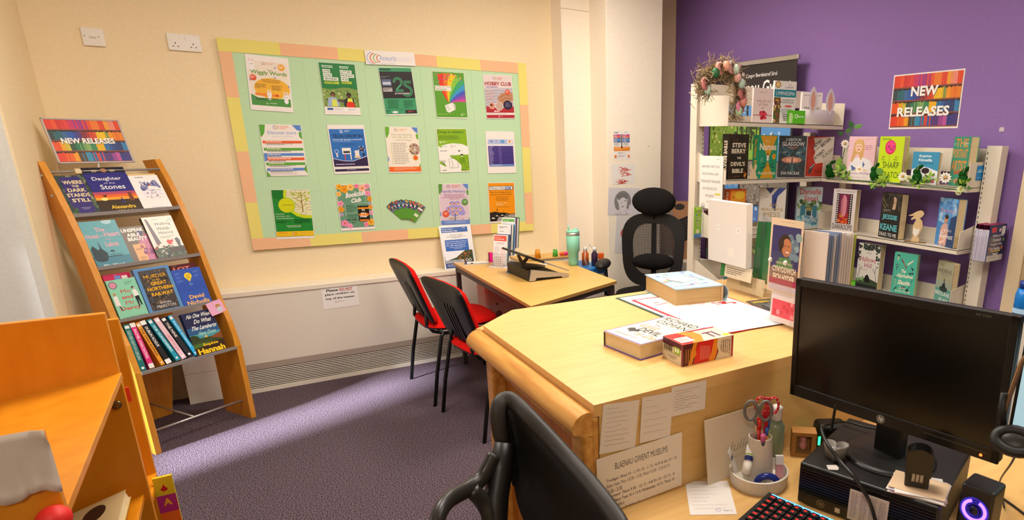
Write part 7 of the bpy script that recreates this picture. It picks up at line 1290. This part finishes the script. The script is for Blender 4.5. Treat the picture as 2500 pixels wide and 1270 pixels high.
# speaker
SPK=V((1.172,.572,DZ)); su=V((.15,-.99,0)).normalized(); o=thing('desk_speaker','black desk speaker with a glowing blue ring','speaker',SPK-V((.03,0,0)),su)
b=MB(); b.box((0,0,0),(.065,.065,.148),m('#1a1918',.35)); b.build('cabinet',o,bev=.006,seg=3)
b=MB(); el=[(.0325+.023*cos(2*PI*i/36),-.001,.098+.023*sin(2*PI*i/36)) for i in range(4,34)]; b.tube([(x,y,z_) for x,y,z_ in [( .0325+.021*cos(PI/2+.35+ (2*PI-.7)*i/32),-.001,.098+.021*sin(PI/2+.35+(2*PI-.7)*i/32)) for i in range(33)]],.0034,m('#5a3cff',.3,em=9),10); b.build('light_ring',o)
b=MB(); b.lathe([(.029,.001),(.028,.0035),(.026,.001)],(.0325,-.0,.098),m('#241a6a',.3,em=1.2),36,(0,-1,0)); b.lathe([(.013,.001),(.008,.006),(.001,.008)],(.0325,-.0,.098),m('#0c0a1c',.3),24,(0,-1,0)); b.build('cone',o)
# second monitor edge, headset
o=thing('monitor','second black monitor at the right edge showing a pale blue screen','monitor',PX(1.45,2458,1056),(.05,-.998,0)); b=MB(); b.box((0,.0,0),(.50,.03,.36),BLK); b.build('back_shell',o,bev=.004)
b=MB(); b.box((.010,-.002,.02),(.49,-.0005,.245),m('#a9cfe0',.3,em=.55)); A=Art(b,(.010,-.0022,.245),(1,0,0),(0,0,1),.48); A.em=.5; A.D(12,18,5,'#e8c83a'); A.D(12,26,4,'#e8907a'); b.build('screen',o)
b=MB(); b.box((.2,.03,-.14),(.3,.05,.1),BLK); b.box((.15,-.04,-.16),(.35,.12,-.14),BLK); b.build('stand',o)
hp=lambda px,py,x=1.03: PX(x,px,py)
o=thing('headset','black headset with a metal band hanging at the monitor right edge','headset',hp(2470,1080)); o.matrix_world=Matrix.Identity(4)
b=MB(); b.tube(smooth([hp(2530,845),hp(2498,880),hp(2480,925),hp(2462,975),hp(2450,1010)]),.0045,m('#b8a080',.2,.9),8,sx=.5); b.build('head_band',o)
b=MB(); b.tube([hp(2452,960),hp(2446,1010),hp(2447,1055)],[.006,.008,.008],BLK,8); b.build('slider',o)
c=hp(2478,1078,1.02); b=MB(); nrm=V((-.6,-.3,.7)).normalized(); M3=nrm.to_track_quat('Z','Y').to_matrix(); 
el=[c+M3@V((.030*cos(2*PI*i/24),.020*sin(2*PI*i/24),0)) for i in range(25)]; b.tube(el,.009,m('#151311',.5),10,caps=False); b.ell(c,.026,.017,.008,m('#23201d',.4),M=M3); b.build('ear_cup',o)
cable('headset_lead','thin black lead dropping from the headset to the desk',[hp(2487,1095),hp(2470,1130,1.1),PZ(.76,2440,1180),PZ(.735,2452,1240)],.002)
cable('speaker_lead','black lead running off the desk at the right edge',[PZ(.732,2445,1215),PZ(.732,2470,1232),PZ(.732,2510,1262)],.0025)
# blue bottle beyond the doorway
o=thing('water_bottle','bright blue patterned bottle at the right edge near the door frame','bottle',PX(2.6,2492,780)); b=MB(); b.lathe([(.035,0),(.036,.10),(.028,.13)],(0,0,0),m('#1c7ad0',.2),20); b.lathe([(.0365,.03),(.0365,.05)],(0,0,0),m('#a8d0f0',.3),20,caps=False); b.build('body',o); b=MB(); b.lathe([(.026,.13),(.026,.16)],(0,0,0),m('#123a8a',.3),20); b.build('cap',o)
zf=o.location.z; o2=thing('plinth','narrow cream plinth by the door frame carrying the blue bottle','plinth',(o.location.x-.08,o.location.y-.12,0)); b=MB(); b.box((0,0,0),(.16,.2,zf-.0005),HEAT); b.build('body',o2)
# ---------- children's book unit (lower left) ----------
OW2=noisy('mat_orange_ply','#d4820f','#e0911c',(6,6,2),4,r=.35,lo=.3,hi=.7)
o=thing('book_browser','orange wooden book browser unit with sloping shelves in the near left corner','bookcase',(-.95,1.25,0)); o.matrix_world=Matrix.Identity(4)
b=MB(); b.box((-.98,2.035,0),(-.3042,2.053,1.1),OW2); b.build('end_panel',o,bev=.002)
b=MB(); b.box((-.98,1.232,0),(-.287,1.25,1.1),OW2); b.build('end_panel',o,bev=.002)
for (xr,zr,xl,zl) in ((-.300,.94,-.95,.855),(-.317,.588,-.95,.40)):
    b=MB(); b.prism([(xr,1.25,zr),(xr,1.25,zr-.018),(xl,1.25,zl-.018),(xl,1.25,zl)],(0,.785,0),OW2); b.build('sloping_shelf',o,bev=.0015)
b=MB(); b.box((-.97,1.25,.05),(-.955,2.035,1.05),OW2); b.build('back_board',o)
for z in (.895,.45): 
    b=MB(); b.lathe([(.011,0),(.011,.003),(.006,.0035)],(-.325,2.035,.855 if z>.5 else z),m('#8a7a50',.3,.8),16,(0,-1,0)); b.build('bolt',o)
b=MB(); b.box((0,0,0),(.010,.004,.04),m('#e8401c',.5)); o=b.build('red_tag'); o.location=PY(2.06,311,982); tag(o,'small red tag between the two orange wooden units','tag')
b=MB(); o0=PY(1.2315,-60,1075); o1=PY(1.2315,112,1078); lw=(o1-o0).length; lhh=(o0-PY(1.2315,-60,1235)).length; q=random.Random(4)
b.grid([[(lw*i/14,-.0006-.004*abs(sin(i*.9))*(j/8)**2-.010*max(0,(i-11)/3)*(1 if j<2 else 0)-.003*(j==8),-lhh*j/8-.006*(j/8)*sin(i*.5)) for i in range(15)] for j in range(9)],m('#d6c8ba',.5)); o=b.build('paper_label',solid=.0003); o.location=o0; tag(o,'crumpled white paper label stuck on the nearest orange panel','label')
b=MB(); b.ell((0,0,0),.022,.022,.022,m('#e02a24',.5)); o=b.build('red_ball'); o.location=PY(1.215,132,1268); tag(o,'round red knob-like ball at the bottom left panel','ball')
P=V((-.36,1.62,.5905)); 
def a_old(A,H): A.R(0,0,100,H,'#cdb380'); A.ring(60,50,30,5,'#5a5a6a',200,420); A.T('THE STORY',44,40,90,52,'#d8703a',.03); A.D(24,110,26,'#2a1e1a',18); A.D(40,106,9,'#b03a24'); A.D(66,118,22,'#241c1a',14); A.G(20,12,80,24,2,'#8a7a5a'); A.line([(10,70),(90,76)],1.4,'#3a4a7a')
u=V((-.1,.995,0)); sl=math.atan2(.188,.633); zx=V((-cos(sl),0,-sin(sl)))
o=book('beige illustrated hardback lying on the lower sloping shelf of the orange unit',V((-.345,1.80,.60+.028)),V((0,1,0)),.20,.27,.026,'#cdb380',a_old,zax=V((-cos(sl),0,-sin(sl))))
o=thing('book_browser','second orange wooden browser unit behind the near one','bookcase',(-.6,2.4,0)); o.matrix_world=Matrix.Identity(4)
b=MB(); b.box((-.95,2.40,0),(-.332,2.418,1.0),OW2); b.build('end_panel',o,bev=.002); b=MB(); b.prism([(-.33,2.12,.48),(-.33,2.12,.462),(-.95,2.12,.40),(-.95,2.12,.42)],(0,.28,0),OW2); b.build('sloping_shelf',o); b=MB(); b.box((-.95,2.10,0),(-.332,2.12,.46),OW2); b.build('end_panel',o)
def a_alpha(A,H): A.R(0,0,100,H*.2,'#d8c01e'); A.D(50,12+4,9,'#b81c24',8); A.poly([(44,14),(50,2),(56,14)],'#b81c24'); A.R(0,H*.2,100,H*.25,'#a8247a'); A.T('A',34,H*.24,66,H*.38,'#e8a81e',.04); A.R(0,H*.45,100,H*.25,'#e86a1e'); A.R(0,H*.7,100,H*.3,'#d8c01e')
P=V((-.338,2.36,.20)); o=thing('alphabet_panel','tall yellow, magenta and orange alphabet board with a letter A','board',V((-.331,2.30,.0)),(.985,.0,0)); b=MB(); b.box((0,0,0),(.048,.012,.505),m('#d8c01e',.5)); b.build('board',o); b=MB(); b.box((0,-.0005,0),(.048,-.0002,.505),m('#d8c01e',.5)); A=Art(b,(0,-.0005,.505),(1,0,0),(0,0,1),.048,clip=1052)
A.R(0,0,100,130,'#d8c01e'); A.D(48,86,18,'#b81c24',16); A.poly([(36,80),(48,50),(60,80)],'#b81c24'); A.R(0,130,100,125,'#b0287c'); A.T('A',28,155,74,205,'#eeb01e',.04); A.R(0,255,100,140,'#e86a1e'); b.build('printed_face',o)
# ---------- near office chair ----------
rim=[(1246,1150,1.085),(1222,1060,1.10),(1216,1000,1.11),(1230,976,1.12),(1252,980,1.11),(1292,1018,1.06),(1338,1066,1.01),(1386,1119,.95),(1436,1175,.88),(1484,1236,.81),(1518,1288,.76),(1534,1350,.72)]
R3=smooth([PY(y,a,b_) for a,b_,y in rim],4)
o=thing('mesh_office_chair','black mesh office chair seen from behind in the foreground before the counter','office chair',(.62,.74,0)); chair_base(o,.47); IV=o.matrix_world.inverted()
b=MB(); b.tube([IV@p for p in R3],[.014]*4+[.016]*(len(R3)-4),m('#2c2722',.5),12,sx=.7); b.build('back_frame',o)
b=MB(); bot=[PY(y,a,b_) for a,b_,y in [(1240,1190,1.09),(1236,1170,1.09),(1238,1160,1.10),(1245,1200,1.10),(1255,1240,1.09),(1275,1290,1.07),(1300,1340,1.04),(1340,1400,.99),(1390,1450,.93),(1440,1490,.87),(1480,1520,.82),(1500,1560,.78)]]; B3=smooth(bot,4)
rows=[[IV@(p*(1-k)+q_*k+V((.02*sin(k*PI/1.2),0,0))) for p,q_ in zip(R3,B3)] for k in (0,.25,.5,.75,1)]; b.grid(rows,m('#14110e',.7)); b.build('mesh_back',o,solid=.004)
b=MB(); b.tube([IV@PY(y,a,b_) for a,b_,y in [(1232,1080,1.085),(1222,1150,1.07),(1212,1210,1.05),(1205,1290,1.03),(1230,1400,1.0)]],[.02,.024,.024,.026,.026],m('#171513',.4),12); b.build('spine',o)
b=MB(); b.tube([IV@p for p in smooth([PY(1.07,1208,1110),PY(1.06,1178,1165),PY(1.04,1140,1195),PY(1.0,1095,1222),PY(.97,1070,1262),PY(.95,1062,1320)])],.016,m('#2a2622',.35),12,sx=.8); b.build('arm_bracket',o)
b=MB(); b.tube([IV@p for p in smooth([PY(1.04,1150,1195),PY(1.04,1178,1225),PY(1.03,1195,1262),PY(1.02,1205,1330)])],.015,m('#2a2622',.35),12); b.build('arm_bracket',o)
b=MB(); b.tube([(-.20,.1,.44),(-.26,.14,.6),(-.27,.16,.72)],[.03,.028,.026],PLAST,10); b.build('back_support',o)
